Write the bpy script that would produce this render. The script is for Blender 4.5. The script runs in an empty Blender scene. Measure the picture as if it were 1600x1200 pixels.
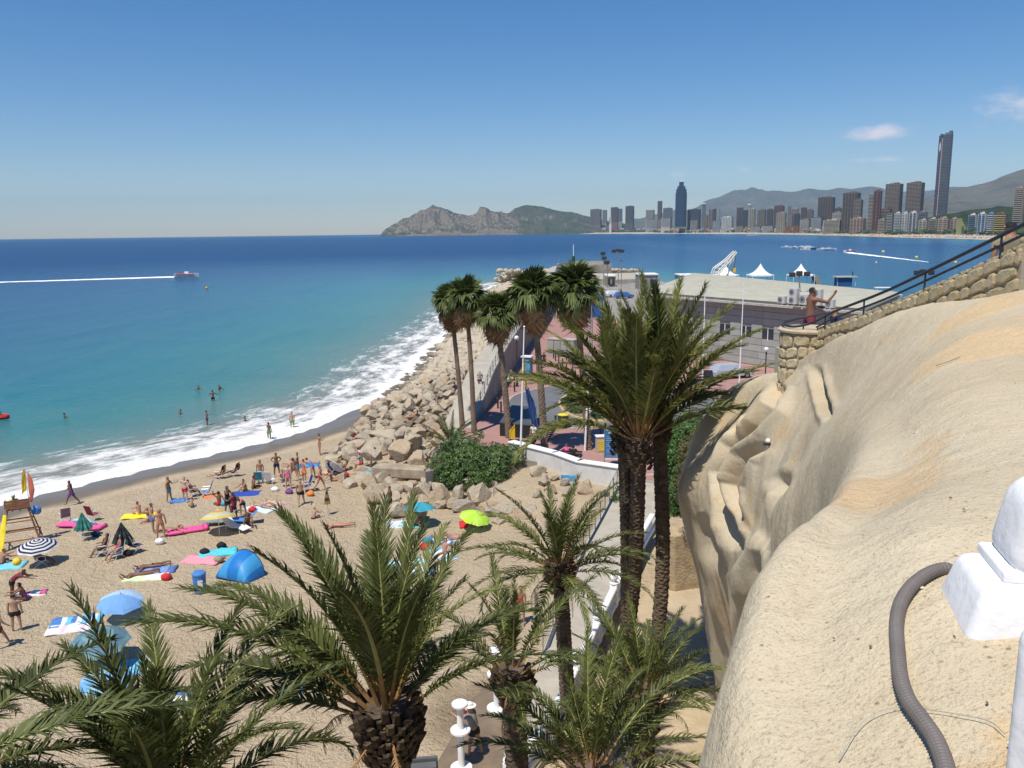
import bpy, bmesh, math, random
import numpy as np
from mathutils import Vector, Matrix, Euler
random.seed(7)
R = math.radians
SC = bpy.context.scene
COL = SC.collection
# ---------------------------------------------------------------- camera
CAMZ = 17.5
FPX = 1294.0
cam = bpy.data.cameras.new('camera')
cam.sensor_width = 36.0
cam.lens = FPX / 1600 * 36
cam.clip_start = 0.1
cam.clip_end = 60000
camo = bpy.data.objects.new('camera', cam)
COL.objects.link(camo)
CM = Matrix.Rotation(R(90 - 10.4), 3, 'X') @ Matrix.Rotation(R(-0.7), 3, 'Z')
camo.matrix_world = Matrix.Translation((0, 0, CAMZ)) @ CM.to_4x4()
SC.camera = camo
# ---------------------------------------------------------------- sky, sun, exposure
SUN_EL, SUN_ROT = 64.0, 214.0
world = bpy.data.worlds.new('World')
SC.world = world
world.use_nodes = True
wn, wl = world.node_tree.nodes, world.node_tree.links
wn.clear()
wout = wn.new('ShaderNodeOutputWorld')
wbg = wn.new('ShaderNodeBackground')
sky = wn.new('ShaderNodeTexSky')
sky.sky_type = 'NISHITA'
sky.sun_disc = False
sky.sun_elevation = R(SUN_EL)
sky.sun_rotation = R(SUN_ROT)
sky.altitude = 0
sky.air_density = 1.0
sky.dust_density = 0.15
sky.ozone_density = 3.0
wbg.inputs['Strength'].default_value = 0.097
# small fair-weather clouds low over the mountains, as directions on the sky
def cloud_nodes():
    tc = wn.new('ShaderNodeTexCoord')
    nz = wn.new('ShaderNodeTexNoise'); nz.inputs['Scale'].default_value = 26; nz.inputs['Detail'].default_value = 6
    nz.inputs['Roughness'].default_value = 0.62
    mp = wn.new('ShaderNodeMapping'); mp.inputs['Scale'].default_value = (1, 1, 2.6)
    wl.new(tc.outputs['Generated'], mp.inputs['Vector']); wl.new(mp.outputs['Vector'], nz.inputs['Vector'])
    acc = None
    for az, el, wa, we, amp in CLOUDS:
        d = Vector((math.sin(R(az)) * math.cos(R(el)), math.cos(R(az)) * math.cos(R(el)), math.sin(R(el))))
        side = Vector((d.y, -d.x, 0)).normalized(); up = side.cross(d)
        sub = wn.new('ShaderNodeVectorMath'); sub.operation = 'SUBTRACT'; sub.inputs[1].default_value = d
        wl.new(tc.outputs['Generated'], sub.inputs[0])
        a = wn.new('ShaderNodeVectorMath'); a.operation = 'DOT_PRODUCT'; a.inputs[1].default_value = side / math.radians(wa)
        b = wn.new('ShaderNodeVectorMath'); b.operation = 'DOT_PRODUCT'; b.inputs[1].default_value = up / math.radians(we)
        wl.new(sub.outputs[0], a.inputs[0]); wl.new(sub.outputs[0], b.inputs[0])
        c = wn.new('ShaderNodeCombineXYZ'); wl.new(a.outputs['Value'], c.inputs[0]); wl.new(b.outputs['Value'], c.inputs[1])
        ln = wn.new('ShaderNodeVectorMath'); ln.operation = 'LENGTH'; wl.new(c.outputs[0], ln.inputs[0])
        mr = wn.new('ShaderNodeMapRange'); mr.inputs['From Min'].default_value = 1.0; mr.inputs['From Max'].default_value = 0.0
        mr.inputs['To Max'].default_value = amp
        wl.new(ln.outputs['Value'], mr.inputs['Value'])
        if acc is None: acc = mr.outputs[0]
        else:
            m = wn.new('ShaderNodeMath'); m.operation = 'MAXIMUM'; wl.new(acc, m.inputs[0]); wl.new(mr.outputs[0], m.inputs[1]); acc = m.outputs[0]
    ad = wn.new('ShaderNodeMath'); ad.operation = 'MULTIPLY_ADD'
    ad.inputs[1].default_value = 2.2; ad.inputs[2].default_value = -1.1
    wl.new(nz.outputs['Fac'], ad.inputs[0])
    s = wn.new('ShaderNodeMath'); s.operation = 'ADD'; wl.new(acc, s.inputs[0]); wl.new(ad.outputs[0], s.inputs[1])
    cl = wn.new('ShaderNodeMapRange'); cl.inputs['From Min'].default_value = 0.05; cl.inputs['From Max'].default_value = 1.25
    cl.interpolation_type = 'SMOOTHSTEP'; wl.new(s.outputs[0], cl.inputs['Value'])
    gate = wn.new('ShaderNodeMath'); gate.operation = 'GREATER_THAN'; gate.inputs[1].default_value = 0.001; wl.new(acc, gate.inputs[0])
    g2 = wn.new('ShaderNodeMapRange'); g2.inputs['From Max'].default_value = 0.35; wl.new(acc, g2.inputs['Value'])
    mu = wn.new('ShaderNodeMath'); mu.operation = 'MULTIPLY'; wl.new(cl.outputs[0], mu.inputs[0]); wl.new(g2.outputs[0], mu.inputs[1])
    return mu.outputs[0]
# azimuth, elevation, half width, half height (degrees), strength
CLOUDS = [(23.4, 5.7, 3.0, .75, .85), (31.3, 6.6, 4.4, 1.4, 1.0), (29.0, 6.0, 1.6, .6, .5), (22.0, 4.1, 1.5, .4, .55),
          (24.0, 4.1, 1.5, .4, .55), (15.5, 3.8, .9, .35, .6), (20.4, 3.8, .9, .35, .5), (11.3, 3.7, 1.0, .4, .5), (10.2, 4.0, .9, .4, .5), (3.0, 2.3, .7, .35, .4), (8.4, 3.5, .8, .35, .4)]
hs = wn.new('ShaderNodeHueSaturation'); hs.inputs['Saturation'].default_value = 1.34; hs.inputs['Value'].default_value = 1.0
wl.new(sky.outputs[0], hs.inputs['Color'])
mixc = wn.new('ShaderNodeMixRGB'); mixc.inputs['Color2'].default_value = (8.2, 8.0, 7.9, 1)
wl.new(cloud_nodes(), mixc.inputs['Fac']); wl.new(hs.outputs[0], mixc.inputs['Color1'])
tint = wn.new('ShaderNodeMixRGB'); tint.blend_type = 'MULTIPLY'; tint.inputs['Fac'].default_value = 1; tint.inputs['Color2'].default_value = (.95, .93, 1.03, 1)
wl.new(mixc.outputs[0], tint.inputs['Color1']); wl.new(tint.outputs[0], wbg.inputs['Color']); wl.new(wbg.outputs[0], wout.inputs['Surface'])
sun = bpy.data.lights.new('sun', 'SUN')
sun.energy = 4.8; sun.angle = R(0.53); sun.color = (1, .95, .87)
suno = bpy.data.objects.new('sun', sun); COL.objects.link(suno)
SUND = Vector((math.sin(R(SUN_ROT)) * math.cos(R(SUN_EL)), math.cos(R(SUN_ROT)) * math.cos(R(SUN_EL)), math.sin(R(SUN_EL))))
suno.rotation_euler = SUND.to_track_quat('Z', 'Y').to_euler()
suno.location = (0, 0, 60)
SC.view_settings.view_transform = 'Standard'
SC.view_settings.look = 'None'
SC.view_settings.exposure = 0.12
SC.view_settings.gamma = 1.0
SC.view_settings.use_curve_mapping = False
SC.cycles.max_bounces = 5
SC.cycles.volume_bounces = 0
SC.cycles.transparent_max_bounces = 6

# ---------------------------------------------------------------- helpers
def ray(px, py): return CM @ Vector((px - 800, 600 - py, -FPX))
def P(px, py, z=0.0):
    """where the ground at height z is seen in direction (px, py)"""
    d = ray(px, py); return Vector((0, 0, CAMZ)) + d * ((z - CAMZ) / d.z)
def PD(px, py, Y):
    d = ray(px, py); return Vector((0, 0, CAMZ)) + d * (Y / d.y)
def tag(o, label=None, cat=None, group=None, kind=None):
    if label: o['label'] = label
    if cat: o['category'] = cat
    if group: o['group'] = group
    if kind: o['kind'] = kind
    return o
def link(name, me, parent=None, loc=(0, 0, 0), rot=(0, 0, 0), scl=(1, 1, 1)):
    o = bpy.data.objects.new(name, me); COL.objects.link(o)
    if parent is not None: o.parent = parent
    o.location = loc; o.rotation_euler = rot; o.scale = scl
    return o
def empty(name, loc=(0, 0, 0), rz=0, label=None, cat=None, group=None):
    o = link(name, None, None, loc, (0, 0, rz)); o.empty_display_size = .3
    return tag(o, label, cat, group)
KIDS = {}
def copy_tree(o, loc=None, rot=None, label=None, parent=None, scl=None):
    c = o.copy(); COL.objects.link(c)
    if parent is not None: c.parent = parent
    if loc is not None: c.location = loc
    if rot is not None: c.rotation_euler = rot
    if scl is not None: c.scale = scl
    if label: c['label'] = label
    for k in KIDS.get(o.name) or list(o.children): copy_tree(k, parent=c)
    return c
# vectorised value noise
def _h(ix, iy, iz, s):
    n = (ix.astype(np.int64) * 374761393 + iy.astype(np.int64) * 668265263 + iz.astype(np.int64) * 2147483647 + s * 974634777) & 0xffffffff
    n = ((n ^ (n >> 13)) * 1274126177) & 0xffffffff
    n = ((n ^ (n >> 16)) * 2246822519) & 0xffffffff
    return ((n ^ (n >> 15)) & 0xffffff) / float(0xffffff)
def vnoise(x, y, z=0.0, s=0):
    x, y, z = np.broadcast_arrays(np.asarray(x, float), np.asarray(y, float), np.asarray(z, float))
    ix, iy, iz = np.floor(x), np.floor(y), np.floor(z)
    fx, fy, fz = x - ix, y - iy, z - iz
    fx, fy, fz = [t * t * t * (t * (t * 6 - 15) + 10) for t in (fx, fy, fz)]
    r = 0
    for a in (0, 1):
        for b in (0, 1):
            for c in (0, 1):
                w = (fx if a else 1 - fx) * (fy if b else 1 - fy) * (fz if c else 1 - fz)
                r = r + w * _h(ix + a, iy + b, iz + c, s)
    return r * 2 - 1
def fbm(x, y, z=0.0, o=4, s=0, g=.5):
    r = 0; a = 1; n = 0
    for i in range(o):
        r = r + a * vnoise(x * 2 ** i, y * 2 ** i, np.asarray(z) * 2 ** i, s + i); n += a; a *= g
    return r / n
def ridged(x, y, z=0.0, o=4, s=0):
    r = 0; a = 1; n = 0
    for i in range(o):
        r = r + a * (1 - np.abs(vnoise(x * 2 ** i, y * 2 ** i, np.asarray(z) * 2 ** i, s + i)) * 2); n += a; a *= .5
    return r / n
MATS = {}
def mat(name, col, rough=.8, var=.18, scale=2.0, bump=.0, bscale=18.0, metal=0.0, col2=None, spec=.35, vor=False, trans=0, objrand=0, detail=5, bdist=.02):
    """procedural material: two close tones broken up by noise, with optional fine relief"""
    if name in MATS: return MATS[name]
    m = bpy.data.materials.new(name); m.use_nodes = True
    n, l = m.node_tree.nodes, m.node_tree.links
    b = n['Principled BSDF']
    b.inputs['Roughness'].default_value = rough; b.inputs['Metallic'].default_value = metal
    b.inputs['Specular IOR Level'].default_value = spec
    tc = n.new('ShaderNodeTexCoord')
    nz = n.new('ShaderNodeTexNoise'); nz.inputs['Scale'].default_value = scale; nz.inputs['Detail'].default_value = detail
    nz.inputs['Roughness'].default_value = .6
    l.new(tc.outputs['Object'], nz.inputs['Vector'])
    cr = n.new('ShaderNodeValToRGB')
    c2 = col2 or tuple(min(1, c * (1 + var)) for c in col)
    c1 = tuple(c * (1 - var) for c in col)
    cr.color_ramp.elements[0].position = .32; cr.color_ramp.elements[0].color = (*c1, 1)
    cr.color_ramp.elements[1].position = .68; cr.color_ramp.elements[1].color = (*c2, 1)
    l.new(nz.outputs['Fac'], cr.inputs['Fac'])
    src = cr.outputs['Color']
    if objrand:
        oi = n.new('ShaderNodeObjectInfo'); hv = n.new('ShaderNodeHueSaturation')
        mr = n.new('ShaderNodeMapRange'); mr.inputs['To Min'].default_value = 1 - objrand; mr.inputs['To Max'].default_value = 1 + objrand
        l.new(oi.outputs['Random'], mr.inputs['Value']); l.new(mr.outputs[0], hv.inputs['Value']); l.new(src, hv.inputs['Color'])
        src = hv.outputs['Color']
    l.new(src, b.inputs['Base Color'])
    if bump:
        bn = n.new('ShaderNodeTexVoronoi' if vor else 'ShaderNodeTexNoise'); bn.inputs['Scale'].default_value = bscale
        if not vor: bn.inputs['Detail'].default_value = 5
        bp = n.new('ShaderNodeBump'); bp.inputs['Strength'].default_value = bump; bp.inputs['Distance'].default_value = bdist
        l.new(tc.outputs['Object'], bn.inputs['Vector']); l.new(bn.outputs[0], bp.inputs['Height'])
        l.new(bp.outputs['Normal'], b.inputs['Normal'])
    if trans:
        b.inputs['Subsurface Weight'].default_value = 0
        tr = n.new('ShaderNodeBsdfTranslucent'); mx = n.new('ShaderNodeMixShader'); mx.inputs[0].default_value = trans
        l.new(src, tr.inputs['Color']); l.new(b.outputs[0], mx.inputs[1]); l.new(tr.outputs[0], mx.inputs[2])
        l.new(mx.outputs[0], n['Material Output'].inputs['Surface'])
    MATS[name] = m
    return m
class MB:
    """collects shapes and links them as ONE mesh object"""
    def __init__(s): s.v = []; s.f = []; s.m = []
    def add(s, vs, fs, mi=0, M=None):
        o = len(s.v)
        if M is not None: vs = [M @ Vector(v) for v in vs]
        s.v += [tuple(v) for v in vs]; s.f += [tuple(i + o for i in f) for f in fs]
        s.m += [mi] * len(fs) if isinstance(mi, int) else list(mi)
        return s
    def box(s, c, d, mi=0, rz=0, M=None, taper=1.0):
        x, y, z = d[0] / 2, d[1] / 2, d[2] / 2; t = taper
        vs = [(-x, -y, -z), (x, -y, -z), (x, y, -z), (-x, y, -z), (-x * t, -y * t, z), (x * t, -y * t, z), (x * t, y * t, z), (-x * t, y * t, z)]
        A = Matrix.Translation(c) @ Matrix.Rotation(rz, 4, 'Z')
        if M is not None: A = M @ A
        return s.add(vs, [(3, 2, 1, 0), (4, 5, 6, 7), (0, 1, 5, 4), (1, 2, 6, 5), (2, 3, 7, 6), (3, 0, 4, 7)], mi, A)
    def cbox(s, c, d, b, mi=0, rz=0, M=None):
        """box with all edges chamfered by b"""
        x, y, z = d[0] / 2, d[1] / 2, d[2] / 2
        vs = []; idx = {}
        for sx in (-1, 1):
            for sy in (-1, 1):
                for sz in (-1, 1):
                    for k, p in enumerate(((sx * x, sy * (y - b), sz * (z - b)), (sx * (x - b), sy * y, sz * (z - b)), (sx * (x - b), sy * (y - b), sz * z))):
                        idx[(sx, sy, sz, k)] = len(vs); vs.append(p)
        fs = []
        for sg in (-1, 1):
            fs.append(tuple(idx[q] for q in ((sg, -1, -1, 0), (sg, 1, -1, 0), (sg, 1, 1, 0), (sg, -1, 1, 0))))
            fs.append(tuple(idx[q] for q in ((-1, sg, -1, 1), (1, sg, -1, 1), (1, sg, 1, 1), (-1, sg, 1, 1))))
            fs.append(tuple(idx[q] for q in ((-1, -1, sg, 2), (1, -1, sg, 2), (1, 1, sg, 2), (-1, 1, sg, 2))))
        for a in (-1, 1):
            for c2 in (-1, 1):
                fs.append((idx[(a, c2, -1, 0)], idx[(a, c2, 1, 0)], idx[(a, c2, 1, 1)], idx[(a, c2, -1, 1)]))
                fs.append((idx[(a, -1, c2, 0)], idx[(a, 1, c2, 0)], idx[(a, 1, c2, 2)], idx[(a, -1, c2, 2)]))
                fs.append((idx[(-1, a, c2, 1)], idx[(1, a, c2, 1)], idx[(1, a, c2, 2)], idx[(-1, a, c2, 2)]))
                for e in (-1, 1): fs.append((idx[(a, c2, e, 0)], idx[(a, c2, e, 1)], idx[(a, c2, e, 2)]))
        A = Matrix.Translation(c) @ Matrix.Rotation(rz, 4, 'Z')
        if M is not None: A = M @ A
        return s.add(vs, fs, mi, A)
    def tube(s, pts, rad, seg=8, mi=0, cap=True, M=None, jit=None, sy=1.0):
        pts = [Vector(p) for p in pts]
        if not isinstance(rad, (list, tuple)): rad = [rad] * len(pts)
        vs = []; up = Vector((0, 0, 1)); N = None
        for i, p in enumerate(pts):
            t = (pts[min(i + 1, len(pts) - 1)] - pts[max(i - 1, 0)])
            t = t.normalized() if t.length > 1e-9 else up
            if N is None: N = t.cross(up) if abs(t.z) < .95 else t.cross(Vector((0, 1, 0)))
            N = (N - t * N.dot(t)).normalized(); B = t.cross(N)
            for k in range(seg):
                a = 2 * math.pi * k / seg; r = rad[i] * (jit(i, k) if jit else 1)
                vs.append(p + N * (math.cos(a) * r) + B * (math.sin(a) * r * sy))
        fs = [(i * seg + k, i * seg + (k + 1) % seg, (i + 1) * seg + (k + 1) % seg, (i + 1) * seg + k) for i in range(len(pts) - 1) for k in range(seg)]
        if cap:
            fs.append(tuple(range(seg))[::-1]); fs.append(tuple(range((len(pts) - 1) * seg, len(pts) * seg)))
        return s.add(vs, fs, mi, M)
    def lathe(s, prof, seg=16, c=(0, 0, 0), mi=0, M=None):
        return s.tube([(c[0], c[1], c[2] + z) for r, z in prof], [max(r, 1e-4) for r, z in prof], seg, mi, True, M)
    def prism(s, poly, z0, z1, mi=0, M=None):
        n = len(poly)
        a = sum(poly[i][0] * poly[(i + 1) % n][1] - poly[(i + 1) % n][0] * poly[i][1] for i in range(n))
        if a < 0: poly = poly[::-1]
        z0f = z0 if callable(z0) else (lambda x, y: z0); z1f = z1 if callable(z1) else (lambda x, y: z1)
        vs = [(x, y, z0f(x, y)) for x, y in poly] + [(x, y, z1f(x, y)) for x, y in poly]
        fs = [tuple(range(n))[::-1], tuple(range(n, 2 * n))] + [(i, (i + 1) % n, n + (i + 1) % n, n + i) for i in range(n)]
        return s.add(vs, fs, mi, M)
    def ico(s, c, r, mi=0, sub=1, jit=.15, seed=0):
        t = ICO[sub]; rnd = random.Random(seed)
        sx, sy, sz = (r, r, r) if not isinstance(r, (tuple, list)) else r
        return s.add([(c[0] + v[0] * sx * (1 + rnd.uniform(-jit, jit)), c[1] + v[1] * sy * (1 + rnd.uniform(-jit, jit)), c[2] + v[2] * sz * (1 + rnd.uniform(-jit, jit))) for v in t[0]], t[1], mi)
    def mesh(s, name, mats, smooth=False):
        me = bpy.data.meshes.new(name); me.from_pydata(s.v, [], s.f)
        if not isinstance(mats, (list, tuple)): mats = [mats]
        for m in mats: me.materials.append(m)
        if len(mats) > 1: me.polygons.foreach_set('material_index', s.m)
        if smooth: me.polygons.foreach_set('use_smooth', [True] * len(s.f))
        me.update(); return me
    def build(s, name, mats, parent=None, loc=(0, 0, 0), rot=(0, 0, 0), smooth=False, scl=(1, 1, 1)):
        return link(name, s.mesh(name, mats, smooth), parent, loc, rot, scl)
def _ico(sub):
    bm = bmesh.new(); bmesh.ops.create_icosphere(bm, subdivisions=sub, radius=1)
    r = ([tuple(v.co) for v in bm.verts], [tuple(v.index for v in f.verts) for f in bm.faces]); bm.free(); return r
ICO = {i: _ico(i) for i in (1, 2, 3)}
def grid_mesh(name, X, Y, Z, mats, smooth=True, uv=None, attrs=None):
    """mesh from 2-D arrays"""
    n, m = X.shape
    me = bpy.data.meshes.new(name)
    co = np.stack([X, Y, Z], -1).reshape(-1, 3).astype(np.float32)
    i = np.arange(n * m).reshape(n, m)
    q = np.stack([i[:-1, :-1], i[:-1, 1:], i[1:, 1:], i[1:, :-1]], -1).reshape(-1, 4)
    me.vertices.add(n * m); me.vertices.foreach_set('co', co.ravel())
    me.loops.add(q.size); me.loops.foreach_set('vertex_index', q.ravel().astype(np.int32))
    me.polygons.add(len(q)); me.polygons.foreach_set('loop_start', np.arange(0, q.size, 4, dtype=np.int32))
    me.polygons.foreach_set('loop_total', np.full(len(q), 4, dtype=np.int32))
    me.update(calc_edges=True); me.validate()
    if not isinstance(mats, (list, tuple)): mats = [mats]
    for mm in mats: me.materials.append(mm)
    if smooth: me.polygons.foreach_set('use_smooth', [True] * len(me.polygons))
    for k, a in (attrs or {}).items():
        at = me.attributes.new(k, 'FLOAT', 'POINT'); at.data.foreach_set('value', a.ravel().astype(np.float32))
    return me
def seg_dist(x, y, poly):
    """unsigned distance, side sign, arc length of nearest point on a polyline"""
    best = np.full(x.shape, 1e18); sg = np.zeros(x.shape); al = np.zeros(x.shape); acc = 0
    for (x0, y0), (x1, y1) in zip(poly[:-1], poly[1:]):
        dx, dy = x1 - x0, y1 - y0; L = math.hypot(dx, dy)
        t = np.clip(((x - x0) * dx + (y - y0) * dy) / L ** 2, 0, 1)
        d = np.hypot(x - x0 - t * dx, y - y0 - t * dy)
        s = np.sign((x - x0) * dy - (y - y0) * dx)
        b = d < best - 1e-9
        best = np.where(b, d, best); sg = np.where(b, s, sg); al = np.where(b, acc + t * L, al); acc += L
    return best, sg, al
def smooth_poly(pts, k=6):
    """Catmull-Rom through 2-D or 3-D points"""
    pts = [np.array(p, float) for p in pts]; q = [2 * pts[0] - pts[1]] + pts + [2 * pts[-1] - pts[-2]]; out = []
    for i in range(1, len(q) - 2):
        for j in range(k):
            t = j / k
            out.append(.5 * (2 * q[i] + (q[i + 1] - q[i - 1]) * t + (2 * q[i - 1] - 5 * q[i] + 4 * q[i + 1] - q[i + 2]) * t * t + (3 * q[i] - 3 * q[i + 1] + q[i + 2] - q[i - 1]) * t ** 3))
    out.append(pts[-1]); return out
def in_poly(x, y, poly):
    r = np.zeros(np.shape(x), bool); n = len(poly)
    for i in range(n):
        x0, y0 = poly[i]; x1, y1 = poly[(i + 1) % n]
        if y0 == y1: continue
        c = ((y0 > y) != (y1 > y)) & (x < (x1 - x0) * (y - y0) / (y1 - y0) + x0); r ^= c
    return r
# ---------------------------------------------------------------- node shorthand for the bigger materials
class NT:
    def __init__(s, name):
        s.m = bpy.data.materials.new(name); s.m.use_nodes = True
        s.n, s.l = s.m.node_tree.nodes, s.m.node_tree.links; s.b = s.n['Principled BSDF']
        s.b.inputs['Specular IOR Level'].default_value = .3
    def new(s, t, ins=None, **kw):
        x = s.n.new('ShaderNode' + t)
        for k, v in kw.items(): setattr(x, k, v)
        for k, v in (ins or {}).items(): s.put(x, k, v)
        return x
    def put(s, x, k, v):
        if hasattr(v, 'outputs'): v = v.outputs[0]
        if isinstance(v, bpy.types.NodeSocket): s.l.new(v, x.inputs[k])
        else: x.inputs[k].default_value = v
    def math(s, op, a, b=0.0, c=0.0):
        return s.new('Math', {0: a, 1: b, 2: c}, operation=op).outputs[0]
    def noise(s, vec, sc, det=4, ro=.55): return s.new('TexNoise', {'Vector': vec, 'Scale': sc, 'Detail': det, 'Roughness': ro}).outputs[0]
    def ramp(s, fac, stops):
        x = s.n.new('ShaderNodeValToRGB'); e = x.color_ramp.elements
        for i, (p, c) in enumerate(stops):
            el = e[i] if i < 2 else e.new(p)
            el.position = p; el.color = (*c, 1) if isinstance(c, tuple) else (c, c, c, 1)
        s.l.new(fac, x.inputs[0]); return x.outputs[0]
    def mix(s, f, a, b):
        x = s.n.new('ShaderNodeMixRGB')
        for k, v in ((0, f), (1, a), (2, b)):
            if isinstance(v, tuple): x.inputs[k].default_value = (*v, 1)
            elif isinstance(v, (int, float)): x.inputs[k].default_value = v
            else: s.l.new(v, x.inputs[k])
        return x.outputs[0]
    def mr(s, v, a, b, c=0.0, d=1.0, smooth=False):
        x = s.new('MapRange', {'Value': v, 'From Min': a, 'From Max': b, 'To Min': c, 'To Max': d})
        if smooth: x.interpolation_type = 'SMOOTHSTEP'
        return x.outputs[0]
    def scale(s, vec, v):
        return s.new('Mapping', {'Vector': vec, 'Scale': v}).outputs[0]

# ---------------------------------------------------------------- shorelines (world metres, x right, y away)
SHORE = [(-95, -60), (-72, -10), (-58, 14), (-45, 35.5), (-34.2, 52.8), (-32.5, 55.5), (-30.1, 58.4), (-25.6, 64), (-21.9, 68.5), (-17.9, 75.1), (-16.1, 81.5),
         (-13.6, 86.1), (-12.2, 97.4), (-12.0, 108), (-11.5, 124), (-9.8, 142), (-8.3, 168), (-8, 216), (-5, 262), (1, 292), (16, 312), (34, 306), (42, 280)]
SHORE = [tuple(p) for p in smooth_poly(SHORE, 4)]
FAR = [(-863, 5500), (-300, 5450), (200, 5500), (480, 5200), (720, 4500), (800, 3800), (850, 2800), (775, 2011), (690, 1500), (657, 1225), (622, 1077), (600, 900), (640, 700), (700, 500)]
FAR = [tuple(p) for p in smooth_poly(FAR, 6)]
def beach_z(x, y):
    d, sg, al = seg_dist(x, y, SHORE); s = d * sg
    z = np.where(s < 0, np.maximum(s * .07, -2.0), np.minimum(.075 * s, .28 + np.maximum(s - 3.7, 0) * .085))
    z = np.minimum(z, 1.2)
    z = z + np.clip((x + 4) / 8, 0, 1) * np.clip((y - 30) / 18, 0, 1) * .5 * (s > 0)
    z = z + np.clip((x + 2) / 2.5, 0, 1) * np.clip((y - 43.5) / 6.5, 0, 1) * .55 * (s > 0)
    return z, s
def GZ(x, y):
    return float(beach_z(np.array([float(x)]), np.array([float(y)]))[0][0])
def G(px, py, z0=1.2):
    """point of the beach seen at (px, py)"""
    z = z0
    for _ in range(6):
        p = P(px, py, z); z = max(GZ(p.x, p.y), 0.0)
    return P(px, py, z)

# ---------------------------------------------------------------- sea
def sea_material():
    t = NT('sea_water')
    D0 = t.new('Attribute', attribute_name='shore').outputs['Fac']
    al = t.new('Attribute', attribute_name='along').outputs['Fac']
    pos = t.new('TexCoord').outputs['Object']
    big = t.noise(pos, .035, 4)
    med = t.noise(pos, .25, 4)
    D = t.math('ADD', D0, t.math('MULTIPLY', t.math('SUBTRACT', med, .5), t.mr(D0, 0, 25, 0, 9)))
    D = t.math('ADD', D, t.math('MULTIPLY', t.math('SUBTRACT', big, .5), t.mr(D0, 10, 200, 0, 130)))
    D = t.math('MAXIMUM', D, 0.01)
    tt = t.math('DIVIDE', D, t.math('ADD', D, 60.0))
    col = t.ramp(tt, [(0, (.25, .21, .15)), (.10, (.22, .215, .165)), (.17, (.12, .215, .185)), (.27, (.045, .195, .19)), (.40, (.015, .165, .20)), (.56, (.007, .11, .185)),
                      (.70, (.005, .068, .16)), (.83, (.004, .046, .135)), (.95, (.004, .040, .125))])
    # wind streaks and cloud of darker weed patches
    st = t.noise(t.scale(pos, (.02, .09, 1)), 1.0, 5, .6)
    col = t.mix(t.mr(st, .35, .7, 0, .28), col, t.mix(.5, col, (.006, .04, .10)))
    # foam, laid out in along-shore coordinates
    cv = t.new('CombineXYZ', {0: t.math('MULTIPLY', al, .42), 1: t.math('MULTIPLY', D0, .95)}).outputs[0]
    cv2 = t.new('CombineXYZ', {0: t.math('MULTIPLY', al, .16), 1: t.math('MULTIPLY', D0, .33)}).outputs[0]
    wob = t.noise(t.new('CombineXYZ', {0: t.math('MULTIPLY', al, .11)}).outputs[0], 1.0, 4)
    DW = t.math('ADD', D0, t.math('MULTIPLY', t.math('SUBTRACT', wob, .5), 3.0))
    fn = t.math('ADD', t.math('MULTIPLY', t.noise(cv, 1.0, 8, .72), .62), t.math('MULTIPLY', t.noise(cv2, 1.0, 3), .38))
    cov = t.ramp(t.mr(DW, -2, 30), [(0, .9), (.055, .95), (.10, .78), (.145, .55), (.21, .48), (.27, .53), (.33, .44), (.42, .40), (.55, .22), (.68, .0), (.9, .0)])
    foam = t.mr(t.math('ADD', fn, t.math('SUBTRACT', cov, .5)), .40, .60, smooth=True)
    # small whitecaps far out
    wc = t.mr(t.noise(t.scale(pos, (.35, .9, 1)), 1.0, 3, .5), .765, .80)
    wc = t.math('MULTIPLY', wc, t.mr(D0, 40, 140, 0, .55))
    foam = t.math('MAXIMUM', foam, wc)
    foamt = t.mix(t.mr(t.noise(cv, 2.3, 5), .35, .65), (.66, .64, .58), (.86, .87, .86))
    cfin = t.mix(foam, col, foamt)
    t.put(t.b, 'Base Color', cfin)
    t.put(t.b, 'Roughness', t.math('ADD', t.mr(D0, 0, 400, .16, .34), t.math('MULTIPLY', foam, .5)))
    t.b.inputs['Specular IOR Level'].default_value = .22
    near = t.math('ADD', t.noise(t.scale(pos, (.9, 1.5, 1)), 1.0, 6, .62), t.math('MULTIPLY', t.noise(t.new('CombineXYZ', {0: t.math('MULTIPLY', al, .03), 1: t.math('MULTIPLY', D0, .16)}).outputs[0], 1.0, 3), 1.2))
    bp = t.new('Bump', {'Height': near, 'Strength': .8, 'Distance': .30})
    t.put(t.b, 'Normal', bp.outputs[0])
    return t.m
def sea():
    r = np.concatenate([[0.5], 14 * (16000 / 14.) ** (np.linspace(0, 1, 330))])
    a = np.radians(np.linspace(-100, 100, 420))
    Rr, A = np.meshgrid(r, a[::-1], indexing='ij')
    X = Rr * np.sin(A); Y = Rr * np.cos(A)
    X, Y = X[:, ::-1], Y[:, ::-1]
    d, sg, al = seg_dist(X, Y, SHORE); s = -d * sg
    df, sf, _ = seg_dist(X, Y, FAR)
    inh = (X > 8) & (Y < 420)
    dn = np.where(X > -8 + 0 * Y, np.where(Y > 60, np.abs(d), s), s)
    f = np.clip((X - 5) / 160, 0, 1) * np.clip(1 - (df < 0), 0, 1); q = np.minimum(dn, 75 + d * .22)
    D = np.minimum(dn * (1 - f) + q * f, 14 + df * .9)
    Z = np.where((D > 1) & (Rr < 400), .10 * np.clip(D / 12, 0, 1) * fbm(al * .05, D * .28, 0, 3, 5), 0)
    Z = Z + np.where((D > 0) & (D < 9), .16 * np.exp(-((D - 1.0 - 1.5 * vnoise(al * .11, 0 * al)) / .6) ** 2), 0)
    me = grid_mesh('sea', X, Y, Z, sea_material(), attrs={'shore': D, 'along': al})
    tag(link('sea', me), kind='structure')
sea()
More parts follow.
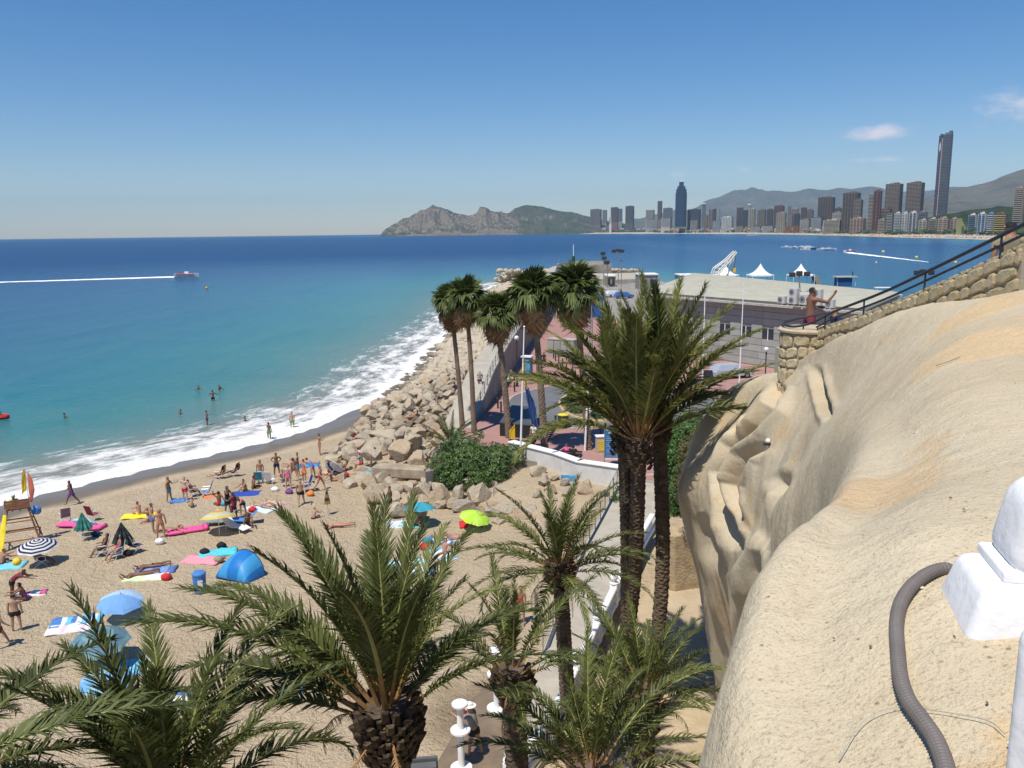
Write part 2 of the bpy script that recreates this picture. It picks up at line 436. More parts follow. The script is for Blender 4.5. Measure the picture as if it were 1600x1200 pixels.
# ---------------------------------------------------------------- sand
def sand_material():
    t = NT('beach_sand')
    pos = t.new('TexCoord').outputs['Object']
    s = t.new('Attribute', attribute_name='inland').outputs['Fac']
    pa = t.new('Attribute', attribute_name='damp').outputs['Fac']
    n1 = t.noise(pos, .35, 5, .6); n2 = t.noise(pos, 3.2, 5, .65); n3 = t.noise(pos, 16, 4, .7)
    dry = t.mix(t.mr(n1, .3, .7), (.515, .40, .26), (.585, .465, .31))
    dry = t.mix(t.mr(n2, .56, .72, 0, .22), dry, (.30, .215, .125))
    dry = t.mix(t.mr(n3, .6, .75, 0, .45), dry, (.28, .20, .12))
    sw = t.math('ADD', s, t.math('MULTIPLY', t.math('SUBTRACT', t.noise(pos, .22, 4), .5), 3.0))
    wet = t.mix(t.mr(t.noise(pos, .5, 4), .3, .7), (.145, .118, .088), (.185, .15, .11))
    c = t.mix(t.mr(sw, 3.6, 5.4, smooth=True), wet, dry)
    c = t.mix(t.math('MULTIPLY', pa, t.mr(n2, .3, .6, .75, 1.0)), c, (.25, .18, .11))
    t.put(t.b, 'Base Color', c)
    t.put(t.b, 'Roughness', t.mr(sw, 1.8, 5.0, .28, .95))
    f = t.math('ADD', t.noise(pos, 2.6, 5, .65), t.math('MULTIPLY', t.noise(pos, 9, 4, .6), .5))
    bp = t.new('Bump', {'Height': f, 'Strength': t.mr(sw, 3, 6, .02, 1.0), 'Distance': .34})
    t.put(t.b, 'Normal', bp.outputs[0])
    return t.m
def sand():
    x = np.linspace(-90, 16, 380); y = np.concatenate([np.linspace(-40, 14, 40), np.linspace(14.2, 112, 400)])
    Y, X = np.meshgrid(y, x, indexing='ij')
    Z, s = beach_z(X, Y)
    w = np.clip((s - 4) / 3, 0, 1)
    Z = Z + w * (.07 * fbm(X * .35, Y * .35, 0, 3, 11) + .05 * fbm(X * 1.4, Y * 1.4, 0, 2, 17))
    c = P(770, 1120, 1.2); damp = np.clip(1.5 - np.hypot((X - c.x) / 1.9, (Y - c.y) / 2.2) + .4 * fbm(X * .8, Y * .8, 0, 3, 3), 0, 1)
    tag(link('beach', grid_mesh('beach', X, Y, Z, sand_material(), attrs={'inland': s, 'damp': damp})), kind='structure')
sand()
# ---------------------------------------------------------------- far coast, headland, mountains
def land_mat(name, stops, sc, rock=None, bump=.6, bd=6.0, slope=True):
    t = NT(name); pos = t.new('TexCoord').outputs['Object']
    n = t.noise(pos, sc, 7, .62); n2 = t.noise(pos, sc * 6, 5, .65)
    f = t.math('ADD', t.math('MULTIPLY', n, .6), t.math('MULTIPLY', n2, .4))
    c = t.ramp(f, stops)
    if rock:
        g = t.new('NewGeometry'); nz = t.new('SeparateXYZ', {0: g.outputs['True Normal']}).outputs[2]
        c = t.mix(t.mr(t.math('ADD', nz, t.math('MULTIPLY', t.math('SUBTRACT', n2, .5), .9)), rock[1], rock[2], 1, 0, True), c, t.mix(t.mr(n2, .3, .7), rock[0], tuple(v * .55 for v in rock[0])))
    t.put(t.b, 'Base Color', c); t.b.inputs['Roughness'].default_value = .95; t.b.inputs['Specular IOR Level'].default_value = .1
    t.put(t.b, 'Normal', t.new('Bump', {'Height': n2, 'Strength': bump, 'Distance': bd}).outputs[0])
    return t.m
def ridge_hill(name, pts, front, back, m, amp=.25, nsc=1 / 120., pw=1.0, ncol=220, nrow=60, base=-2, seed=0, keep=.12):
    k = smooth_poly(pts, 24); n = len(k)
    idx = np.linspace(0, n - 1, ncol); k = np.array(k)
    kk = np.stack([np.interp(idx, np.arange(n), k[:, j]) for j in range(3)], -1)
    W = np.array([list(PD(*q)) for q in kk])
    rad = W[:, :2] / np.linalg.norm(W[:, :2], axis=1)[:, None]
    v = np.linspace(-1, 1, nrow)
    X = W[:, 0][None] + rad[:, 0][None] * np.where(v < 0, v * front, v * back)[:, None]
    Y = W[:, 1][None] + rad[:, 1][None] * np.where(v < 0, v * front, v * back)[:, None]
    h = (1 - np.abs(v)) ** pw
    rn = ridged(X * nsc, Y * nsc, 0, 5, seed)
    Z = base + (W[:, 2][None] - base) * (h[:, None] * (1 + amp * (rn - .45) * np.minimum(1, np.abs(v)[:, None] * 2 + keep)))
    Z[0] = base; Z[-1] = base
    return tag(link(name, grid_mesh(name, X, Y, Z, m)), kind='structure')
M_head = land_mat('headland_ground', [(.30, (.02, .032, .018)), (.46, (.05, .065, .036)), (.56, (.085, .08, .055)), (.68, (.14, .115, .08))], 1 / 90., ((.27, .215, .16), .52, .82), 1.0, 8)
M_hill = land_mat('wooded_hill', [(.3, (.012, .025, .012)), (.5, (.03, .048, .02)), (.64, (.075, .08, .04)), (.72, (.20, .17, .11))], 1 / 40., None, 1.0, 6)
M_mtn = land_mat('mountain_ground', [(.3, (.055, .055, .045)), (.5, (.11, .10, .075)), (.65, (.17, .145, .105))], 1 / 500., ((.19, .16, .12), .55, .8), 1.0, 30)
M_coast = land_mat('coast_ground', [(.35, (.035, .05, .022)), (.5, (.09, .09, .05)), (.62, (.24, .20, .14))], 1 / 35., None, .5, 2)
Y1 = 5500
def hl(l, Y): return [(x, y, Y) for x, y in l]
ridge_hill('headland', hl([(594, 367.5), (603, 357), (618, 348), (632, 341), (645, 335), (655, 328), (668, 322), (677, 320), (690, 323), (705, 330), (720, 335), (735, 337),
    (744, 333), (749, 326), (754, 323.5), (761, 324), (768, 328), (778, 330), (790, 332), (800, 332), (808, 338), (816, 350), (824, 364)], Y1), 260, 500, M_head, .75, 1 / 110., .62, 420, 80, seed=3)
ridge_hill('coastal_hill', hl([(770, 360), (785, 345), (795, 333), (806, 325), (818, 320), (832, 320), (848, 323), (865, 327), (880, 329.5), (895, 331), (910, 336), (925, 339), (940, 343), (965, 347), (985, 352), (1000, 362)], 5900), 620, 500, M_head, .35, 1 / 130., .8, 260, 50, seed=8)
ridge_hill('distant_hill', hl([(960, 362), (985, 343), (1000, 341), (1015, 337), (1030, 333), (1045, 329), (1060, 326), (1090, 330), (1120, 345)], 9500), 1500, 2000, M_mtn, .3, 1 / 700., .9, 160, 40, seed=4)
ridge_hill('mountain_range', hl([(1040, 362), (1062, 340), (1075, 329), (1090, 322), (1102, 312), (1112, 308), (1125, 305), (1140, 299), (1155, 295.5), (1166, 295), (1176, 291.5), (1187, 293), (1200, 295), (1215, 294.5), (1228, 296),
    (1245, 296.5), (1262, 294.5), (1280, 296.5), (1295, 297), (1310, 294), (1330, 295.5), (1345, 293), (1360, 291), (1378, 293), (1395, 298), (1420, 297), (1450, 296), (1490, 290), (1560, 300), (1640, 300)], 11500), 2600, 2500, M_mtn, .5, 1 / 900., .85, 360, 60, seed=6)
ridge_hill('near_mountain', hl([(1395, 345), (1430, 320), (1450, 306), (1470, 297), (1485, 293), (1500, 291), (1520, 287), (1540, 284), (1555, 279), (1570, 273), (1590, 268), (1610, 262), (1650, 250), (1700, 240), (1780, 235), (1860, 250), (1950, 300)], 6200), 2600, 2500, M_mtn, .45, 1 / 800., .9, 320, 70, seed=9)
ridge_hill('wooded_ridge', hl([(1420, 350), (1450, 340), (1478, 334), (1500, 331), (1520, 327), (1545, 325), (1560, 322), (1580, 323), (1600, 321), (1640, 316), (1700, 312), (1780, 320)], 1850), 380, 500, M_hill, .3, 1 / 60., .8, 220, 50, seed=12)
def coast():
    k = np.array(FAR[16:]); n = len(k); idx = np.linspace(0, n - 1, 260)
    kx = np.interp(idx, np.arange(n), k[:, 0]); ky = np.interp(idx, np.arange(n), k[:, 1])
    v = np.array([-30, -6, 0, 8, 60, 110, 130, 200, 320, 480, 700, 1000, 1400, 1900, 2600, 3600])
    z = np.array([-3, -.6, .15, 1.0, 3.8, 7.2, 8.2, 11, 15, 24, 34, 44, 52, 58, 60, 60])
    X = kx[None] + v[:, None] * .86; Yy = ky[None] + v[:, None] * .5
    Z = z[:, None] + np.clip((v[:, None] - 130) / 300, 0, 1) * 7 * fbm(X / 260, Yy / 260, 0, 3, 2)
    me = grid_mesh('coast', X, Yy, Z, [mat('far_sand', (.46, .37, .26), scale=.05), M_coast])
    mi = np.where(np.repeat(v[:-1], len(kx) - 1) < 110, 0, 1); me.polygons.foreach_set('material_index', mi.astype(np.int32))
    me.update(); me.flip_normals()
    tag(link('coast', me), kind='structure')
coast()
def yshore(px):
    return float(np.interp(px, [850, 900, 1000, 1063, 1200, 1300, 1400, 1500, 1550, 1620], [5500, 5350, 4700, 3860, 2780, 2010, 1480, 1225, 1080, 950]))
# ---------------------------------------------------------------- promenade, quay, mole
M_conc = mat('pale_concrete', (.40, .36, .29), .9, .14, .9, .25, 12)
M_conc2 = mat('grey_concrete', (.27, .25, .22), .9, .2, .5, .25, 8)
M_pink = mat('pink_paving', (.355, .20, .17), .85, .10, .7, .2, 10, detail=8)
M_asph = mat('asphalt', (.145, .145, .15), .85, .12, .3, .2, 14, detail=8)
M_kerb = mat('kerb_stone', (.5, .46, .4), .85, .1, 3)
M_white = mat('white_paint', (.80, .79, .77), .55, .05, 3, .15, 30)
def px_poly(l, z): return [tuple(P(x, y, z)[:2]) for x, y in l]
prom = [(-5.6, 51), (-1, 54.6), (2.3, 52.6), (6.5, 49.0), (14, 46), (30, 48), (64, 66), (64, 150), (36, 168), (47, 226), (36, 290), (22, 292), (14.5, 270), (6.6, 156), (-2.9, 66), (-5.2, 60)]
tag(MB().prism(prom, -2, 2.5).build('quay', M_conc2), kind='structure')
pv = [(-5.4, 51.2), (-1, 54.8), (2.3, 52.8), (6.5, 49.2), (14, 47), (30, 50), (40, 76), (20, 104), (14.5, 200), (11, 200), (7.4, 156), (-2.6, 66), (-5, 60)]
tag(MB().prism(pv, 2.40, 2.508).build('pavement', M_pink), kind='structure')
road = px_poly([(795, 652), (791, 634), (803, 618), (846, 605.5), (900, 599), (960, 599), (1040, 609), (1110, 624), (1230, 645), (1260, 720), (1120, 722), (1010, 690), (945, 668), (873, 669), (830, 663)], 2.51)
tag(MB().prism(road, 2.42, 2.514).build('road', M_asph), kind='structure')
def kerb_line(pts, z, w=.14, h=.03):
    b = MB()
    for (x0, y0), (x1, y1) in zip(pts[:-1], pts[1:]):
        L = math.hypot(x1 - x0, y1 - y0); a = math.atan2(y1 - y0, x1 - x0)
        b.box(((x0 + x1) / 2, (y0 + y1) / 2, z + h / 2), (L + w * .5, w, h), rz=a)
    return b
tag(kerb_line([tuple(p) for p in smooth_poly(road[:9], 4)], 2.5135, .16, .02).build('road_kerb', M_kerb), kind='structure')
tag(kerb_line([tuple(p) for p in smooth_poly(road[10:] + road[:1], 4)], 2.5135, .16, .02).build('road_kerb', M_kerb), kind='structure')
# harbour quay with the tents
hq = px_poly([(985, 462), (1075, 452), (1180, 449), (1330, 450), (1360, 462), (1352, 467), (1290, 463), (1220, 474), (1000, 482)], 1.2)
tag(MB().prism(hq, -2, 1.2).build('harbour_quay', M_conc), kind='structure')
# mole walkway: path with a rising wall on the harbour side
MOLE = [(-3.3, 58, 2.52), (-3.15, 64, 2.6), (-2.3, 70, 4.0), (-1.4, 78, 5.2), (1.3, 102, 6.3), (7.3, 156, 6.5), (10.5, 200, 6.5), (13.6, 245, 6.5), (16.2, 268, 6.5), (22, 279, 6.5), (34, 281, 6.5)]
def mole():
    k = smooth_poly(MOLE, 6); b = MB(); w = MB(); n = len(k)
    T = []
    for i in range(n):
        t = k[min(i + 1, n - 1)] - k[max(i - 1, 0)]; t[2] = 0; t /= np.linalg.norm(t); T.append(np.array([t[1], -t[0], 0]))
    L = []
    for i in range(n):
        c = k[i]; s = T[i]; wd = 2.3 if c[1] > 62 else 1.6
        r = c + s * .12; l = c - s * wd
        L.append((r, l))
    for i in range(n - 1):
        (r0, l0), (r1, l1) = L[i], L[i + 1]
        def q(a, z): return (a[0], a[1], z)
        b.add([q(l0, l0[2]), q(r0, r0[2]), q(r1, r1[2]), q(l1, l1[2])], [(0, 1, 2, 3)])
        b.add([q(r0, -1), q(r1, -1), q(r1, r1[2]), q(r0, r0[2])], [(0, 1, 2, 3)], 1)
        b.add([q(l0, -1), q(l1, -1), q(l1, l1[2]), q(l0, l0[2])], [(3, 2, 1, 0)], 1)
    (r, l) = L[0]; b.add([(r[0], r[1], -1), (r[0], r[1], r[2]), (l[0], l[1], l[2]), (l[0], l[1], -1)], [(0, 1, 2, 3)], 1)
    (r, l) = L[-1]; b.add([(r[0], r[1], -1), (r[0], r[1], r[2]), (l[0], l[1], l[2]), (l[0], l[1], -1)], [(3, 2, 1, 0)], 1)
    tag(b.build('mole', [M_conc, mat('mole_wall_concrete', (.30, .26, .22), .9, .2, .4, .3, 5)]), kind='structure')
    return L
MOLE_L = mole()
# low deck at the mole head
tag(MB().prism([(17, 262), (30, 240), (44, 246), (44, 279), (23, 277.5)], 2.51, 3.6).build('mole_head_deck', M_conc), kind='structure')
# ---------------------------------------------------------------- ramp path beside the beach
def path():
    l = [(.2, 24), (.9, 29), (2.9, 37), (6.2, 48.0), (7, 50.5)]; r = [(-.3, 21), (1.05, 23.6), (3.1, 29.8), (5.0, 35.3), (9.5, 47.5)]
    l = smooth_poly(l, 5); r = smooth_poly(r, 5); b = MB()
    z = lambda p: 1.45 + (p[1] - 22) / 26 * 1.0
    for i in range(len(l) - 1):
        a0, a1, c0, c1 = l[i], l[i + 1], r[i], r[i + 1]
        b.add([(a0[0], a0[1], z(a0)), (c0[0], c0[1], z(c0)), (c1[0], c1[1], z(c1)), (a1[0], a1[1], z(a1))], [(0, 1, 2, 3)])
        b.add([(a0[0], a0[1], 0), (a0[0], a0[1], z(a0)), (a1[0], a1[1], z(a1)), (a1[0], a1[1], 0)], [(0, 1, 2, 3)])
        b.add([(c0[0], c0[1], 0), (c0[0], c0[1], z(c0)), (c1[0], c1[1], z(c1)), (c1[0], c1[1], 0)], [(3, 2, 1, 0)])
    for a, c, o in ((l[0], r[0], 0), (l[-1], r[-1], 1)): b.add([(a[0], a[1], 0), (a[0], a[1], z(a)), (c[0], c[1], z(c)), (c[0], c[1], 0)], [(3, 2, 1, 0)] if not o else [(0, 1, 2, 3)])
    tag(b.build('path', M_conc), kind='structure')
    pz = lambda x, y: 1.45 + (y - 22) / 26
    tag(MB().prism([(5.4, 45.5), (9.5, 45.5), (10.5, 50.6), (6.8, 49.4)], 0, lambda x, y: 1.45 + (y - 22) / 26 - .006).build('path_landing', M_conc), kind='structure')
path()
# ground behind the lower balustrade
tag(MB().prism([(1.6, 20), (3.6, 28), (5.6, 34), (8.5, 40), (15, 47), (22, 47), (22, 20), (6, 14)], -1, lambda x, y: 1.30 + (y - 22) / 36).build('garden_ground', mat('bare_earth', (.42, .33, .21), .95, .16, .8, .6, 7, bdist=.08)), kind='structure')
# ---------------------------------------------------------------- the rock outcrop the terrace stands on
CR = [
 [(14, -3, 16.3), (6, -3, 16.3), (2, -3, 16.25), (.3, -3, 16), (-.4, -3, 15), (-.7, -3, 12), (-.7, -3, 6), (-.7, -3, 0)],
 [(14, 1, 16.4), (6, 1, 16.4), (2.2, 1.2, 16.33), (.85, 1.4, 16.05), (.35, 1.6, 15.3), (.1, 2, 12), (.3, 2.5, 6), (.3, 3, 0)],
 [(14, 3, 16.5), (6, 3, 16.5), (2.3, 3, 16.42), (1.25, 3, 16.12), (.84, 3.05, 15.65), (.75, 3.6, 12), (1.2, 4.5, 7), (1.4, 5, 0)],
 [(16, 5, 16.6), (7, 5, 16.6), (3.4, 4.8, 16.4), (2.35, 4.8, 16.1), (1.87, 4.9, 15.6), (2.0, 6, 12), (2.4, 7, 7), (2.6, 8, 0)],
 [(16, 8, 16.7), (8, 8, 16.7), (4.9, 8, 16.42), (3.7, 7.9, 15.85), (3.35, 8.4, 14.6), (4, 10.5, 10), (4.3, 12, 6), (4.5, 13, 0)],
 [(16, 11.5, 16.7), (9, 11.5, 16.7), (6.3, 11.3, 16.42), (5.0, 11.9, 15.0), (4.45, 12.2, 13.8), (4.3, 12.9, 12.2), (4.6, 14, 8), (5, 16, 0)],
 [(16, 14, 15.3), (9.2, 14, 15.2), (7.0, 14.2, 16.16), (6.2, 16.0, 14.2), (5.55, 15.7, 13.1), (5.07, 15.3, 11.7), (4.8, 15.2, 9.9), (6.2, 18, 0)],
 [(16, 16, 13.6), (9.6, 16.2, 13.9), (7.35, 16.6, 15.52), (6.8, 18.6, 14.25), (5.95, 18, 12.9), (5.4, 17.7, 11.3), (5.2, 17.9, 9.2), (6.8, 21, 0)],
 [(16, 18.5, 12.5), (10, 19.4, 13.2), (7.5, 19.3, 14.6), (7.1, 20.8, 13.85), (6.3, 20.6, 12.55), (5.75, 20.4, 10.9), (5.7, 20.9, 8.4), (7.2, 24, 0)],
 [(16, 20, 11), (11, 22.5, 12), (9.0, 22.9, 13.3), (7.2, 23, 13.45), (6.37, 23, 12.35), (5.57, 22.8, 10.7), (5.7, 23.3, 7.9), (7.3, 26.5, 0)],
 [(17, 24, 11), (12.5, 26, 11.6), (10, 26, 12.8), (7.4, 25.4, 12.75), (6.2, 25.4, 11.7), (5.2, 25, 9.5), (6.1, 25.7, 6.8), (7.8, 28, 0)],
 [(18, 28, 10), (14, 30, 10), (11.5, 30, 10.6), (9.4, 29, 10.7), (7.8, 28.2, 9.8), (6.6, 27.6, 8.0), (7.3, 28, 5.5), (8.6, 29.5, 0)],
 [(19, 33, 6), (15, 34.5, 6), (13, 34, 5.5), (11.5, 33, 5), (10.3, 32.3, 4), (9.6, 31.8, 3), (9.8, 31.6, 2), (10.4, 32, 0)]]
def cr_axis(A, n):
    A = np.concatenate([2 * A[:1] - A[1:2], A, 2 * A[-1:] - A[-2:-1]]); m = len(A) - 3
    u = np.linspace(0, m, n); i = np.minimum(u.astype(int), m - 1); t = (u - i).reshape(-1, *([1] * (A.ndim - 1)))
    a, b, c, d = A[i], A[i + 1], A[i + 2], A[i + 3]
    return .5 * (2 * b + (c - a) * t + (2 * a - 5 * b + 4 * c - d) * t * t + (3 * b - 3 * c + d - a) * t ** 3)
def rock_material():
    t = NT('sprayed_rock'); pos = t.new('TexCoord').outputs['Object']
    n1 = t.noise(pos, .6, 6, .6); n2 = t.noise(pos, 4.5, 6, .7); n3 = t.noise(pos, 75, 3, .6); n4 = t.noise(pos, 22, 5, .65)
    c = t.mix(t.mr(n1, .32, .68), (.50, .405, .265), (.585, .50, .35))
    c = t.mix(t.mr(n2, .55, .75, 0, .35), c, (.41, .32, .20))
    soil = t.noise(pos, .75, 5, .6)
    c = t.mix(t.mr(soil, .56, .64, 0, .65, True), c, t.mix(t.mr(n4, .3, .7), (.60, .43, .235), (.52, .35, .18)))
    for ctr, rr in (((1.62, 1.55, 16.3), .72), ((4.75, 8.0, 16.4), 1.0), ((5.9, 10.6, 16.4), .8)):
        dd = t.new('VectorMath', {0: pos, 1: ctr}, operation='DISTANCE').outputs['Value']
        dd = t.math('ADD', dd, t.math('MULTIPLY', t.math('SUBTRACT', t.noise(pos, 2.2, 6, .7), .5), rr * 1.3))
        c = t.mix(t.mr(dd, rr, rr * .72, 0, .85, True), c, t.mix(t.mr(n4, .3, .7), (.66, .49, .28), (.55, .38, .20)))
    c = t.mix(t.mr(n3, .56, .68, 0, .55), c, (.22, .16, .09))
    c = t.mix(t.mr(n3, .30, .40, .45, 0), c, (.66, .57, .41))
    sp = t.new('TexVoronoi', {'Vector': pos, 'Scale': 11.0})
    c = t.mix(t.mr(sp.outputs['Distance'], .05, .11, .7, 0), c, (.17, .105, .06))
    g = t.new('NewGeometry'); nz = t.new('SeparateXYZ', {0: g.outputs['Normal']}).outputs[2]
    c = t.mix(t.mr(t.math('ADD', nz, t.math('MULTIPLY', t.math('SUBTRACT', n2, .5), .6)), .15, .75, .12, 0, True), c, (.40, .32, .21))
    t.put(t.b, 'Base Color', c); t.b.inputs['Roughness'].default_value = .95
    h = t.math('ADD', t.math('MULTIPLY', n3, .35), t.math('ADD', t.math('MULTIPLY', n4, .8), t.math('MULTIPLY', n2, 2.5)))
    t.put(t.b, 'Normal', t.new('Bump', {'Height': h, 'Strength': .75, 'Distance': .022}).outputs[0])
    return t.m
M_rock = rock_material()
def cliff():
    A = np.array(CR, float)
    Gd = cr_axis(A, 1000)                                  # along the cliff
    Gd = np.swapaxes(cr_axis(np.swapaxes(Gd, 0, 1), 420), 0, 1)
    ns, nt, _ = Gd.shape
    du = np.gradient(Gd, axis=0); dv = np.gradient(Gd, axis=1)
    N = np.cross(du, dv); N /= np.linalg.norm(N, axis=2)[..., None] + 1e-9
    s = np.linspace(0, len(CR) - 1, ns)[:, None] * np.ones((1, nt)); t = np.linspace(0, 7, nt)[None] * np.ones((ns, 1))
    sgn = -1.0 if N[100, 60, 2] < 0 else 1.0
    N *= sgn
    X, Y, Z = Gd[..., 0], Gd[..., 1], Gd[..., 2]
    face = np.clip((t - 3.0) / 1.6, 0, 1) * np.clip((s - 3) / 1.5, 0, 1)
    wx = X + .8 * fbm(X * .3, Y * .3, Z * .3, 2, 31); wy = Y + 1.0 * fbm(X * .3, Y * .3, Z * .25, 2, 37)
    fold = 1 - 2 * np.sqrt(vnoise(wx * .34 + Z * .07, wy * .38 + Z * .10, Z * .085, 21) ** 2 + .012) + .35 * fbm(wx * .8, wy * .8, Z * .2, 2, 23)
    d = face * .31 * (fold - .3)
    d += face * .10 * fbm(X * 1.3, Y * 1.3, Z * .6, 3, 41)
    plate = 1 - face
    d += plate * (.05 * fbm(X * .9, Y * .9, 0, 4, 51) + .008 * fbm(X * 6, Y * 6, Z * 6, 3, 57))
    # deep flutes seen on the outer lobe
    C = np.array(CM.transposed())
    rel = np.stack([X, Y, Z - CAMZ], -1) @ C.T
    pxx = 800 + FPX * rel[..., 0] / -rel[..., 2]; pyy = 600 - FPX * rel[..., 1] / -rel[..., 2]
    for pts, w, dep in FLUTES:
        dd, sg, al = seg_dist(pxx, pyy, pts)
        L = sum(math.hypot(b[0] - a[0], b[1] - a[1]) for a, b in zip(pts[:-1], pts[1:]))
        ends = np.clip(al / 30, 0, 1) * np.clip((L - al) / 40, 0, 1)
        sd = dd
        m = np.clip((s - 5.2) * 2, 0, 1) * np.clip((t - 2.2) * 2, 0, 1)
        d += m * ends * dep * (-1.0 * np.exp(-(sd / w) ** 2) + .35 * np.exp(-((sd - 2.2 * w) / w) ** 2))
    co = Gd + N * d[..., None]
    me = grid_mesh('cliff', co[..., 0], co[..., 1], co[..., 2], M_rock)
    if sgn > 0: pass
    tag(link('cliff', me), kind='structure')
    return co
FLUTES = [([(1222, 600), (1214, 640), (1190, 670), (1150, 705), (1136, 740), (1140, 800), (1148, 860)], 7, .62),
          ([(1205, 695), (1180, 720), (1158, 760), (1160, 830)], 5, .42), ([(1272, 568), (1284, 610), (1300, 660), (1306, 690)], 6, .20),
          ([(1165, 640), (1160, 670), (1148, 700)], 3, .2), ([(1215, 740), (1240, 770), (1245, 850)], 11, .30), ([(1265, 730), (1280, 790)], 8, .25),
          ([(1095, 800), (1110, 850), (1135, 900)], 10, .25), ([(1185, 860), (1180, 930), (1165, 1000)], 9, .3)]
CLIFF = cliff()
_cx, _cy, _cz = CLIFF[..., 0].ravel(), CLIFF[..., 1].ravel(), CLIFF[..., 2].ravel()
def rock_top(x, y):
    """height of the outcrop's upper side at (x, y)"""
    d = (_cx - x) ** 2 + (_cy - y) ** 2; i = np.argpartition(d, 24)[:24]
    return float(_cz[i[np.argsort(-_cz[i])[:8]]].mean())
def on_rock(px, py):
    """point of the outcrop seen at (px, py)"""
    z = 16.4
    for _ in range(12):
        p = P(px, py, z); z = .5 * z + .5 * rock_top(p.x, p.y)
    return P(px, py, z)
# ---------------------------------------------------------------- air
def haze():
    m = bpy.data.materials.new('haze'); m.use_nodes = True; n, l = m.node_tree.nodes, m.node_tree.links; n.clear()
    o = n.new('ShaderNodeOutputMaterial'); v = n.new('ShaderNodeVolumePrincipled')
    v.inputs['Color'].default_value = (.46, .76, 1, 1); v.inputs['Density'].default_value = 4.5e-5; v.inputs['Anisotropy'].default_value = 0.0
    l.new(v.outputs[0], o.inputs['Volume'])
    tag(MB().box((0, 0, 378), (34000, 34000, 764)).build('haze', m), kind='stuff')
HAZE = True
if HAZE: haze()
# ---------------------------------------------------------------- palms
M_leaf = mat('palm_leaflets', (.074, .094, .022), .5, .35, 1.3, col2=(.13, .148, .04), spec=.25, trans=.22, objrand=.25)
M_leaf_y = mat('palm_leaflets_yellowing', (.16, .17, .045), .5, .3, 1.5, trans=.22, objrand=.2)
M_rach = mat('frond_stem', (.26, .25, .085), .5, .2, 4)
M_rach_o = mat('frond_stem_base', (.27, .15, .055), .55, .25, 5)
M_dead = mat('dead_frond', (.23, .145, .07), .9, .3, 4, objrand=.2)
M_trunk = mat('palm_trunk', (.115, .082, .055), .95, .45, 3.5, .8, 30, detail=8, bdist=.03)
M_boot = mat('cut_leaf_base', (.085, .058, .034), .95, .4, 9, .5, 40, objrand=.35)
def frond_mesh(name, L=3.2, droop=60, n=80, ll=.5, seed=0, mats=None, w=.036, vee=.35, hang=.26, bow=0.0):
    rnd = random.Random(seed); b = MB(); N = 26; pts = []; p = Vector((0, 0, 0)); ds = L / (N - 1)
    yaw = 0
    for i in range(N):
        s = i / (N - 1); a = R(-droop) * s ** 1.7; yaw = R(bow) * s ** 1.5
        pts.append(p.copy()); p = p + Vector((math.cos(a) * math.cos(yaw), math.sin(yaw) * math.cos(a), math.sin(a))) * ds
    b.tube(pts[:8], [.032 * (1 - .5 * i / 8) + .012 for i in range(8)], 5, 2, sy=.6)
    b.tube(pts[7:], [.028 * (1 - i / 19) + .004 for i in range(N - 7)], 4, 1, sy=.6)
    def at(s):
        u = s * (N - 1); i = min(int(u), N - 2); t = u - i
        return pts[i].lerp(pts[i + 1], t), (pts[i + 1] - pts[i]).normalized()
    for k in range(n):
        for sd in (-1, 1):
            s = .16 + .84 * ((k + .5 * (sd > 0) + rnd.uniform(-.3, .3)) / n); s = min(max(s, .16), .999)
            c, T = at(s); S = T.cross(Vector((0, 0, 1))).normalized() * sd; U = S.cross(T) * sd
            if U.z < 0: U = -U
            prof = min(1, .35 + (s - .16) * 4.2) * (1 - .62 * max(0, s - .45) / .55)
            l = ll * prof * rnd.uniform(.85, 1.1)
            phi = R(62 - 42 * s + rnd.uniform(-9, 9)); v = vee * rnd.uniform(.2, 1.6)
            d = (T * math.cos(phi) + S * math.sin(phi) + U * v).normalized()
            wv = (T * .8 - S * .3 + U * rnd.uniform(-.5, .5)).normalized() * (w * (.6 + .4 * prof) / 2)
            m1 = c + d * (l * .5); tip = c + d * l + Vector((0, 0, -hang * l * rnd.uniform(.3, 1.6)))
            b.add([c - wv, c + wv, m1 + wv * .9, m1 - wv * .9, tip], [(0, 1, 2, 3), (3, 2, 4)], 0)
    return b.mesh(name, mats or [M_leaf, M_rach, M_rach_o])
FR = {}
def fronds(key, mats=None, **kw):
    if key not in FR: FR[key] = [frond_mesh('frond', droop=dr, seed=i * 7 + len(FR), bow=bo, mats=mats, **kw) for i, (dr, bo) in enumerate([(18, 6), (32, -10), (48, 12), (62, -6), (80, 8), (104, -12)])]
    return FR[key]
_stub = MB().add([(-.05, 0, 0), (.05, 0, 0), (.045, .03, .14), (-.045, .03, .14), (-.04, .075, .02), (.04, .075, .02), (.022, .085, .16), (-.022, .085, .16)],
                 [(0, 1, 2, 3), (4, 7, 6, 5), (0, 4, 5, 1), (1, 5, 6, 2), (2, 6, 7, 3), (3, 7, 4, 0)]).mesh('leaf_base', M_boot)
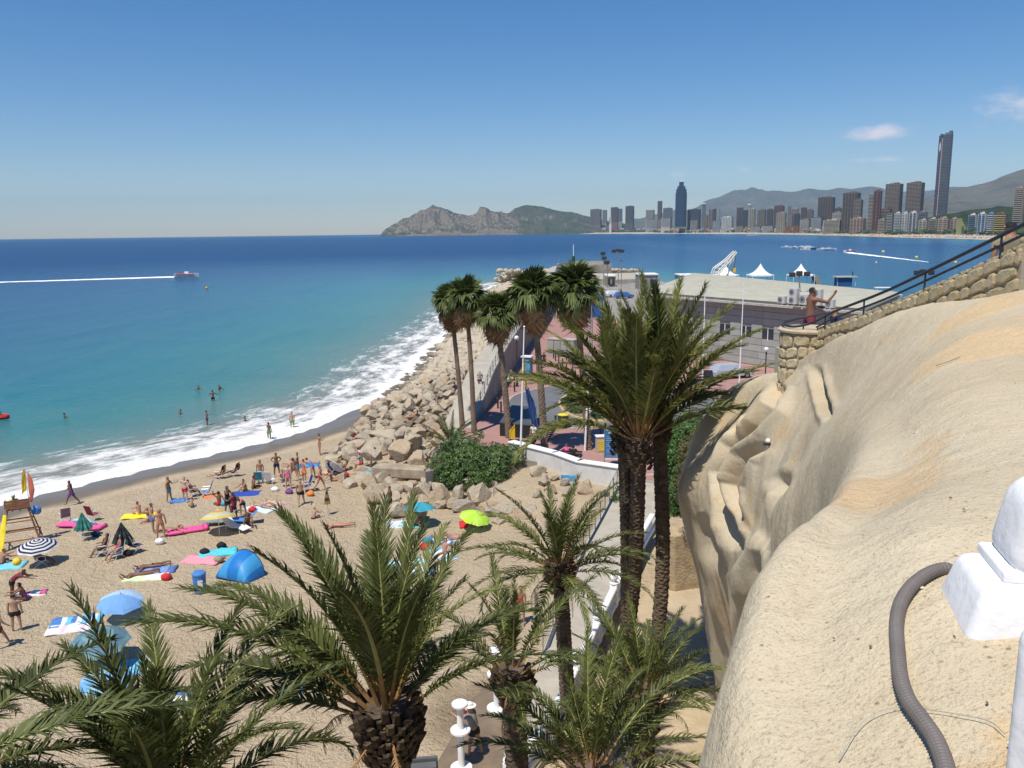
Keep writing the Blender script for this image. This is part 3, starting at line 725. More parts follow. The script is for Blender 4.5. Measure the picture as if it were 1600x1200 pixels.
def trunk_mesh(pts, r0, r1, seed=0, scale_len=.11, head=None, rings=8, relief=.16):
    """trunk with spiralling leaf scars"""
    k = smooth_poly(pts, 10); L = sum(np.linalg.norm(b - a) for a, b in zip(k[:-1], k[1:])); n = max(20, int(L / scale_len * 3))
    acc = [0]
    for a, b in zip(k[:-1], k[1:]): acc.append(acc[-1] + np.linalg.norm(b - a))
    u = np.linspace(0, acc[-1], n); ka = np.array(k)
    pp = np.stack([np.interp(u, acc, ka[:, j]) for j in range(3)], -1)
    rad = []
    for i in range(n):
        t = i / (n - 1); r = r0 + (r1 - r0) * t + .22 * r0 * math.exp(-t * 14)
        if head: r += head[0] * math.exp(-((t - 1 + head[1]) / head[2]) ** 2)
        rad.append(r)
    rnd = random.Random(seed); seg = 18
    def jit(i, kk):
        ph = (u[i] / scale_len + kk / seg * 3) % 1.0
        return 1 + relief * (ph - .5) + .07 * math.sin(kk * 2 * math.pi / seg * 6 + int(u[i] / scale_len) * math.pi) + rnd.uniform(-.04, .04)
    return MB().tube([tuple(p) for p in pp], rad, seg, 0, True, jit=jit)
def date_palm(base, top, r0, r1, nf, key, label, L, el=(86, 2), seed=0, nb=0, head=(.10, .03, .035), dead=3, pts=None, group='date palms on the slope between beach and cliff', scl=1.0, ycount=2, droopsel=None, fk=None, gap=0):
    rnd = random.Random(seed)
    root = empty('date_palm', base, 0, label, 'palm tree', group)
    B = Vector(base); T = Vector(top) - B
    mid = pts or [(0, 0, 0), tuple(T * .5 + Vector((T.x * .1, 0, 0))), tuple(T)]
    trunk_mesh(mid, r0, r1, seed, head=head).build('trunk', M_trunk, root)
    ms = fronds(key, **(fk or {})); sc = L / 3.2
    for i in range(nf):
        u = (i + .5) / nf
        e = el[0] + (el[1] - el[0]) * u ** .85 + rnd.uniform(-6, 6)
        az = i * 2.39996 + rnd.uniform(-.22, .22) + seed
        if gap and ((e < gap and math.sin(az) < -.55) or (e < 34 and math.cos(az) > .5)): continue
        m = ms[min(5, max(0, int(u * 4.2 + rnd.uniform(-.3, 1.4))))] if not droopsel else ms[rnd.choice(droopsel)]
        s = sc * rnd.uniform(.88, 1.08) * (1 if u > .12 else .8)
        if gap and math.cos(az) > .45: s *= .80
        r = r1 * (.2 + .75 * u)
        o = link('frond', m, root, (T.x + math.cos(az) * r, T.y + math.sin(az) * r, T.z - .05 - .28 * u), (0, R(-e), az), (s, s, s))
        if i % 11 == 10 and ycount > 0:
            ycount -= 1; o.data = YF[i % 3]; 
    for i in range(dead):
        az = rnd.uniform(0, 6.28)
        link('dead_frond', DF[i % len(DF)], root, (T.x + math.cos(az) * r1 * 1.1, T.y + math.sin(az) * r1 * 1.1, T.z - .35), (0, R(-rnd.uniform(-40, 15)), az), (sc * .5,) * 3)
    for i in range(nb):
        u = i / nb; az = i * 2.39996; z = T.z - .06 - u * .78; rr = r1 * 1.02 + .10 * math.sin(math.pi * min(1, u * 1.15 + .05))
        dx = T.normalized() * (z - T.z)
        s = rnd.uniform(.9, 1.35)
        link('leaf_base', _stub, root, (T.x + dx.x + math.cos(az) * rr, T.y + dx.y + math.sin(az) * rr, z), (R(rnd.uniform(-32, -12)), 0, az - math.pi / 2), (s, s, s))
    return root
YF = [frond_mesh('frond', droop=d, n=70, ll=.5, seed=50 + d, mats=[M_leaf_y, M_rach, M_rach_o]) for d in (45, 70, 30)]
DF = [frond_mesh('dead_frond', droop=d, n=34, ll=.34, seed=70 + d, mats=[M_dead, M_dead, M_rach_o], vee=-.5, hang=.5) for d in (95, 120)]
def top_at(px, py, Y): return PD(px, py, Y)
def gbase(x, y): return (x, y, GZ(x, y) - .15)
big = dict(n=88, ll=.52, w=.040)
med = dict(n=60, ll=.50, w=.046)
t = top_at(605, 1098, 10.2)
date_palm(gbase(t.x + .15, t.y + .3), t, .30, .26, 46, 'near', 'full-crowned date palm in the centre foreground with a thick ball of cut leaf bases', 3.3, (87, 12), 1, gap=62, nb=130, head=(.06, .04, .03), dead=5, fk=big, droopsel=None)
t = top_at(262, 1262, 8.6)
date_palm(gbase(t.x - .1, t.y + .2), t, .30, .25, 24, 'near', 'date palm cut off by the lower edge whose upright fronds rise over the left sand', 2.65, (88, 40), 2, 0, dead=0, ycount=1)
t = top_at(-140, 1215, 6.8)
date_palm(gbase(t.x, t.y), t, .30, .25, 34, 'near', 'nearest date palm, its long fronds sweeping in from the lower left corner', 2.35, (34, -22), 3.3, 0, dead=0, ycount=2)
t = top_at(874, 878, 21)
date_palm((t.x + .5, t.y - .9, 1.3), t, .21, .20, 34, 'mid', 'slim date palm in front of the ramp railing with fronds hanging below its head', 2.7, (86, 0), 4, 60, (.07, .03, .03), 6, fk=med)
t = top_at(800, 1040, 15)
date_palm((t.x + .35, t.y + .2, 1.3), t, .24, .22, 14, 'mid', 'date palm beside the beach showers, stubby head and few upright fronds', 2.3, (88, 30), 5, 70, (.08, .04, .04), 3)
t = top_at(925, 1196, 11.5)
date_palm((t.x, t.y + .6, 1.5), t, .24, .22, 24, 'mid', 'date palm at the lower edge over the white balustrade', 2.1, (86, 22), 6.2, 0, dead=0)
t = top_at(1006, 1075, 14)
date_palm((t.x + .1, t.y, 1.5), t, .22, .20, 27, 'mid', 'date palm with feathery young crown just right of the tall triple palm', 1.9, (86, 14), 7, 40, (.06, .03, .03), 2)
# the tall triple-stemmed palm
def triple():
    t = top_at(1000, 660, 24)
    root = empty('date_palm', (t.x - .3, t.y, 1.4), 0, 'tall three-stemmed date palm whose big shared crown stands before the harbour', 'palm tree', 'date palms on the slope between beach and cliff')
    b = root.location
    rnd = random.Random(5)
    heads = [(975, 662, 24.2, (974, 1110), .22), (999, 680, 23.6, (962, 1100), .24), (1029, 640, 24.6, (1010, 1130), .23)]
    ms = fronds('tri', n=84, ll=.60, w=.048, mats=[mat('palm_leaflets_yellow_green', (.125, .145, .034), .5, .35, 1.3, col2=(.215, .22, .06), spec=.25, trans=.25, objrand=.3), M_rach, M_rach_o])  # lighter, yellower green leaflets for this shared crown
    for j, (px, py, Y, fo, r) in enumerate(heads):
        T = top_at(px, py, Y) - b
        F = Vector((P(fo[0], fo[1], 1.4).x, P(fo[0], fo[1], 1.4).y, 1.2)) - b
        md = (F + T) * .5 + Vector((.12 + .1 * j, 0, 0))
        trunk_mesh([tuple(F), tuple(md), tuple(T)], r, r * .92, j, head=(.10, .035, .035), scale_len=.13).build('trunk', M_trunk, root)
        for i in range(26):
            u = (i + .5) / 26; e = 87 + (22 - 87) * u ** .95 + rnd.uniform(-6, 6); az = i * 2.4 + j * 1.1
            if e < 50 and math.sin(az) < -.5: continue
            s = 1.22 * rnd.uniform(.9, 1.08)
            m = ms[min(4, max(0, int(u * 3.4 + rnd.uniform(-.3, 1.3))))]
            o = link('frond', m, root, (T.x + math.cos(az) * .15, T.y + math.sin(az) * .15, T.z - .2 * u), (0, R(-e), az), (s, s, s))
            if i in (9, 20): o.data = YF[j]
        for i in range(40):
            u = i / 40; az = i * 2.39996
            link('leaf_base', _stub, root, (T.x + math.cos(az) * r * 1.15, T.y + math.sin(az) * r * 1.15, T.z - .1 - u * .9), (R(-24), 0, az - math.pi / 2), (1.3,) * 3)
triple()
# young palm among the boulders
t = P(704, 700, 2.6)
date_palm((t.x, t.y, 1.8), (t.x, t.y, 3.0), .2, .18, 20, 'mid', 'small young date palm growing out of the boulders', 2.5, (84, 15), 9, 0, dead=0, ycount=0, group=None)
# ---------------------------------------------------------------- fan palms
M_fan = mat('fan_leaf', (.07, .105, .024), .5, .35, 1.2, spec=.3, col2=(.135, .165, .042), trans=.2, objrand=.3)
M_fand = mat('dead_fan_leaf', (.25, .15, .07), .9, .35, 2, objrand=.3)
def fan_mesh(name, m, mst, rad=1.0, stem=.9, seed=0, dr=.25, fold=.10):
    rnd = random.Random(seed); b = MB(); b.tube([(0, 0, 0), (stem * .6, 0, .05), (stem, 0, 0)], [.022, .018, .014], 4, 1)
    n = 26
    for k in range(n):
        a = R(-115 + 230 * k / (n - 1)); l = rad * (.78 + .22 * math.cos(a * .8)) * rnd.uniform(.88, 1.05); z = fold * (1 if k % 2 else -1)
        c = Vector((stem, 0, 0)); d = Vector((math.cos(a), math.sin(a), 0)); p = Vector((-d.y, d.x, 0)); w = l * .10
        m1 = c + d * l * .6 + Vector((0, 0, -dr * .15 * l))
        tip = c + d * l + Vector((0, 0, -dr * l * rnd.uniform(.6, 1.7)))
        b.add([c, m1 - p * w + Vector((0, 0, z * .3)), m1 + Vector((0, 0, -z * .3)), m1 + p * w + Vector((0, 0, z * .3)), tip], [(0, 1, 2), (0, 2, 3), (1, 4, 2), (2, 4, 3)], 0)
    return b.mesh(name, [m, mst])
FAN = [fan_mesh('fan_leaf', M_fan, M_rach, seed=i, dr=d) for i, d in enumerate((.15, .3, .5, .75))]
FAND = [fan_mesh('dead_leaf', M_fand, M_fand, seed=9 + i, dr=1.1, rad=.95, fold=.2) for i in range(2)]
def fan_palm(fpx, cpx, z0, label, r=.22, s=1.0, seed=0, lean=0):
    F = P(fpx[0], fpx[1], z0); T = PD(cpx[0], cpx[1], F.y)
    root = empty('fan_palm', (F.x, F.y, z0 - .2), 0, label, 'palm tree', 'fan palms along the sea wall')
    t = T - root.location; rnd = random.Random(seed)
    trunk_mesh([(0, 0, 0), (t.x * .55 + .1, 0, t.z * .5), tuple(t)], r, r * .72, seed, scale_len=.16, relief=.09).build('trunk', mat('fan_palm_trunk', (.20, .145, .10), .95, .3, 3, .6, 22), root)
    for i in range(38):
        u = (i + .5) / 38; e = 80 - 92 * u + rnd.uniform(-10, 10); az = i * 2.39996
        sc = s * rnd.uniform(.85, 1.1)
        link('fan_leaf', FAN[min(3, int(u * 4))], root, (t.x, t.y, t.z), (rnd.uniform(-.5, .5), R(-e), az), (sc * .9, sc * .9, sc * .9))
    for i in range(24):
        u = (i + .5) / 24; az = i * 2.39996; sc = s * rnd.uniform(.7, .95)
        link('dead_leaf', FAND[i % 2], root, (t.x, t.y, t.z - .1 - u * .5), (rnd.uniform(-.6, .6), R(38 + 40 * u + rnd.uniform(-8, 8)), az), (sc, sc, sc * .8))
fan_palm((723, 668), (704, 474), 2.5, 'leftmost of the fan palms, its thin trunk nearest the boulders', .20, 1.0, 1)
fan_palm((741, 676), (728, 466), 2.5, 'second fan palm from the left, crown touching its left neighbour', .20, 1.05, 2)
fan_palm((796, 684), (776, 492), 2.5, 'lowest-crowned fan palm, its trunk rising beside the black stage box', .25, 1.1, 3)
fan_palm((852, 712), (833, 462), 2.5, 'fan palm with thick leaning trunk behind the yellow and blue flag', .25, 1.2, 4)
fan_palm((920, 702), (898, 455), 2.5, 'rightmost fan palm, tall trunk crossing the round traffic island', .24, 1.3, 5)
# ---------------------------------------------------------------- shrubs
def leaf_cloud(lumps, n, size, seed, flat=.5):
    """many small leaf clusters spread through overlapping lumps"""
    rnd = random.Random(seed); b = MB(); tot = sum(l[3] * l[4] * l[5] for l in lumps)
    for (x, y, z, rx, ry, rz) in lumps:
        for _ in range(int(n * rx * ry * rz / tot)):
            u = rnd.gauss(0, 1), rnd.gauss(0, 1), rnd.gauss(0, 1); L = math.sqrt(sum(q * q for q in u)) or 1
            k = rnd.uniform(.55, 1.0) ** .6
            k *= 1 + .18 * math.sin(u[0] * 3 + x * 5) * math.cos(u[1] * 4)
            c = Vector((x + u[0] / L * rx * k, y + u[1] / L * ry * k, z + u[2] / L * rz * k))
            nrm = Vector((u[0] / L + rnd.uniform(-.7, .7), u[1] / L + rnd.uniform(-.7, .7), u[2] / L + rnd.uniform(-.2, .9))).normalized()
            a = nrm.orthogonal().normalized(); a = Matrix.Rotation(rnd.uniform(0, 6.28), 3, nrm) @ a; d = nrm.cross(a)
            s = size * rnd.uniform(.5, 1.3)
            for q in range(3):
                ang = q * 2.1 + rnd.uniform(-.4, .4); e = (a * math.cos(ang) + d * math.sin(ang)); f = nrm.cross(e)
                t = e * s + nrm * s * rnd.uniform(-.1, .45)
                b.add([c, c + t * .55 + f * s * .26, c + t, c + t * .55 - f * s * .26], [(0, 1, 2, 3)], 0)
    return b
M_bush = mat('bush_leaves', (.055, .105, .024), .5, .4, 1.1, col2=(.125, .21, .05), spec=.4, trans=.2)
M_bush2 = mat('bright_bush_leaves', (.05, .11, .02), .5, .35, 1.0, col2=(.10, .19, .04), trans=.25)
M_brown = mat('dry_shrub_leaves', (.085, .075, .03), .8, .35, 1.6, col2=(.15, .12, .05), trans=.15)
M_twig = mat('twigs', (.10, .075, .05), .9, .2, 6)
def shrub(c, lumps, n, size, m, label, seed, stems=7, name='bush', cat='bush'):
    root = empty(name, c, 0, label, cat); rnd = random.Random(seed)
    leaf_cloud(lumps, n, size, seed).build('leaves', m, root)
    b = MB()
    for i in range(stems):
        l = rnd.choice(lumps); b.tube([(rnd.uniform(-.3, .3), rnd.uniform(-.3, .3), -.4), (l[0] * .5, l[1] * .5, l[2] * .5), (l[0] + rnd.uniform(-.4, .4), l[1], l[2] + l[5] * .4)], [.07, .05, .015], 5)
    b.build('stems', M_twig, root)
    return root
p = P(735, 735, 2.2)
shrub((p.x, p.y, 1.6), [(-1.6, 0, .9, 1.3, 1.2, 1.0), (0, .2, 1.2, 1.5, 1.4, 1.1), (1.6, .6, 1.3, 1.4, 1.3, .9), (2.7, 1.2, 1.3, .9, .9, .7), (-.6, 1.4, 1.6, 1.5, 1.0, 1.0), (.2, -1.0, .4, 1.5, .8, .9), (-1.3, -.7, .3, 1.1, .8, .7), (1.6, -.5, .6, 1.1, .8, .8), (-.9, 1.9, 2.6, .5, .4, .45), (.5, 2.0, 2.5, .35, .35, .4)],
      7500, .17, M_bush, 'wide dark green bush growing over the boulders', 3)
p = P(1068, 790, 2.0)
shrub((p.x, p.y, 1.6), [(0, 0, 1.0, 1.5, 1.3, 1.5), (.2, .6, 2.7, 1.6, 1.3, 1.4), (.5, 1.6, 4.0, 1.6, 1.3, 1.1), (-.5, 3.6, 4.0, .9, .8, .8), (1.2, 4.2, 4.4, .8, .7, .6), (1.2, 2, 3.2, 1.2, 1.2, 1.4), (-.2, 1.6, 3.2, 1.0, 1.0, 1.2), (-3.4, 0, 1.0, .7, .7, .6), (-3.0, 1.2, 1.9, .5, .5, .5), (-3.6, .2, .2, .6, .6, .7), (.3, .3, -.2, 1.4, 1.0, 1.0)],
      8500, .19, M_bush2, 'tall bright green bush filling the gap between the triple palm and the cliff', 4)
p = PD(1098, 715, 34)
shrub((p.x, p.y, p.z - 1.6), [(0, 0, 1.4, 1.1, 1.1, 1.5), (.4, .1, 2.4, .9, .9, 1.1), (-.3, 0, .4, .9, .9, 1.2), (.8, .2, 3.0, .6, .6, .6)], 5000, .10, M_brown, 'brownish dry shrub against the outer edge of the cliff', 5)
def agave():
    p = PD(1128, 645, 33); root = empty('agave', (p.x, p.y, p.z - .3), 0, 'grey-green agave rosette beside the brownish shrub', 'plant'); rnd = random.Random(1)
    m = mat('agave_leaf', (.17, .21, .15), .6, .2, 2)
    for i in range(22):
        az = i * 2.4; e = R(80 - 68 * i / 22); L = rnd.uniform(1.1, 1.5)
        b = MB(); b.add([(0, -.06, 0), (0, .06, 0), (L * .45, .08, .02), (L * .45, -.08, .02), (L, 0, -.06), (.2, 0, -.05), (L * .45, 0, -.06)], [(0, 1, 2, 3), (3, 2, 4), (1, 0, 5), (0, 3, 6, 5), (5, 6, 2, 1), (6, 3, 4), (6, 4, 2)])
        b.build('leaf', m, root, rot=(0, -e, az))
agave()
# ---------------------------------------------------------------- boulders
def boulder_mesh(seed):
    rnd = random.Random(seed); vs = [Vector(v) for v in ICO[3][0]]
    for _ in range(15):
        n = Vector((rnd.gauss(0, 1), rnd.gauss(0, 1), rnd.gauss(0, 1))).normalized(); h = rnd.uniform(.42, .80)
        for i, v in enumerate(vs):
            d = v.dot(n)
            if d > h: vs[i] = v - n * (d - h) * .985
    a = np.array([tuple(v) for v in vs]); q = fbm(a[:, 0] * 2.2 + seed, a[:, 1] * 2.2, a[:, 2] * 2.2, 4, seed) * .07
    vs = [v * (1 + float(q[i])) for i, v in enumerate(vs)]
    return MB().add(vs, ICO[3][1]).mesh('boulder', M_boul, False)
t_ = NT('boulder_stone'); pos = t_.new('TexCoord').outputs['Object']
_o = t_.new('ObjectInfo').outputs['Random']; _n = t_.noise(pos, 1.6, 7, .65); _n2 = t_.noise(pos, 7, 5, .7)
_c = t_.mix(t_.mr(_n, .3, .7), (.40, .33, .235), (.53, .455, .34)); _c = t_.mix(t_.math('MULTIPLY', t_.mr(_o, .5, 1), .6), _c, (.42, .28, .16)); _c = t_.mix(t_.mr(_o, 0, .25, .4, 0), _c, (.24, .21, .18))
_c = t_.mix(t_.mr(_n2, .55, .7, 0, .5), _c, (.20, .15, .10))
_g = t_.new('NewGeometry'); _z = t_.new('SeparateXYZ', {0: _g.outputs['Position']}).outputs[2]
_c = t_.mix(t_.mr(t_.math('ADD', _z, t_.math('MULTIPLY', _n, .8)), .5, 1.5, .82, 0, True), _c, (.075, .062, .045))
t_.put(t_.b, 'Base Color', _c); t_.b.inputs['Roughness'].default_value = .92
t_.put(t_.b, 'Normal', t_.new('Bump', {'Height': t_.math('ADD', _n, t_.math('MULTIPLY', _n2, .5)), 'Strength': 1.0, 'Distance': .14}).outputs[0])
M_boul = t_.m
BM_ = [boulder_mesh(i) for i in range(14)]
# boulders one can single out in the photograph: pixel centre, pixel size, how far the top is above the ground
NB = [(566, 752, 52, 'low boulder at the seaward tip of the pile beside the concrete slab'), (588, 742, 40, None), (612, 745, 44, None), (640, 752, 34, None), (601, 775, 54, None), (628, 762, 40, None),
      (655, 738, 40, None), (666, 755, 42, None), (683, 772, 50, None), (705, 782, 46, None), (660, 790, 44, None), (630, 795, 44, None), (680, 798, 44, None),
      (604, 708, 34, None), (620, 722, 30, None), (640, 706, 40, None), (655, 722, 34, None), (625, 700, 30, None), (610, 690, 34, None), (592, 668, 26, None)]
KEY = [((584, 700), 44, 'pale pitted boulder above the red and white towel'), ((606, 692), 22, 'upright brown boulder between two pale ones'), ((630, 705), 44, 'large split boulder above the sitting sunbathers'),
       ((652, 718), 38, 'sharp-edged grey boulder left of the green bush'), ((675, 708), 28, 'light boulder leaning against the bush'), ((645, 684), 38, 'wide tan boulder in the upper part of the beach pile'),
       ((626, 678), 26, 'finger-like boulder sticking up from the pile'), ((578, 750), 34, 'low boulder at the tip of the pile next to the concrete slab'), ((585, 768), 50, 'wedge boulder on the sand below the concrete slab'),
       ((614, 762), 32, 'flat boulder under the concrete slab'), ((607, 780), 42, 'long flat boulder behind the man in dark shorts'), ((640, 760), 30, 'round orange-brown boulder below the concrete slab'),
       ((640, 782), 44, 'smooth boulder left of the turquoise umbrella'), ((662, 765), 40, 'boulder just behind the turquoise umbrella'), ((686, 772), 40, 'blocky pale boulder right of the turquoise umbrella'),
       ((716, 768), 32, 'tilted pale boulder beside the big streaked one'), ((707, 786), 24, 'brown pillar-like boulder beside the big streaked one'), ((747, 772), 56, 'biggest boulder, streaked grey, under the green bush'),
       ((770, 800), 34, 'brown boulder behind the lime umbrella'), ((790, 796), 34, 'tan boulder second from the right end of the pile'), ((815, 803), 40, 'pale square boulder at the right end of the pile'), ((780, 812), 26, 'small boulder on the sand right of the lime umbrella'),
       ((846, 822), 22, 'smallest boulder lying alone right of the pile'), ((655, 800), 40, 'rounded boulder in front of the turquoise umbrella'), ((625, 795), 40, 'dark boulder beside the standing man in dark shorts'),
       ((775, 740), 34, 'boulder at the right foot of the green bush'), ((800, 735), 26, 'boulder below the flagpole'), ((790, 768), 26, 'shaded boulder at the right side of the streaked one'),
       ((640, 690 - 60), 26, 'dark wet boulder at the water line'), ((595, 655), 0, '')]
def sand_mound(): pass
BG = 'boulders of the sea defence'
def boulder(x, y, z, sx, sy, sz, i, label, kind=None, ry=None):
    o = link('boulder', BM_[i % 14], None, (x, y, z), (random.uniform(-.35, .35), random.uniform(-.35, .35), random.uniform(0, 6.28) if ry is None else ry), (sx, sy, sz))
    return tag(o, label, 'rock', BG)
def wallx(y): return np.interp(y, [p[1] for p in MOLE[:9]], [p[0] for p in MOLE[:9]])
def pile_z(x, y):
    w = wallx(y) - 1.9; d, sg, al = seg_dist(np.array([x]), np.array([y]), SHORE); s = float((d * sg)[0])
    t = max(0, min(1, s / max(.5, s + (w - x))))
    top = float(np.interp(y, [55, 62, 70, 82, 100, 300], [1.6, 2.0, 2.9, 4.4, 5.2, 5.4]))
    return -.3 + top * t ** .9, s
random.seed(21)
occ = []
for k, ((px, py), sz, lab) in enumerate(KEY):
    if not sz: continue
    p = P(px, py + sz * .2, 1.35 + max(0, (770 - py)) * .012); 
    r = sz / 1294 * p.y / .98 * .56
    g = .9 if py > 700 else 1.2
    occ.append((p.x, p.y, r * .8))
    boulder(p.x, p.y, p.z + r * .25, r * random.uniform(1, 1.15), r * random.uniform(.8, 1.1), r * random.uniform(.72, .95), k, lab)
cand = []
for _ in range(9000):
    y = 46 + 66 * random.random() ** 1.15 if random.random() < .55 else random.uniform(60, 300)
    lo = float(np.interp(y, [46, 50, 56, 62, 68, 75, 86, 97, 300], [-2, -9.5, -13, -13.5, -13.5, -13.6, -14.2, -13.2, -13])); w = float(wallx(y)) - 2.2
    if y < 58: w = float(np.interp(y, [46, 50, 58], [1.0, 1.5, -3.4]))
    x = random.uniform(lo, w)
    z, s = pile_z(x, y)
    if s < -.9: continue
    r = random.uniform(.45, .95) * (1.12 if y < 66 else .95) + (y > 120) * .35
    if all((x - a) ** 2 + (y - b) ** 2 > (.72 * (r + c)) ** 2 for a, b, c in occ if abs(b - y) < 4):
        occ.append((x, y, r)); cand.append((x, y, z, r))
for _ in range(60):
    x, y = random.uniform(-1.5, 4.6), random.uniform(47.2, 51.6)
    if y > 53.5 - (x + 1) * .85: continue
    r = random.uniform(.35, .7)
    if all((x - a) ** 2 + (y - b) ** 2 > (.75 * (r + c)) ** 2 for a, b, c in occ if abs(b - y) < 4): occ.append((x, y, r)); cand.append((x, y, GZ(x, y), r))
cand.sort(key=lambda c: c[1]); NI = 272
for k, (x, y, z, r) in enumerate(cand[:NI]):
    w_ = float(wallx(y)) - 2; d_ = pile_z(x, y)[1]; far_ = 'in the far stretch of the sea defence' if y > 95 else 'in the near stretch of the sea defence'
    lab = ('boulder at the water line ' + far_ if d_ < 1.6 else 'boulder just below the mole walkway ' + far_ if w_ - x < 2.2 else 'boulder halfway up the heaped slope ' + far_) if y > 66 else ('boulder packed in the pile near the wet sand' if x < -9 else 'boulder packed in the middle of the pile by the concrete slab' if x < -5 else 'boulder packed in the pile close to the wide green bush')
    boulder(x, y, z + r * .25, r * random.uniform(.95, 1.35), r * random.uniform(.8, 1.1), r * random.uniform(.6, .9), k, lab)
b = MB(); v2, f2 = ICO[2]
for k, (x, y, z, r) in enumerate(cand[NI:] + [(random.uniform(-5, 44), random.uniform(284, 304), random.uniform(0, 4.5), random.uniform(.5, .9)) for _ in range(600)] + [(random.uniform(-14, -4), random.uniform(150, 285), 0.2, 1.3) for _ in range(0)]):
    if y > 283 and x > -1: z = 4.8 * max(0, 1 - (y - 282) / 24)
    rz = random.uniform(0, 6.28); M = Matrix.Translation((x, y, z)) @ Matrix.Rotation(rz, 4, 'Z') @ Matrix.Diagonal((r * 1.2, r, r * .8, 1))
    b.add([Vector(v) * random.uniform(.8, 1.1) for v in v2], f2, 0, M)
tag(b.build('boulders', M_boul, None), kind='stuff')
# earth core under the boulders so no gap shows through
cy = np.linspace(46, 306, 120); U = np.linspace(0, 1, 24)
YY, UU = np.meshgrid(cy, U, indexing='ij')
lo = np.interp(cy, [46, 50, 58, 68, 86, 97, 124, 168, 262, 306], [-3, -9, -13, -13.4, -13, -12, -11, -8, -5, 4]); hi = np.interp(cy, [46, 50, 58] + [p[1] for p in MOLE[1:9]] + [306], [1.2, 1.6, -3.5] + [p[0] - 1.8 for p in MOLE[1:9]] + [30])
XX = lo[:, None] + (hi - lo)[:, None] * UU
top = np.interp(cy, [46, 55, 62, 70, 82, 100, 280, 306], [.9, 1.3, 1.6, 2.5, 4.0, 4.8, 5.0, .5])
ZZ = -.7 + (top[:, None] + .3) * UU ** .9 + .25 * fbm(XX, YY, 0, 2, 4)
tag(link('rubble_bank', grid_mesh('rubble_bank', XX, YY, ZZ, mat('rubble', (.17, .13, .09), .95, .4, 1.5, .8, 5, bdist=.1))), kind='structure')
# lone rocks on the wet sand and in the shallows
for k, (px, py, s, lab) in enumerate([(565, 664, 10, 'small weedy rock on the wet sand'), (567, 677, 18, 'dark rock at the edge of the wet sand near the red towel'), (585, 672, 20, 'dark rock next to the turquoise towel hung on the rocks'), (553, 693, 20, 'flat grey rock beside the red and white towel'),
                                      (636, 586, 10, 'small rock standing alone in the foam'), (602, 638, 34, 'flat weed-covered boulder jutting into the wet sand'), (622, 625, 34, 'brown flat boulder behind the weed-covered one'), (632, 606, 24, 'dark square boulder at the water line')]):
    p = G(px, py); r = s / 1294 * p.y * .5
    boulder(p.x, p.y, p.z + r * .2, r * 1.15, r, r * .6, k + 3, lab)
p = P(632, 730, 1.9)
o = MB().cbox((0, 0, 0), (4.4, 1.25, .7), .07).build('concrete_slab', mat('stained_concrete', (.34, .28, .20), .95, .3, 1.5, .6, 9), None, (p.x + .1, p.y - .3, 1.72), (0, 0, -.22)); tag(o, 'flat weathered concrete slab among the boulders with people sitting on it', 'slab')
# ---------------------------------------------------------------- the town across the bay
def wallmat(k):
    C = {'brown': (.17, .125, .095), 'dark': (.10, .085, .08), 'red': (.20, .10, .075), 'grey': (.27, .255, .24), 'cream': (.46, .40, .30), 'white': (.56, .54, .49), 'pink': (.40, .27, .21),
         'beige': (.33, .27, .20), 'teal': (.11, .18, .23), 'orange': (.46, .19, .09), 'blue': (.16, .26, .45), 'yellow': (.55, .40, .10), 'green': (.30, .33, .14), 'lilac': (.26, .235, .25)}[k]
    return mat('render_' + k, C, .85, .12, .05)
M_glass = mat('dark_windows', (.035, .045, .06), .25, .3, .3, spec=.5)
BL = {}
def bld(x0, x1, yt, yb, Y, wall, trim, label, style='rows', dep=.8, yaw=None, fl=3.1, top=True, cat='tower block', split=0):
    px = (x0 + x1) / 2
    T = PD(px, yt, Y); B = PD(px, yb, Y); w = abs(PD(x1, yt, Y).x - PD(x0, yt, Y).x)
    yaw = R(12) if yaw is None else R(yaw)
    az = math.atan2(T.x, T.y); ca, sa = abs(math.cos(yaw)), abs(math.sin(yaw))
    W = w * math.cos(az) / (ca + dep * sa) ; Dp = W * dep
    zb = min(B.z, 12) - 14; H = T.z - zb
    n = BL.get(label, 0); BL[label] = n + 1
    root = empty('building', (T.x, T.y + Dp * .5, zb), -az - yaw, label, cat)
    bw = MB(); bw.box((0, 0, H / 2), (W, Dp, H))
    bw.build('wall', wallmat(wall), root)
    m = MB(); s = MB(); nfl = int(H / fl)
    z0 = max(0, nfl - int((T.z - B.z + 16) / fl))
    nb = max(2, round(W / 6.5)); nd = max(1, round(Dp / 6.5))
    for i in range(z0, nfl):
        z = H - (nfl - i) * fl + .6
        if style == 'rows':
            s.box((0, -Dp / 2 - .7, z), (W * .94, 1.5, 1.0)); m.box((0, -Dp / 2 - .05, z + 1.45), (W * .9, .3, 1.3))
            s.box((-W / 2 - .3, 0, z), (.7, Dp * .7, .5)); m.box((-W / 2 - .04, 0, z + 1.3), (.3, Dp * .6, 1.1))
        else:
            for k in range(nb):
                x = -W / 2 + (k + .5) * W / nb
                if style == 'grid' or k % 2 == 0: s.box((x, -Dp / 2 - .5, z), (W / nb * .8, 1.1, 1.0))
                m.box((x, -Dp / 2 - .05, z + 1.45), (W / nb * .62, .3, 1.4))
            for k in range(nd):
                y = -Dp / 2 + (k + .5) * Dp / nd; m.box((-W / 2 - .05, y, z + 1.3), (.3, Dp / nd * .5, 1.3))
    if s.v: tag(s.build('balcony', wallmat(trim), root), kind='stuff')
    tag(m.build('window', M_glass, root), kind='stuff')
    if top:
        r = MB(); r.box((W * .12, 0, H + 1.6), (W * .34, Dp * .4, 3.2)); r.box((-W * .25, Dp * .1, H + 1.0), (W * .2, Dp * .3, 2.0)); r.build('roof_house', wallmat(wall), root)
    return root
ys = yshore
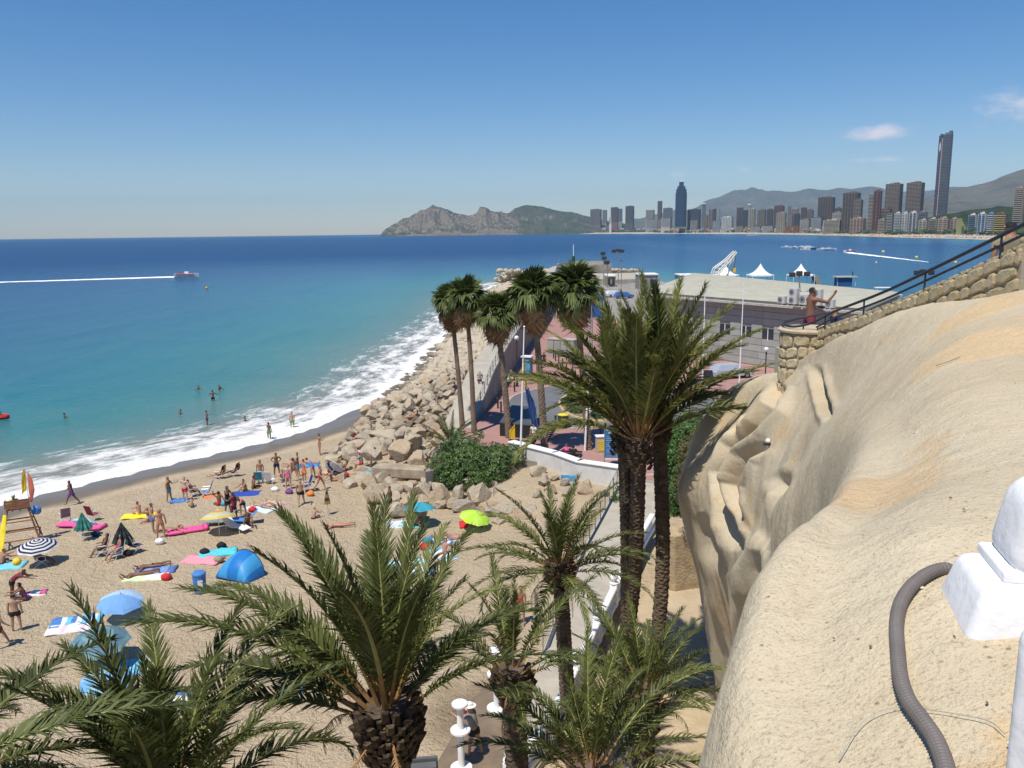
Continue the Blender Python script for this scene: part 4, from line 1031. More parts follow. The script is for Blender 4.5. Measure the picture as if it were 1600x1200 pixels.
T1 = [  # x0 x1 top base distance-factor wall trim style label
 (923, 941, 327, 346, 1.04, 'brown', 'beige', 'grid', 'square brown block, first of the far towers after the hills'),
 (941.5, 949, 328, 345, 1.10, 'beige', 'cream', 'rows', 'slim pale block tucked beside the first square brown block'),
 (955, 967, 324, 343, 1.04, 'red', 'brown', 'grid', 'dark red twin-topped tower in the left group across the bay'),
 (966, 973, 326, 342, 1.12, 'grey', 'grey', 'rows', 'grey tower hidden half behind the dark red twin-topped one'),
 (978, 992, 322, 344, 1.04, 'dark', 'brown', 'grid', 'dark brown tower standing alone left of the pale striped block'),
 (1010, 1024, 328, 342, 1.04, 'beige', 'cream', 'grid', 'low cream-striped block left of the slim brown tower'),
 (1028, 1035.5, 314, 339, 1.05, 'brown', 'brown', 'grid', 'slim brown tower between the cream-striped block and the grey one'),
 (1037, 1052, 325, 342, 1.09, 'grey', 'grey', 'rows', 'broad pale grey block touching the left of the dark blue skyscraper'),
 (1076, 1097, 327, 351, 1.06, 'dark', 'dark', 'grid', 'wide dark block right of the dark blue skyscraper'),
 (1097.5, 1103.5, 319, 350, 1.12, 'grey', 'grey', 'grid', 'thin pale tower with a white cap beside the wide dark block'),
 (1101, 1107, 336, 353, 1.03, 'brown', 'beige', 'grid', 'small brown block at the foot of the thin white-capped tower'),
 (1108, 1116, 327, 353, 1.03, 'pink', 'brown', 'grid', 'pinkish tower with a dark side right of the thin white-capped tower'),
 (1115, 1120, 326, 350, 1.10, 'dark', 'dark', 'grid', 'narrow dark tower glued to the pinkish tower'),
 (1120.5, 1126, 326, 342, 1.2, 'grey', 'white', 'grid', 'narrow pale tower behind the teal block'),
 (1115, 1128, 345, 361, 1.02, 'teal', 'white', 'grid', 'low teal glass block on the far waterfront'),
 (1128.5, 1148, 339, 362, 1.02, 'white', 'white', 'grid', 'pale broad block with white balcony grid on the far waterfront'),
 (1152, 1163, 324, 350, 1.12, 'beige', 'brown', 'rows', 'brownish tower left of the second white-capped tower'),
 (1161, 1170, 328, 352, 1.09, 'dark', 'dark', 'grid', 'near-black tower left of the second white-capped tower'),
 (1169.5, 1174, 320, 345, 1.15, 'grey', 'white', 'grid', 'second thin tower with a white cap'),
 (1172.5, 1182, 326, 353, 1.06, 'cream', 'beige', 'grid', 'cream tower with a pinkish strip right of the second white-capped tower'),
 (1185, 1199, 328, 350, 1.10, 'brown', 'beige', 'grid', 'brown striped tower in the middle of the skyline'),
 (1199.5, 1210, 327, 350, 1.10, 'dark', 'brown', 'grid', 'dark brown tower beside the brown striped tower'),
 (1211.5, 1228, 321, 345, 1.16, 'brown', 'red', 'grid', 'taller reddish block rising behind the beige waterfront tower'),
 (1215, 1231, 332, 362, 1.02, 'beige', 'cream', 'grid', 'beige waterfront tower with balcony columns'),
 (1232, 1237, 322, 350, 1.25, 'grey', 'grey', 'grid', 'faint grey tower behind the reddish block'),
 (1233, 1240, 335, 352, 1.06, 'dark', 'cream', 'rows', 'small dark block with pale balconies right of the beige waterfront tower'),
 (1238, 1250, 326, 348, 1.2, 'pink', 'grey', 'grid', 'pale pinkish tower far back left of the big brown slab'),
 (1242, 1252, 334, 353, 1.06, 'dark', 'dark', 'grid', 'dark squat tower in front of the pale pinkish tower'),
 (1253, 1262, 324, 350, 1.17, 'red', 'brown', 'grid', 'reddish stepped tower left of the big brown slab'),
 (1262, 1273, 328, 352, 1.12, 'dark', 'beige', 'grid', 'dark tower just left of the big brown slab'),
 (1252, 1268, 343, 362, 1.02, 'grey', 'white', 'rows', 'grey low block with white balcony bands on the far waterfront'),
 (1228, 1239, 353.5, 362, 1.01, 'orange', 'orange', 'rows', 'low orange house on the far waterfront, left of two'),
 (1240, 1251, 352.5, 362, 1.01, 'red', 'orange', 'rows', 'low red-roofed house on the far waterfront, right of two'),
 (1150, 1164, 353.5, 362, 1.02, 'beige', 'cream', 'rows', 'low beige row left of the yellowish one on the waterfront'),
 (1165, 1173, 354, 362, 1.02, 'yellow', 'cream', 'rows', 'low yellowish house on the far waterfront'),
 (1174, 1192, 354, 362, 1.02, 'teal', 'white', 'rows', 'long low bluish block on the far waterfront'),
 (1193, 1212, 353, 362, 1.02, 'grey', 'white', 'grid', 'low grey and white block left of the beige waterfront tower'),
 (1270, 1288, 340, 361, 1.04, 'teal', 'white', 'rows', 'blue-grey curved block beside the cream banded block'),
 (1282, 1309, 308, 342, 1.12, 'brown', 'brown', 'grid', 'big brown slab tower, leftmost of the tall group on the right'),
 (1306, 1317, 325, 348, 1.08, 'brown', 'brown', 'grid', 'brown stub tower attached right of the big brown slab'),
 (1303, 1320, 332, 350, 1.05, 'grey', 'white', 'rows', 'pale block low in front of the big brown slab'),
 (1290, 1319, 344, 360, 1.02, 'cream', 'cream', 'rows', 'wide low block with cream balcony bands'),
 (1321, 1349, 301, 352, 1.10, 'brown', 'brown', 'grid', 'massive brown tower second in the tall group'),
 (1336, 1351, 312, 345, 1.05, 'brown', 'beige', 'grid', 'lower brown wing in front of the massive brown tower'),
 (1332, 1357, 341, 361, 1.02, 'pink', 'beige', 'grid', 'pinkish waterfront block below the massive brown tower'),
 (1359, 1368, 305, 361, 1.05, 'brown', 'cream', 'rows', 'cream-striped left half of the slim two-tone tower'),
 (1367.5, 1381, 298, 361, 1.06, 'red', 'red', 'grid', 'dark reddish right half of the slim two-tone tower'),
 (1374, 1398, 327, 350, 1.12, 'red', 'beige', 'rows', 'reddish block behind the white waterfront blocks'),
 (1374, 1387, 343, 361, 1.03, 'beige', 'cream', 'rows', 'beige waterfront block right of the slim two-tone tower'),
 (1387.5, 1399, 335, 360, 1.04, 'teal', 'cream', 'rows', 'grey-green waterfront block left of the white ones'),
 (1388, 1416, 287, 335, 1.30, 'brown', 'beige', 'grid', 'tall brown twin tower, left of the pair near the tallest skyscraper'),
 (1421, 1450, 285, 335, 1.34, 'brown', 'beige', 'grid', 'tall brown twin tower, right of the pair next to the tallest skyscraper'),
 (1399.5, 1410.5, 333, 360, 1.04, 'white', 'white', 'rows', 'first white waterfront block with staggered balconies'),
 (1411.5, 1422, 333, 360, 1.04, 'white', 'white', 'grid', 'second white waterfront block, touching the first'),
 (1423, 1437, 332, 361, 1.04, 'white', 'lilac', 'grid', 'third white waterfront block, chequered with lilac-grey balconies'),  # balconies in a darker lilac-grey than the white wall
 (1437.5, 1452, 331, 350, 1.12, 'lilac', 'lilac', 'rows', 'plain lilac-grey block behind the cream waterfront block'),
 (1438, 1452.5, 344, 361, 1.03, 'cream', 'cream', 'grid', 'cream waterfront block, left of three in a row'),
 (1453.5, 1468, 342, 361, 1.03, 'cream', 'beige', 'rows', 'cream waterfront block, middle of three in a row'),
 (1469, 1487, 341, 361, 1.03, 'pink', 'cream', 'grid', 'salmon waterfront block with cream balconies'),
 (1487.5, 1500, 342, 361, 1.05, 'pink', 'pink', 'none', 'blank pinkish gable right of the salmon block'),
 (1516, 1530, 336, 358, 1.03, 'white', 'teal', 'rows', 'white and pale blue waterfront block'),
 (1531, 1545, 334, 358, 1.03, 'white', 'blue', 'grid', 'white block with blue balcony undersides'),
 (1545.5, 1557, 334, 358, 1.03, 'blue', 'white', 'rows', 'plain blue waterfront block left of the yellow-balconied one'),
 (1557.5, 1580, 334, 357, 1.03, 'brown', 'yellow', 'rows', 'brown waterfront block with yellow balconies'),
 (1589, 1606, 294, 332, 1.22, 'pink', 'cream', 'rows', 'cream-striped tower on the slope at the right edge'),
 (838, 856, 343, 353, 1.06, 'lilac', 'lilac', 'grid', 'broad grey-blue block at the foot of the hill'),
 (868, 884, 343, 352, 1.06, 'dark', 'grey', 'grid', 'dark block left of the plain pinkish one under the hill'),
 (893, 905, 335, 350, 1.10, 'pink', 'pink', 'grid', 'plain pinkish block on the slope under the hill'),
 (904, 918, 338, 350, 1.08, 'grey', 'grey', 'rows', 'grey block on the slope left of the first square brown tower'),
 (789, 815, 347.5, 350.5, 1.02, 'orange', 'orange', 'none', 'long low terracotta building under the headland'),
 (952, 956, 340, 346, 1.0, 'white', 'white', 'none', 'small white house before the dark red tower'),
 (1010, 1032, 343, 351, 1.03, 'grey', 'white', 'rows', 'low pale grey block in front of the slim brown tower'),
 (1034, 1050, 341, 350, 1.03, 'cream', 'white', 'rows', 'low cream block in front of the broad grey one'),
 (1080, 1092, 344, 357, 1.02, 'pink', 'cream', 'rows', 'small salmon block below the wide dark block')]
for (x0, x1, yt, yb, k, w, tr, st, lab) in T1:
    r = bld(x0, x1, yt, yb, ys((x0 + x1) / 2) * k + 150, w, tr, lab, st, top=(x1 - x0) > 9 and yb - yt > 14, yaw=10 if x0 < 1300 else 16)
for lab in ('thin pale tower with a white cap beside the wide dark block', 'second thin tower with a white cap'):
    o = next(o for o in bpy.data.objects if o.get('label') == lab); wv = next(c for c in o.children if c.name.startswith('wall'))
    mz = max(v.co.z for v in wv.data.vertices); mx = max(v.co.x for v in wv.data.vertices)
    MB().box((0, 0, mz + 2.2), (mx * 2.5, mx * 2.3, 4.4)).build('white_cap', M_white, o)
def skyscraper_blue():
    Y = ys(1063) + 160; o = PD(1063.5, 341, Y); root = empty('skyscraper', (o.x, o.y, o.z - 40), -math.atan2(o.x, o.y) + R(8), 'dark blue stepped skyscraper tapering to a point', 'skyscraper')
    g = mat('blue_glass', (.02, .03, .065), .35, .2, .05, spec=.5); s = Y / 1294 * .985
    prev = -40
    for nm, y1, w in (('shaft', 302, 18.4), ('upper_shaft', 297, 16.8), ('shoulder', 292.5, 13), ('neck', 286, 7.6)):
        z0, z1 = prev + (40 if prev < 0 else 0), (341 - y1) * s + 40
        if nm == 'shaft': z0 = 0
        b = MB(); W = w * s * .93; b.lathe([(W / 2 * 1.05, 0), (W / 2 * 1.05, z1 - z0)], 8); b.build(nm, g, root, (0, 0, z0), (0, 0, R(22.5)))
        f = MB()
        for i in range(int((z1 - z0) / 3.4)): f.lathe([(W / 2 * 1.06, 0), (W / 2 * 1.06, .9)], 8, (0, 0, i * 3.4 + 1))
        if f.v: tag(f.build('floor_band', mat('slate_band', (.055, .065, .10), .5), root, (0, 0, z0), (0, 0, R(22.5))), kind='stuff')
        prev = z1
    c = MB(); c.box((0, 0, 0), (5.5 * s, 5.5 * s, 1.3 * s)); c.box((-1.2 * s, 0, 1.4 * s), (.7 * s, .7 * s, 2.6 * s)); c.box((1.4 * s, 0, 1.9 * s), (.7 * s, .7 * s, 3.2 * s), taper=.2); c.build('crown', M_white, root, (0, 0, prev + .6 * s))
skyscraper_blue()
def skyscraper_tall():
    Y = ys(1470) * 1.62; o = PD(1468.5, 338, Y); T = PD(1474, 210, Y); s = Y / 1294 * .90; H = T.z - o.z
    root = empty('skyscraper', (o.x, o.y, o.z - 25), -math.atan2(o.x, o.y) - R(14), 'tallest slab skyscraper, grey with a cream seam and notched top, on the right', 'skyscraper')
    g = mat('tall_grey', (.155, .145, .155), .5, .12, .03); W = 19.5 * s
    H += 25
    b = MB(); b.box((W * .16, 0, H / 2), (W * .62, W * .75, H)); b.build('main_slab', g, root)
    b = MB(); b.box((-W * .34, 0, H * .4925), (W * .26, W * .7, H * .985)); b.build('side_slab', mat('tall_lilac', (.14, .11, .16), .5, .1, .03), root)
    b = MB(); b.box((-W * .18, -W * .30, H * .48), (W * .07, W * .1, H * .96)); b.build('seam', wallmat('cream'), root)
    f = MB()
    for i in range(int(H / 3.6)): f.box((W * .16, -W * .375 - .15, i * 3.6 + 2), (W * .61, .5, 1.1)); f.box((-W * .34, -W * .35 - .15, i * 3.6 + 2), (W * .25, .5, 1.1))
    tag(f.build('window', M_glass, root), kind='stuff')
    c = MB(); c.box((W * .36, 0, H + 3), (W * .2, W * .5, 9)); c.box((W * .08, 0, H + 1.2), (W * .22, W * .5, 4)); c.box((-W * .36, 0, H * .985 + 2), (W * .12, W * .5, 6)); c.build('crown', g, root)
    MB().add([(-W * .36, -W * .37, H - 42), (-W * .29, -W * .37, H - 36), (-W * .31, -W * .37, H - 18), (-W * .37, -W * .37, H - 24), (-W * .36, -W * .36, H - 42), (-W * .29, -W * .36, H - 36), (-W * .31, -W * .36, H - 18), (-W * .37, -W * .36, H - 24)], [(0, 1, 2, 3), (7, 6, 5, 4), (0, 4, 5, 1), (1, 5, 6, 2), (2, 6, 7, 3), (3, 7, 4, 0)]).build('light_opening', M_white, root)
    MB().box((W * -.02, -W * .1, 16), (W * 1.2, W, 12)).build('podium', wallmat('cream'), root)
skyscraper_tall()
# sloping yellow-green gable building
p0 = PD(1501, 360, ys(1506) + 160); p1 = PD(1514, 360, ys(1506) + 160); zt = PD(1503, 341, ys(1506) + 160).z
root = empty('building', (p0.x, p0.y, 0), 0, 'wedge-shaped yellow-green building sloping down to the right', 'building')
MB().add([(0, 0, -5), (p1.x - p0.x, 2, -5), (p1.x - p0.x, 2, 6), (0, 0, zt), (0, 14, -5), (p1.x - p0.x, 16, -5), (p1.x - p0.x, 16, 6), (0, 14, zt)], [(0, 1, 2, 3), (5, 4, 7, 6), (3, 2, 6, 7), (1, 5, 6, 2), (4, 0, 3, 7)]).build('wall', wallmat('green'), root)
b = MB()
for i in range(4): b.box((3, -.2, 5 + i * 4), (4, .5, 1))
tag(b.build('window', M_glass, root), kind='stuff')
# ground of the coast again as lookup, for houses and trees
co = next(o for o in bpy.data.objects if o.name == 'coast'); cv = np.array([v.co[:] for v in co.data.vertices])
def cz(x, y):
    i = np.argmin((cv[:, 0] - x) ** 2 + (cv[:, 1] - y) ** 2); return float(cv[i, 2])
random.seed(5)
hm = []
for k, (w, rf) in enumerate((('white', 'orange'), ('cream', 'red'), ('pink', 'orange'), ('white', 'grey'), ('grey', 'white'))):
    b = MB(); b.box((0, 0, 3), (14, 10, 7)); b.box((3, -1, 8), (8, 8, 3)); b.box((-3, -5.1, 3.4), (5, .3, 1.6), 2); b.box((4, -5.1, 3.4), (3, .3, 1.6), 2); b.box((0, -5.6, 5.6), (12, 1, .7))
    b.add([(-7.6, -5.6, 6.6), (7.6, -5.6, 6.6), (7.6, 5.6, 6.6), (-7.6, 5.6, 6.6), (-4, 0, 9), (4, 0, 9)], [(0, 1, 5, 4), (2, 3, 4, 5), (1, 2, 5), (3, 0, 4)], 1)
    hm.append(b.mesh('house', [wallmat(w), wallmat(rf), M_glass]))
for i in range(120):
    px = random.uniform(775, 1310); d = random.random() ** 1.5; Yh = ys(px) * 1.015 + 150 + d * 420 * (ys(px) / 4000); p = PD(px, 350, Yh)
    s = random.uniform(1.0, 1.9) * (ys(px) / 4200) ** .5
    tag(link('house', random.choice(hm), None, (p.x, p.y, cz(p.x, p.y) + 1), (0, 0, -math.atan2(p.x, p.y) + random.uniform(-.4, .4)), (s, s, s * random.uniform(.8, 1.5))), 'small low house among trees on the far shore, below the tower blocks', 'house', 'low houses along the far shore')
def far_trees():
    b = MB(); v, f = ICO[1]
    for i in range(3600):
        px = random.uniform(770, 1610); d = random.random() ** 1.3; Yh = ys(px) * 1.01 + 150 + d * (520 if px < 1330 else 260)
        p = PD(px, 350, Yh); s = random.uniform(3, 8) * (1.25 if px < 1100 else .85); z = cz(p.x, p.y)
        M = Matrix.Translation((p.x, p.y, z + s * .4)) @ Matrix.Diagonal((s * random.uniform(.8, 1.4), s, s * random.uniform(.6, 1.0), 1))
        b.add([Vector(q) * random.uniform(.75, 1.2) for q in v], f, i % 2, M)
    tag(b.build('trees', [mat('far_pine', (.03, .05, .02), .9, .4, .02), mat('far_tree', (.055, .075, .03), .9, .4, .02)]), kind='stuff')
    b = MB(); kinds = [mat('parasol_%s' % k, c) for k, c in (('white', (.7, .7, .66)), ('straw', (.42, .30, .17)), ('dark', (.12, .09, .08)), ('red', (.45, .1, .08)), ('blue', (.1, .2, .45)))]
    for i in range(2600):
        px = random.uniform(880, 1580); Yh = ys(px); k = random.random(); p = PD(px, 350, Yh); q = p + Vector((.86, .5, 0)) * (6 + 98 * k); z = cz(q.x, q.y)
        s = random.uniform(.7, 1.5); b.box((q.x, q.y, z + .9), (s * 1.6, s * 1.6, 1.2), random.choice((0, 1, 1, 2, 2, 2, 3, 4)), taper=.3)
    tag(b.build('beach_parasols', kinds), kind='stuff')
far_trees()
for i, px in enumerate((1296, 1356, 1388, 1404, 1418, 1432, 1446, 1462, 1486, 1507, 1524, 1541, 1556)):
    q = PD(px, 350, ys(px)) + Vector((.86, .5, 0)) * 114; z = cz(q.x, q.y); w = ys(px) / 1294 * random.uniform(9, 14)
    o = MB().add([(-w / 2, -5, 0), (w / 2, -5, 0), (w / 2, 5, 0), (-w / 2, 5, 0), (-w * .2, 0, 4.5), (w * .15, 0, 4.0)], [(3, 2, 1, 0), (0, 1, 5, 4), (1, 2, 5), (2, 3, 4, 5), (3, 0, 4)]).build('beach_tent', M_white, None, (q.x, q.y, z + .3), (0, 0, -.5))
    tag(o, 'low white awning at the back of the far beach below the waterfront blocks', 'awning', 'white awnings on the far beach')
# ---------------------------------------------------------------- boats, wakes and buoys on the bay
M_hull = mat('white_hull', (.78, .78, .76), .35, .05)
M_foam = mat('foam', (.86, .88, .88), .8, .06, .8)
def boat_mesh(L, w, h, cabin=True, col=M_hull, red=False):
    sec = [(-.5, .42, 1), (-.2, .5, 1), (.15, .46, 1.02), (.38, .26, 1.1), (.5, .02, 1.2)]; vs = []
    for x, y, z in sec:
        vs += [(x * L, -y * w, z * h), (x * L, -y * w * .7, .0), (x * L, 0, -.18 * h), (x * L, y * w * .7, 0), (x * L, y * w, z * h)]
    fs = [(i * 5 + k, (i + 1) * 5 + k, (i + 1) * 5 + k + 1, i * 5 + k + 1) for i in range(4) for k in range(4)] + [(0, 1, 2, 3, 4)] + [(i * 5 + 4, (i + 1) * 5 + 4, (i + 1) * 5, i * 5) for i in range(4)]
    return vs, fs
def boat(loc, rz, L, w, h, label, group=None, cabin='cab', red=None):
    root = empty('boat', loc, rz, label, 'boat', group); vs, fs = boat_mesh(L, w, h)
    MB().add(vs, fs).build('hull', M_hull, root)
    if cabin == 'cab':
        MB().box((-.02 * L, 0, h + .35 * h), (L * .34, w * .6, h * .8), taper=.8).build('cabin', M_hull, root)
        MB().box((-.02 * L, 0, h + .48 * h), (L * .345, w * .57, h * .3), taper=.93).build('window', M_glass, root)
    if cabin == 'canopy':
        for a in (-1, 1):
            for c in (-1, 1): MB().tube([(a * L * .2, c * w * .36, h), (a * L * .2, c * w * .36, h + 1.7)], .04, 5).build('post', M_white, root)
        MB().box((0, 0, h + 1.75), (L * .5, w * .85, .12)).build('canopy', M_white, root)
    if cabin == 'open': MB().box((0, 0, h * 1.2), (L * .15, w * .4, h * .8)).build('console', M_white, root)
    if red: MB().add([(x, y * 1.015, z) for x, y, z in vs if 0], []).box((-.05 * L, 0, h * .9), (L * .75, w * 1.0, h * .22)).build('stripe', mat('red_stripe', (.6, .07, .04)), root)
    return root
p = P(292, 434, 0); boat((p.x, p.y, .4), R(4), 10, 2.8, 1.4, 'red and white speedboat racing right across the left of the bay', None, 'open', True)
def wake(a, b2, w0, w1, label, seed, n=70):
    rnd = random.Random(seed); m = MB(); A = P(*a, 0); B = P(*b2, 0); d = (B - A); dn = Vector((-d.y, d.x, 0)).normalized(); vs = []
    for i in range(n + 1):
        t = i / n; c = A + d * t; w = (w0 + (w1 - w0) * t) * (.75 + .5 * rnd.random()); o = dn * rnd.uniform(-.15, .15) * w0
        h = max(.02, .35 * (1 - t)) + .2
        vs += [c + o - dn * w / 2 + Vector((0, 0, .1)), c + o + Vector((0, 0, h)), c + o + dn * w / 2 + Vector((0, 0, .1))]
    m.add(vs, [(i * 3 + k, i * 3 + k + 1, i * 3 + k + 4, i * 3 + k + 3) for i in range(n) for k in (0, 1)])
    tag(m.build('boat_wake', M_foam), kind='stuff')
wake((306, 432.5), (-60, 443), 4.5, 9, '', 1); wake((1326, 395), (1380, 401.5), 6, 5, '', 2, 30); wake((1380, 401.5), (1452, 410), 3, .7, '', 3, 30); wake((1167, 367.6), (1186, 367.4), 9, 9, '', 5, 12)
p = P(1328, 394.6, 0); boat((p.x, p.y, .3), R(175), 9, 3, 1.3, 'small motorboat pulling a white wake on the right of the bay', None, 'open', True)
for px, py, L, lab in ((1229, 387.5, 10, 'leftmost moored boat of the row in the bay'), (1242, 388, 9, 'second moored boat from the left in the bay'), (1253, 388, 10, 'third moored boat from the left in the bay'), (1263, 388, 11, 'moored boat just left of the dark raft'),
                       (1270, 389.5, 20, None), (1286, 391, 10, 'moored boat second from the right of the row'), (1295, 391, 12, 'rightmost moored boat of the row in the bay'), (1258, 391, 8, 'moored boat in front of the others in the row')):
    p = P(px, py, 0)
    if lab is None:
        r = empty('raft', (p.x, p.y, 0), .1, 'dark flat raft in the middle of the moored boats', 'raft'); MB().box((0, 0, .7), (18, 5, 1.2)).build('deck', M_glass, r); MB().box((-5, 0, 2), (6, 4, 1.6)).build('cabin', M_hull, r)
    else: boat((p.x, p.y, .1), R(random.uniform(-25, 25)), L, L * .3, 1.3, lab, 'boats moored in a row in the bay', 'cab' if L > 9 else 'open')
for px, py, c, lab in ((323, 451, 'orange', 'yellow-orange buoy below the speedboat'), (1380, 394.5, 'yellow', 'yellowish buoy above the right wake'), (1432, 403, 'yellow', 'small pale buoy at the end of the right wake'), (1493, 411, 'yellow', 'buoy nearest the handrail on the right')):
    p = P(px, py, 0); s = p.y / 1294 * 3.2
    root = empty('buoy', (p.x, p.y, 0), 0, lab, 'buoy'); MB().lathe([(.2, -.5), (.75, -.2), (1.0, .3), (.75, .9), (.3, 1.25), (.05, 1.35)], 12).build('float', mat('buoy_' + c, (.55, .30, .04) if c == 'orange' else (.6, .5, .12), .5), root, scl=(s * .8,) * 3)
    MB().tube([(0, 0, 1.2 * s * .8), (0, 0, 1.7 * s * .8)], .12 * s, 6).build('ring', M_glass, root)
# ---------------------------------------------------------------- people
BONES = [('pel', 'sp'), ('sp', 'ch'), ('ch', 'nk'), ('nk', 'hd'), ('hd', 'tp')] + [(a + s, b + s) if a != 'ch' and a != 'pel' else (a, b + s) for s in 'LR' for a, b in
         (('ch', 'sh'), ('sh', 'el'), ('el', 'wr'), ('wr', 'ha'), ('pel', 'hi'), ('hi', 'kn'), ('kn', 'an'), ('an', 'to'))]
RAD = dict(pel=.125, sp=.112, ch=.135, nk=.056, hd=.092, tp=.062, sh=.062, el=.043, wr=.029, ha=.030, hi=.092, kn=.058, an=.038, to=.032)
def fk(hip=.92, lean=0, head=0, legs=((0, 4, 0), (0, 4, 0)), arms=((0, 8, 10), (0, 8, 10)), twist=0):
    """legs: (thigh forward, spread, knee bend); arms: (forward, spread, elbow bend) in degrees; faces +y"""
    J = {}
    def d(a, ab=0, sd=1):
        return Vector((sd * math.sin(R(ab)), math.sin(R(a)) * math.cos(R(ab)), -math.cos(R(a)) * math.cos(R(ab))))
    up = lambda a: Vector((0, math.sin(R(a)), math.cos(R(a))))
    J['pel'] = Vector((0, 0, hip)); J['sp'] = J['pel'] + up(lean * .7) * .19; J['ch'] = J['sp'] + up(lean) * .2
    J['nk'] = J['ch'] + up(lean) * .17; J['hd'] = J['nk'] + up(lean * .4 + head) * .12; J['tp'] = J['hd'] + up(lean * .3 + head) * .095
    for s, sd, lg, am in (('L', -1, legs[0], arms[0]), ('R', 1, legs[1], arms[1])):
        J['hi' + s] = J['pel'] + Vector((sd * .09, 0, -.03)); J['kn' + s] = J['hi' + s] + d(lg[0], lg[1], sd) * .41
        a = lg[0] - lg[2]; J['an' + s] = J['kn' + s] + d(a, lg[1] * .5, sd) * .41
        J['to' + s] = J['an' + s] + (d(a + 80, 0, sd) * .15 + Vector((sd * .02, 0, 0)))
        J['sh' + s] = J['ch'] + up(lean) * .09 + Vector((sd * .165, 0, 0)); J['el' + s] = J['sh' + s] + d(am[0] - lean * .0, am[1], sd) * .28
        e = am[0] + am[2]; ab = am[1] * (am[3] if len(am) > 3 else .4); J['wr' + s] = J['el' + s] + d(e, ab, sd) * .25; J['ha' + s] = J['wr' + s] + d(e + 6, ab, sd) * .075
    return J
POSES = dict(
 stand=dict(), stand2=dict(legs=((4, 6, 0), (-4, 6, 3)), arms=((30, 12, 80), (-10, 14, 25))), hips=dict(legs=((3, 8, 0), (-2, 6, 0)), arms=((-28, 38, 95, -.9), (-28, 38, 95, -.9))),
 walk=dict(hip=.90, lean=5, legs=((26, 3, 8), (-22, 3, 16)), arms=((-24, 8, 12), (24, 8, 28))), walk2=dict(hip=.90, lean=3, legs=((-20, 3, 22), (22, 3, 5)), arms=((20, 10, 40), (-18, 8, 10))),
 cross=dict(legs=((2, 5, 0), (-3, 5, 0)), arms=((22, 14, 95, -1.2), (22, 14, 95, -1.2))), bend=dict(lean=62, head=10, legs=((-6, 7, 0), (-2, 7, 5)), arms=((62, 6, 10), (70, 6, 5))),
 point=dict(arms=((95, 18, 20), (10, 10, 20)), legs=((4, 5, 0), (-6, 5, 5))), wade=dict(legs=((12, 5, 12), (-10, 5, 8)), arms=((38, 42, 25), (38, 42, 25))),
 sit_ground=dict(hip=.14, lean=18, legs=((112, 10, 108), (104, 14, 96)), arms=((58, 10, 30), (52, 10, 30))), sit_flat=dict(hip=.13, lean=-18, legs=((88, 8, 4), (100, 12, 30)), arms=((-52, 12, 0), (-48, 16, 0))),
 sit_side=dict(hip=.13, lean=6, legs=((95, 14, 60), (80, 24, 95)), arms=((100, 20, 110), (-20, 22, 0))), sit_chair=dict(hip=.30, lean=-24, legs=((82, 8, 52), (80, 10, 50)), arms=((30, 14, 55), (30, 14, 50))),
 sit_block=dict(hip=.48, lean=16, legs=((82, 10, 78), (80, 8, 70)), arms=((35, 8, 50), (40, 8, 48))), recline=dict(hip=.24, lean=-56, head=25, legs=((86, 8, 22), (84, 8, 16)), arms=((20, 12, 70), (24, 12, 65))),
 prone=dict(legs=((-2, 5, 3), (0, 7, 6)), arms=((150, 26, 70, -1.0), (150, 30, 75, -1.0)), head=20), supine=dict(legs=((0, 6, 0), (2, 8, 4)), arms=((0, 16, 6), (0, 18, 8))),
 supine_knees=dict(legs=((44, 6, 84), (30, 8, 62)), arms=((0, 22, 10), (165, 30, 70, -.6))), lean_rail=dict(lean=14, legs=((0, 6, 0), (-6, 6, 10)), arms=((46, 8, 70), (95, 12, 60))), talk=dict(lean=4, arms=((30, 10, 40), (70, 20, 75)), legs=((2, 6, 0), (-4, 6, 2))),
 carry=dict(lean=3, legs=((16, 4, 8), (-14, 4, 12)), arms=((12, 16, 85), (0, 10, 20))), shower=dict(lean=14, legs=((10, 6, 6), (-8, 6, 4)), arms=((60, 14, 60), (66, 14, 50))))
LYING = {'prone': (-90, .13), 'supine': (90, .12), 'supine_knees': (90, .12)}
PB = {}
def hands(b, J):
    for s, sd in (('L', -1), ('R', 1)):
        w, h = J['wr' + s], J['ha' + s]; t = (h - w).normalized(); sdv = t.cross(Vector((0, 1, .3))).normalized(); n = t.cross(sdv)
        for i, (o, l) in enumerate(((-.027, .055), (-.009, .066), (.009, .062), (.026, .05))):
            a = h + sdv * o - t * .01; m1 = a + t * l * .6 + n * .006; e = a + t * l + n * .022
            b.tube([a, m1, e], [.0095, .009, .0065], 5)
        a = w + t * .02 + sdv * .02 * sd; b.tube([a, a + t * .03 + sdv * .03 * sd, a + t * .062 + sdv * .034 * sd], [.012, .011, .008], 5)
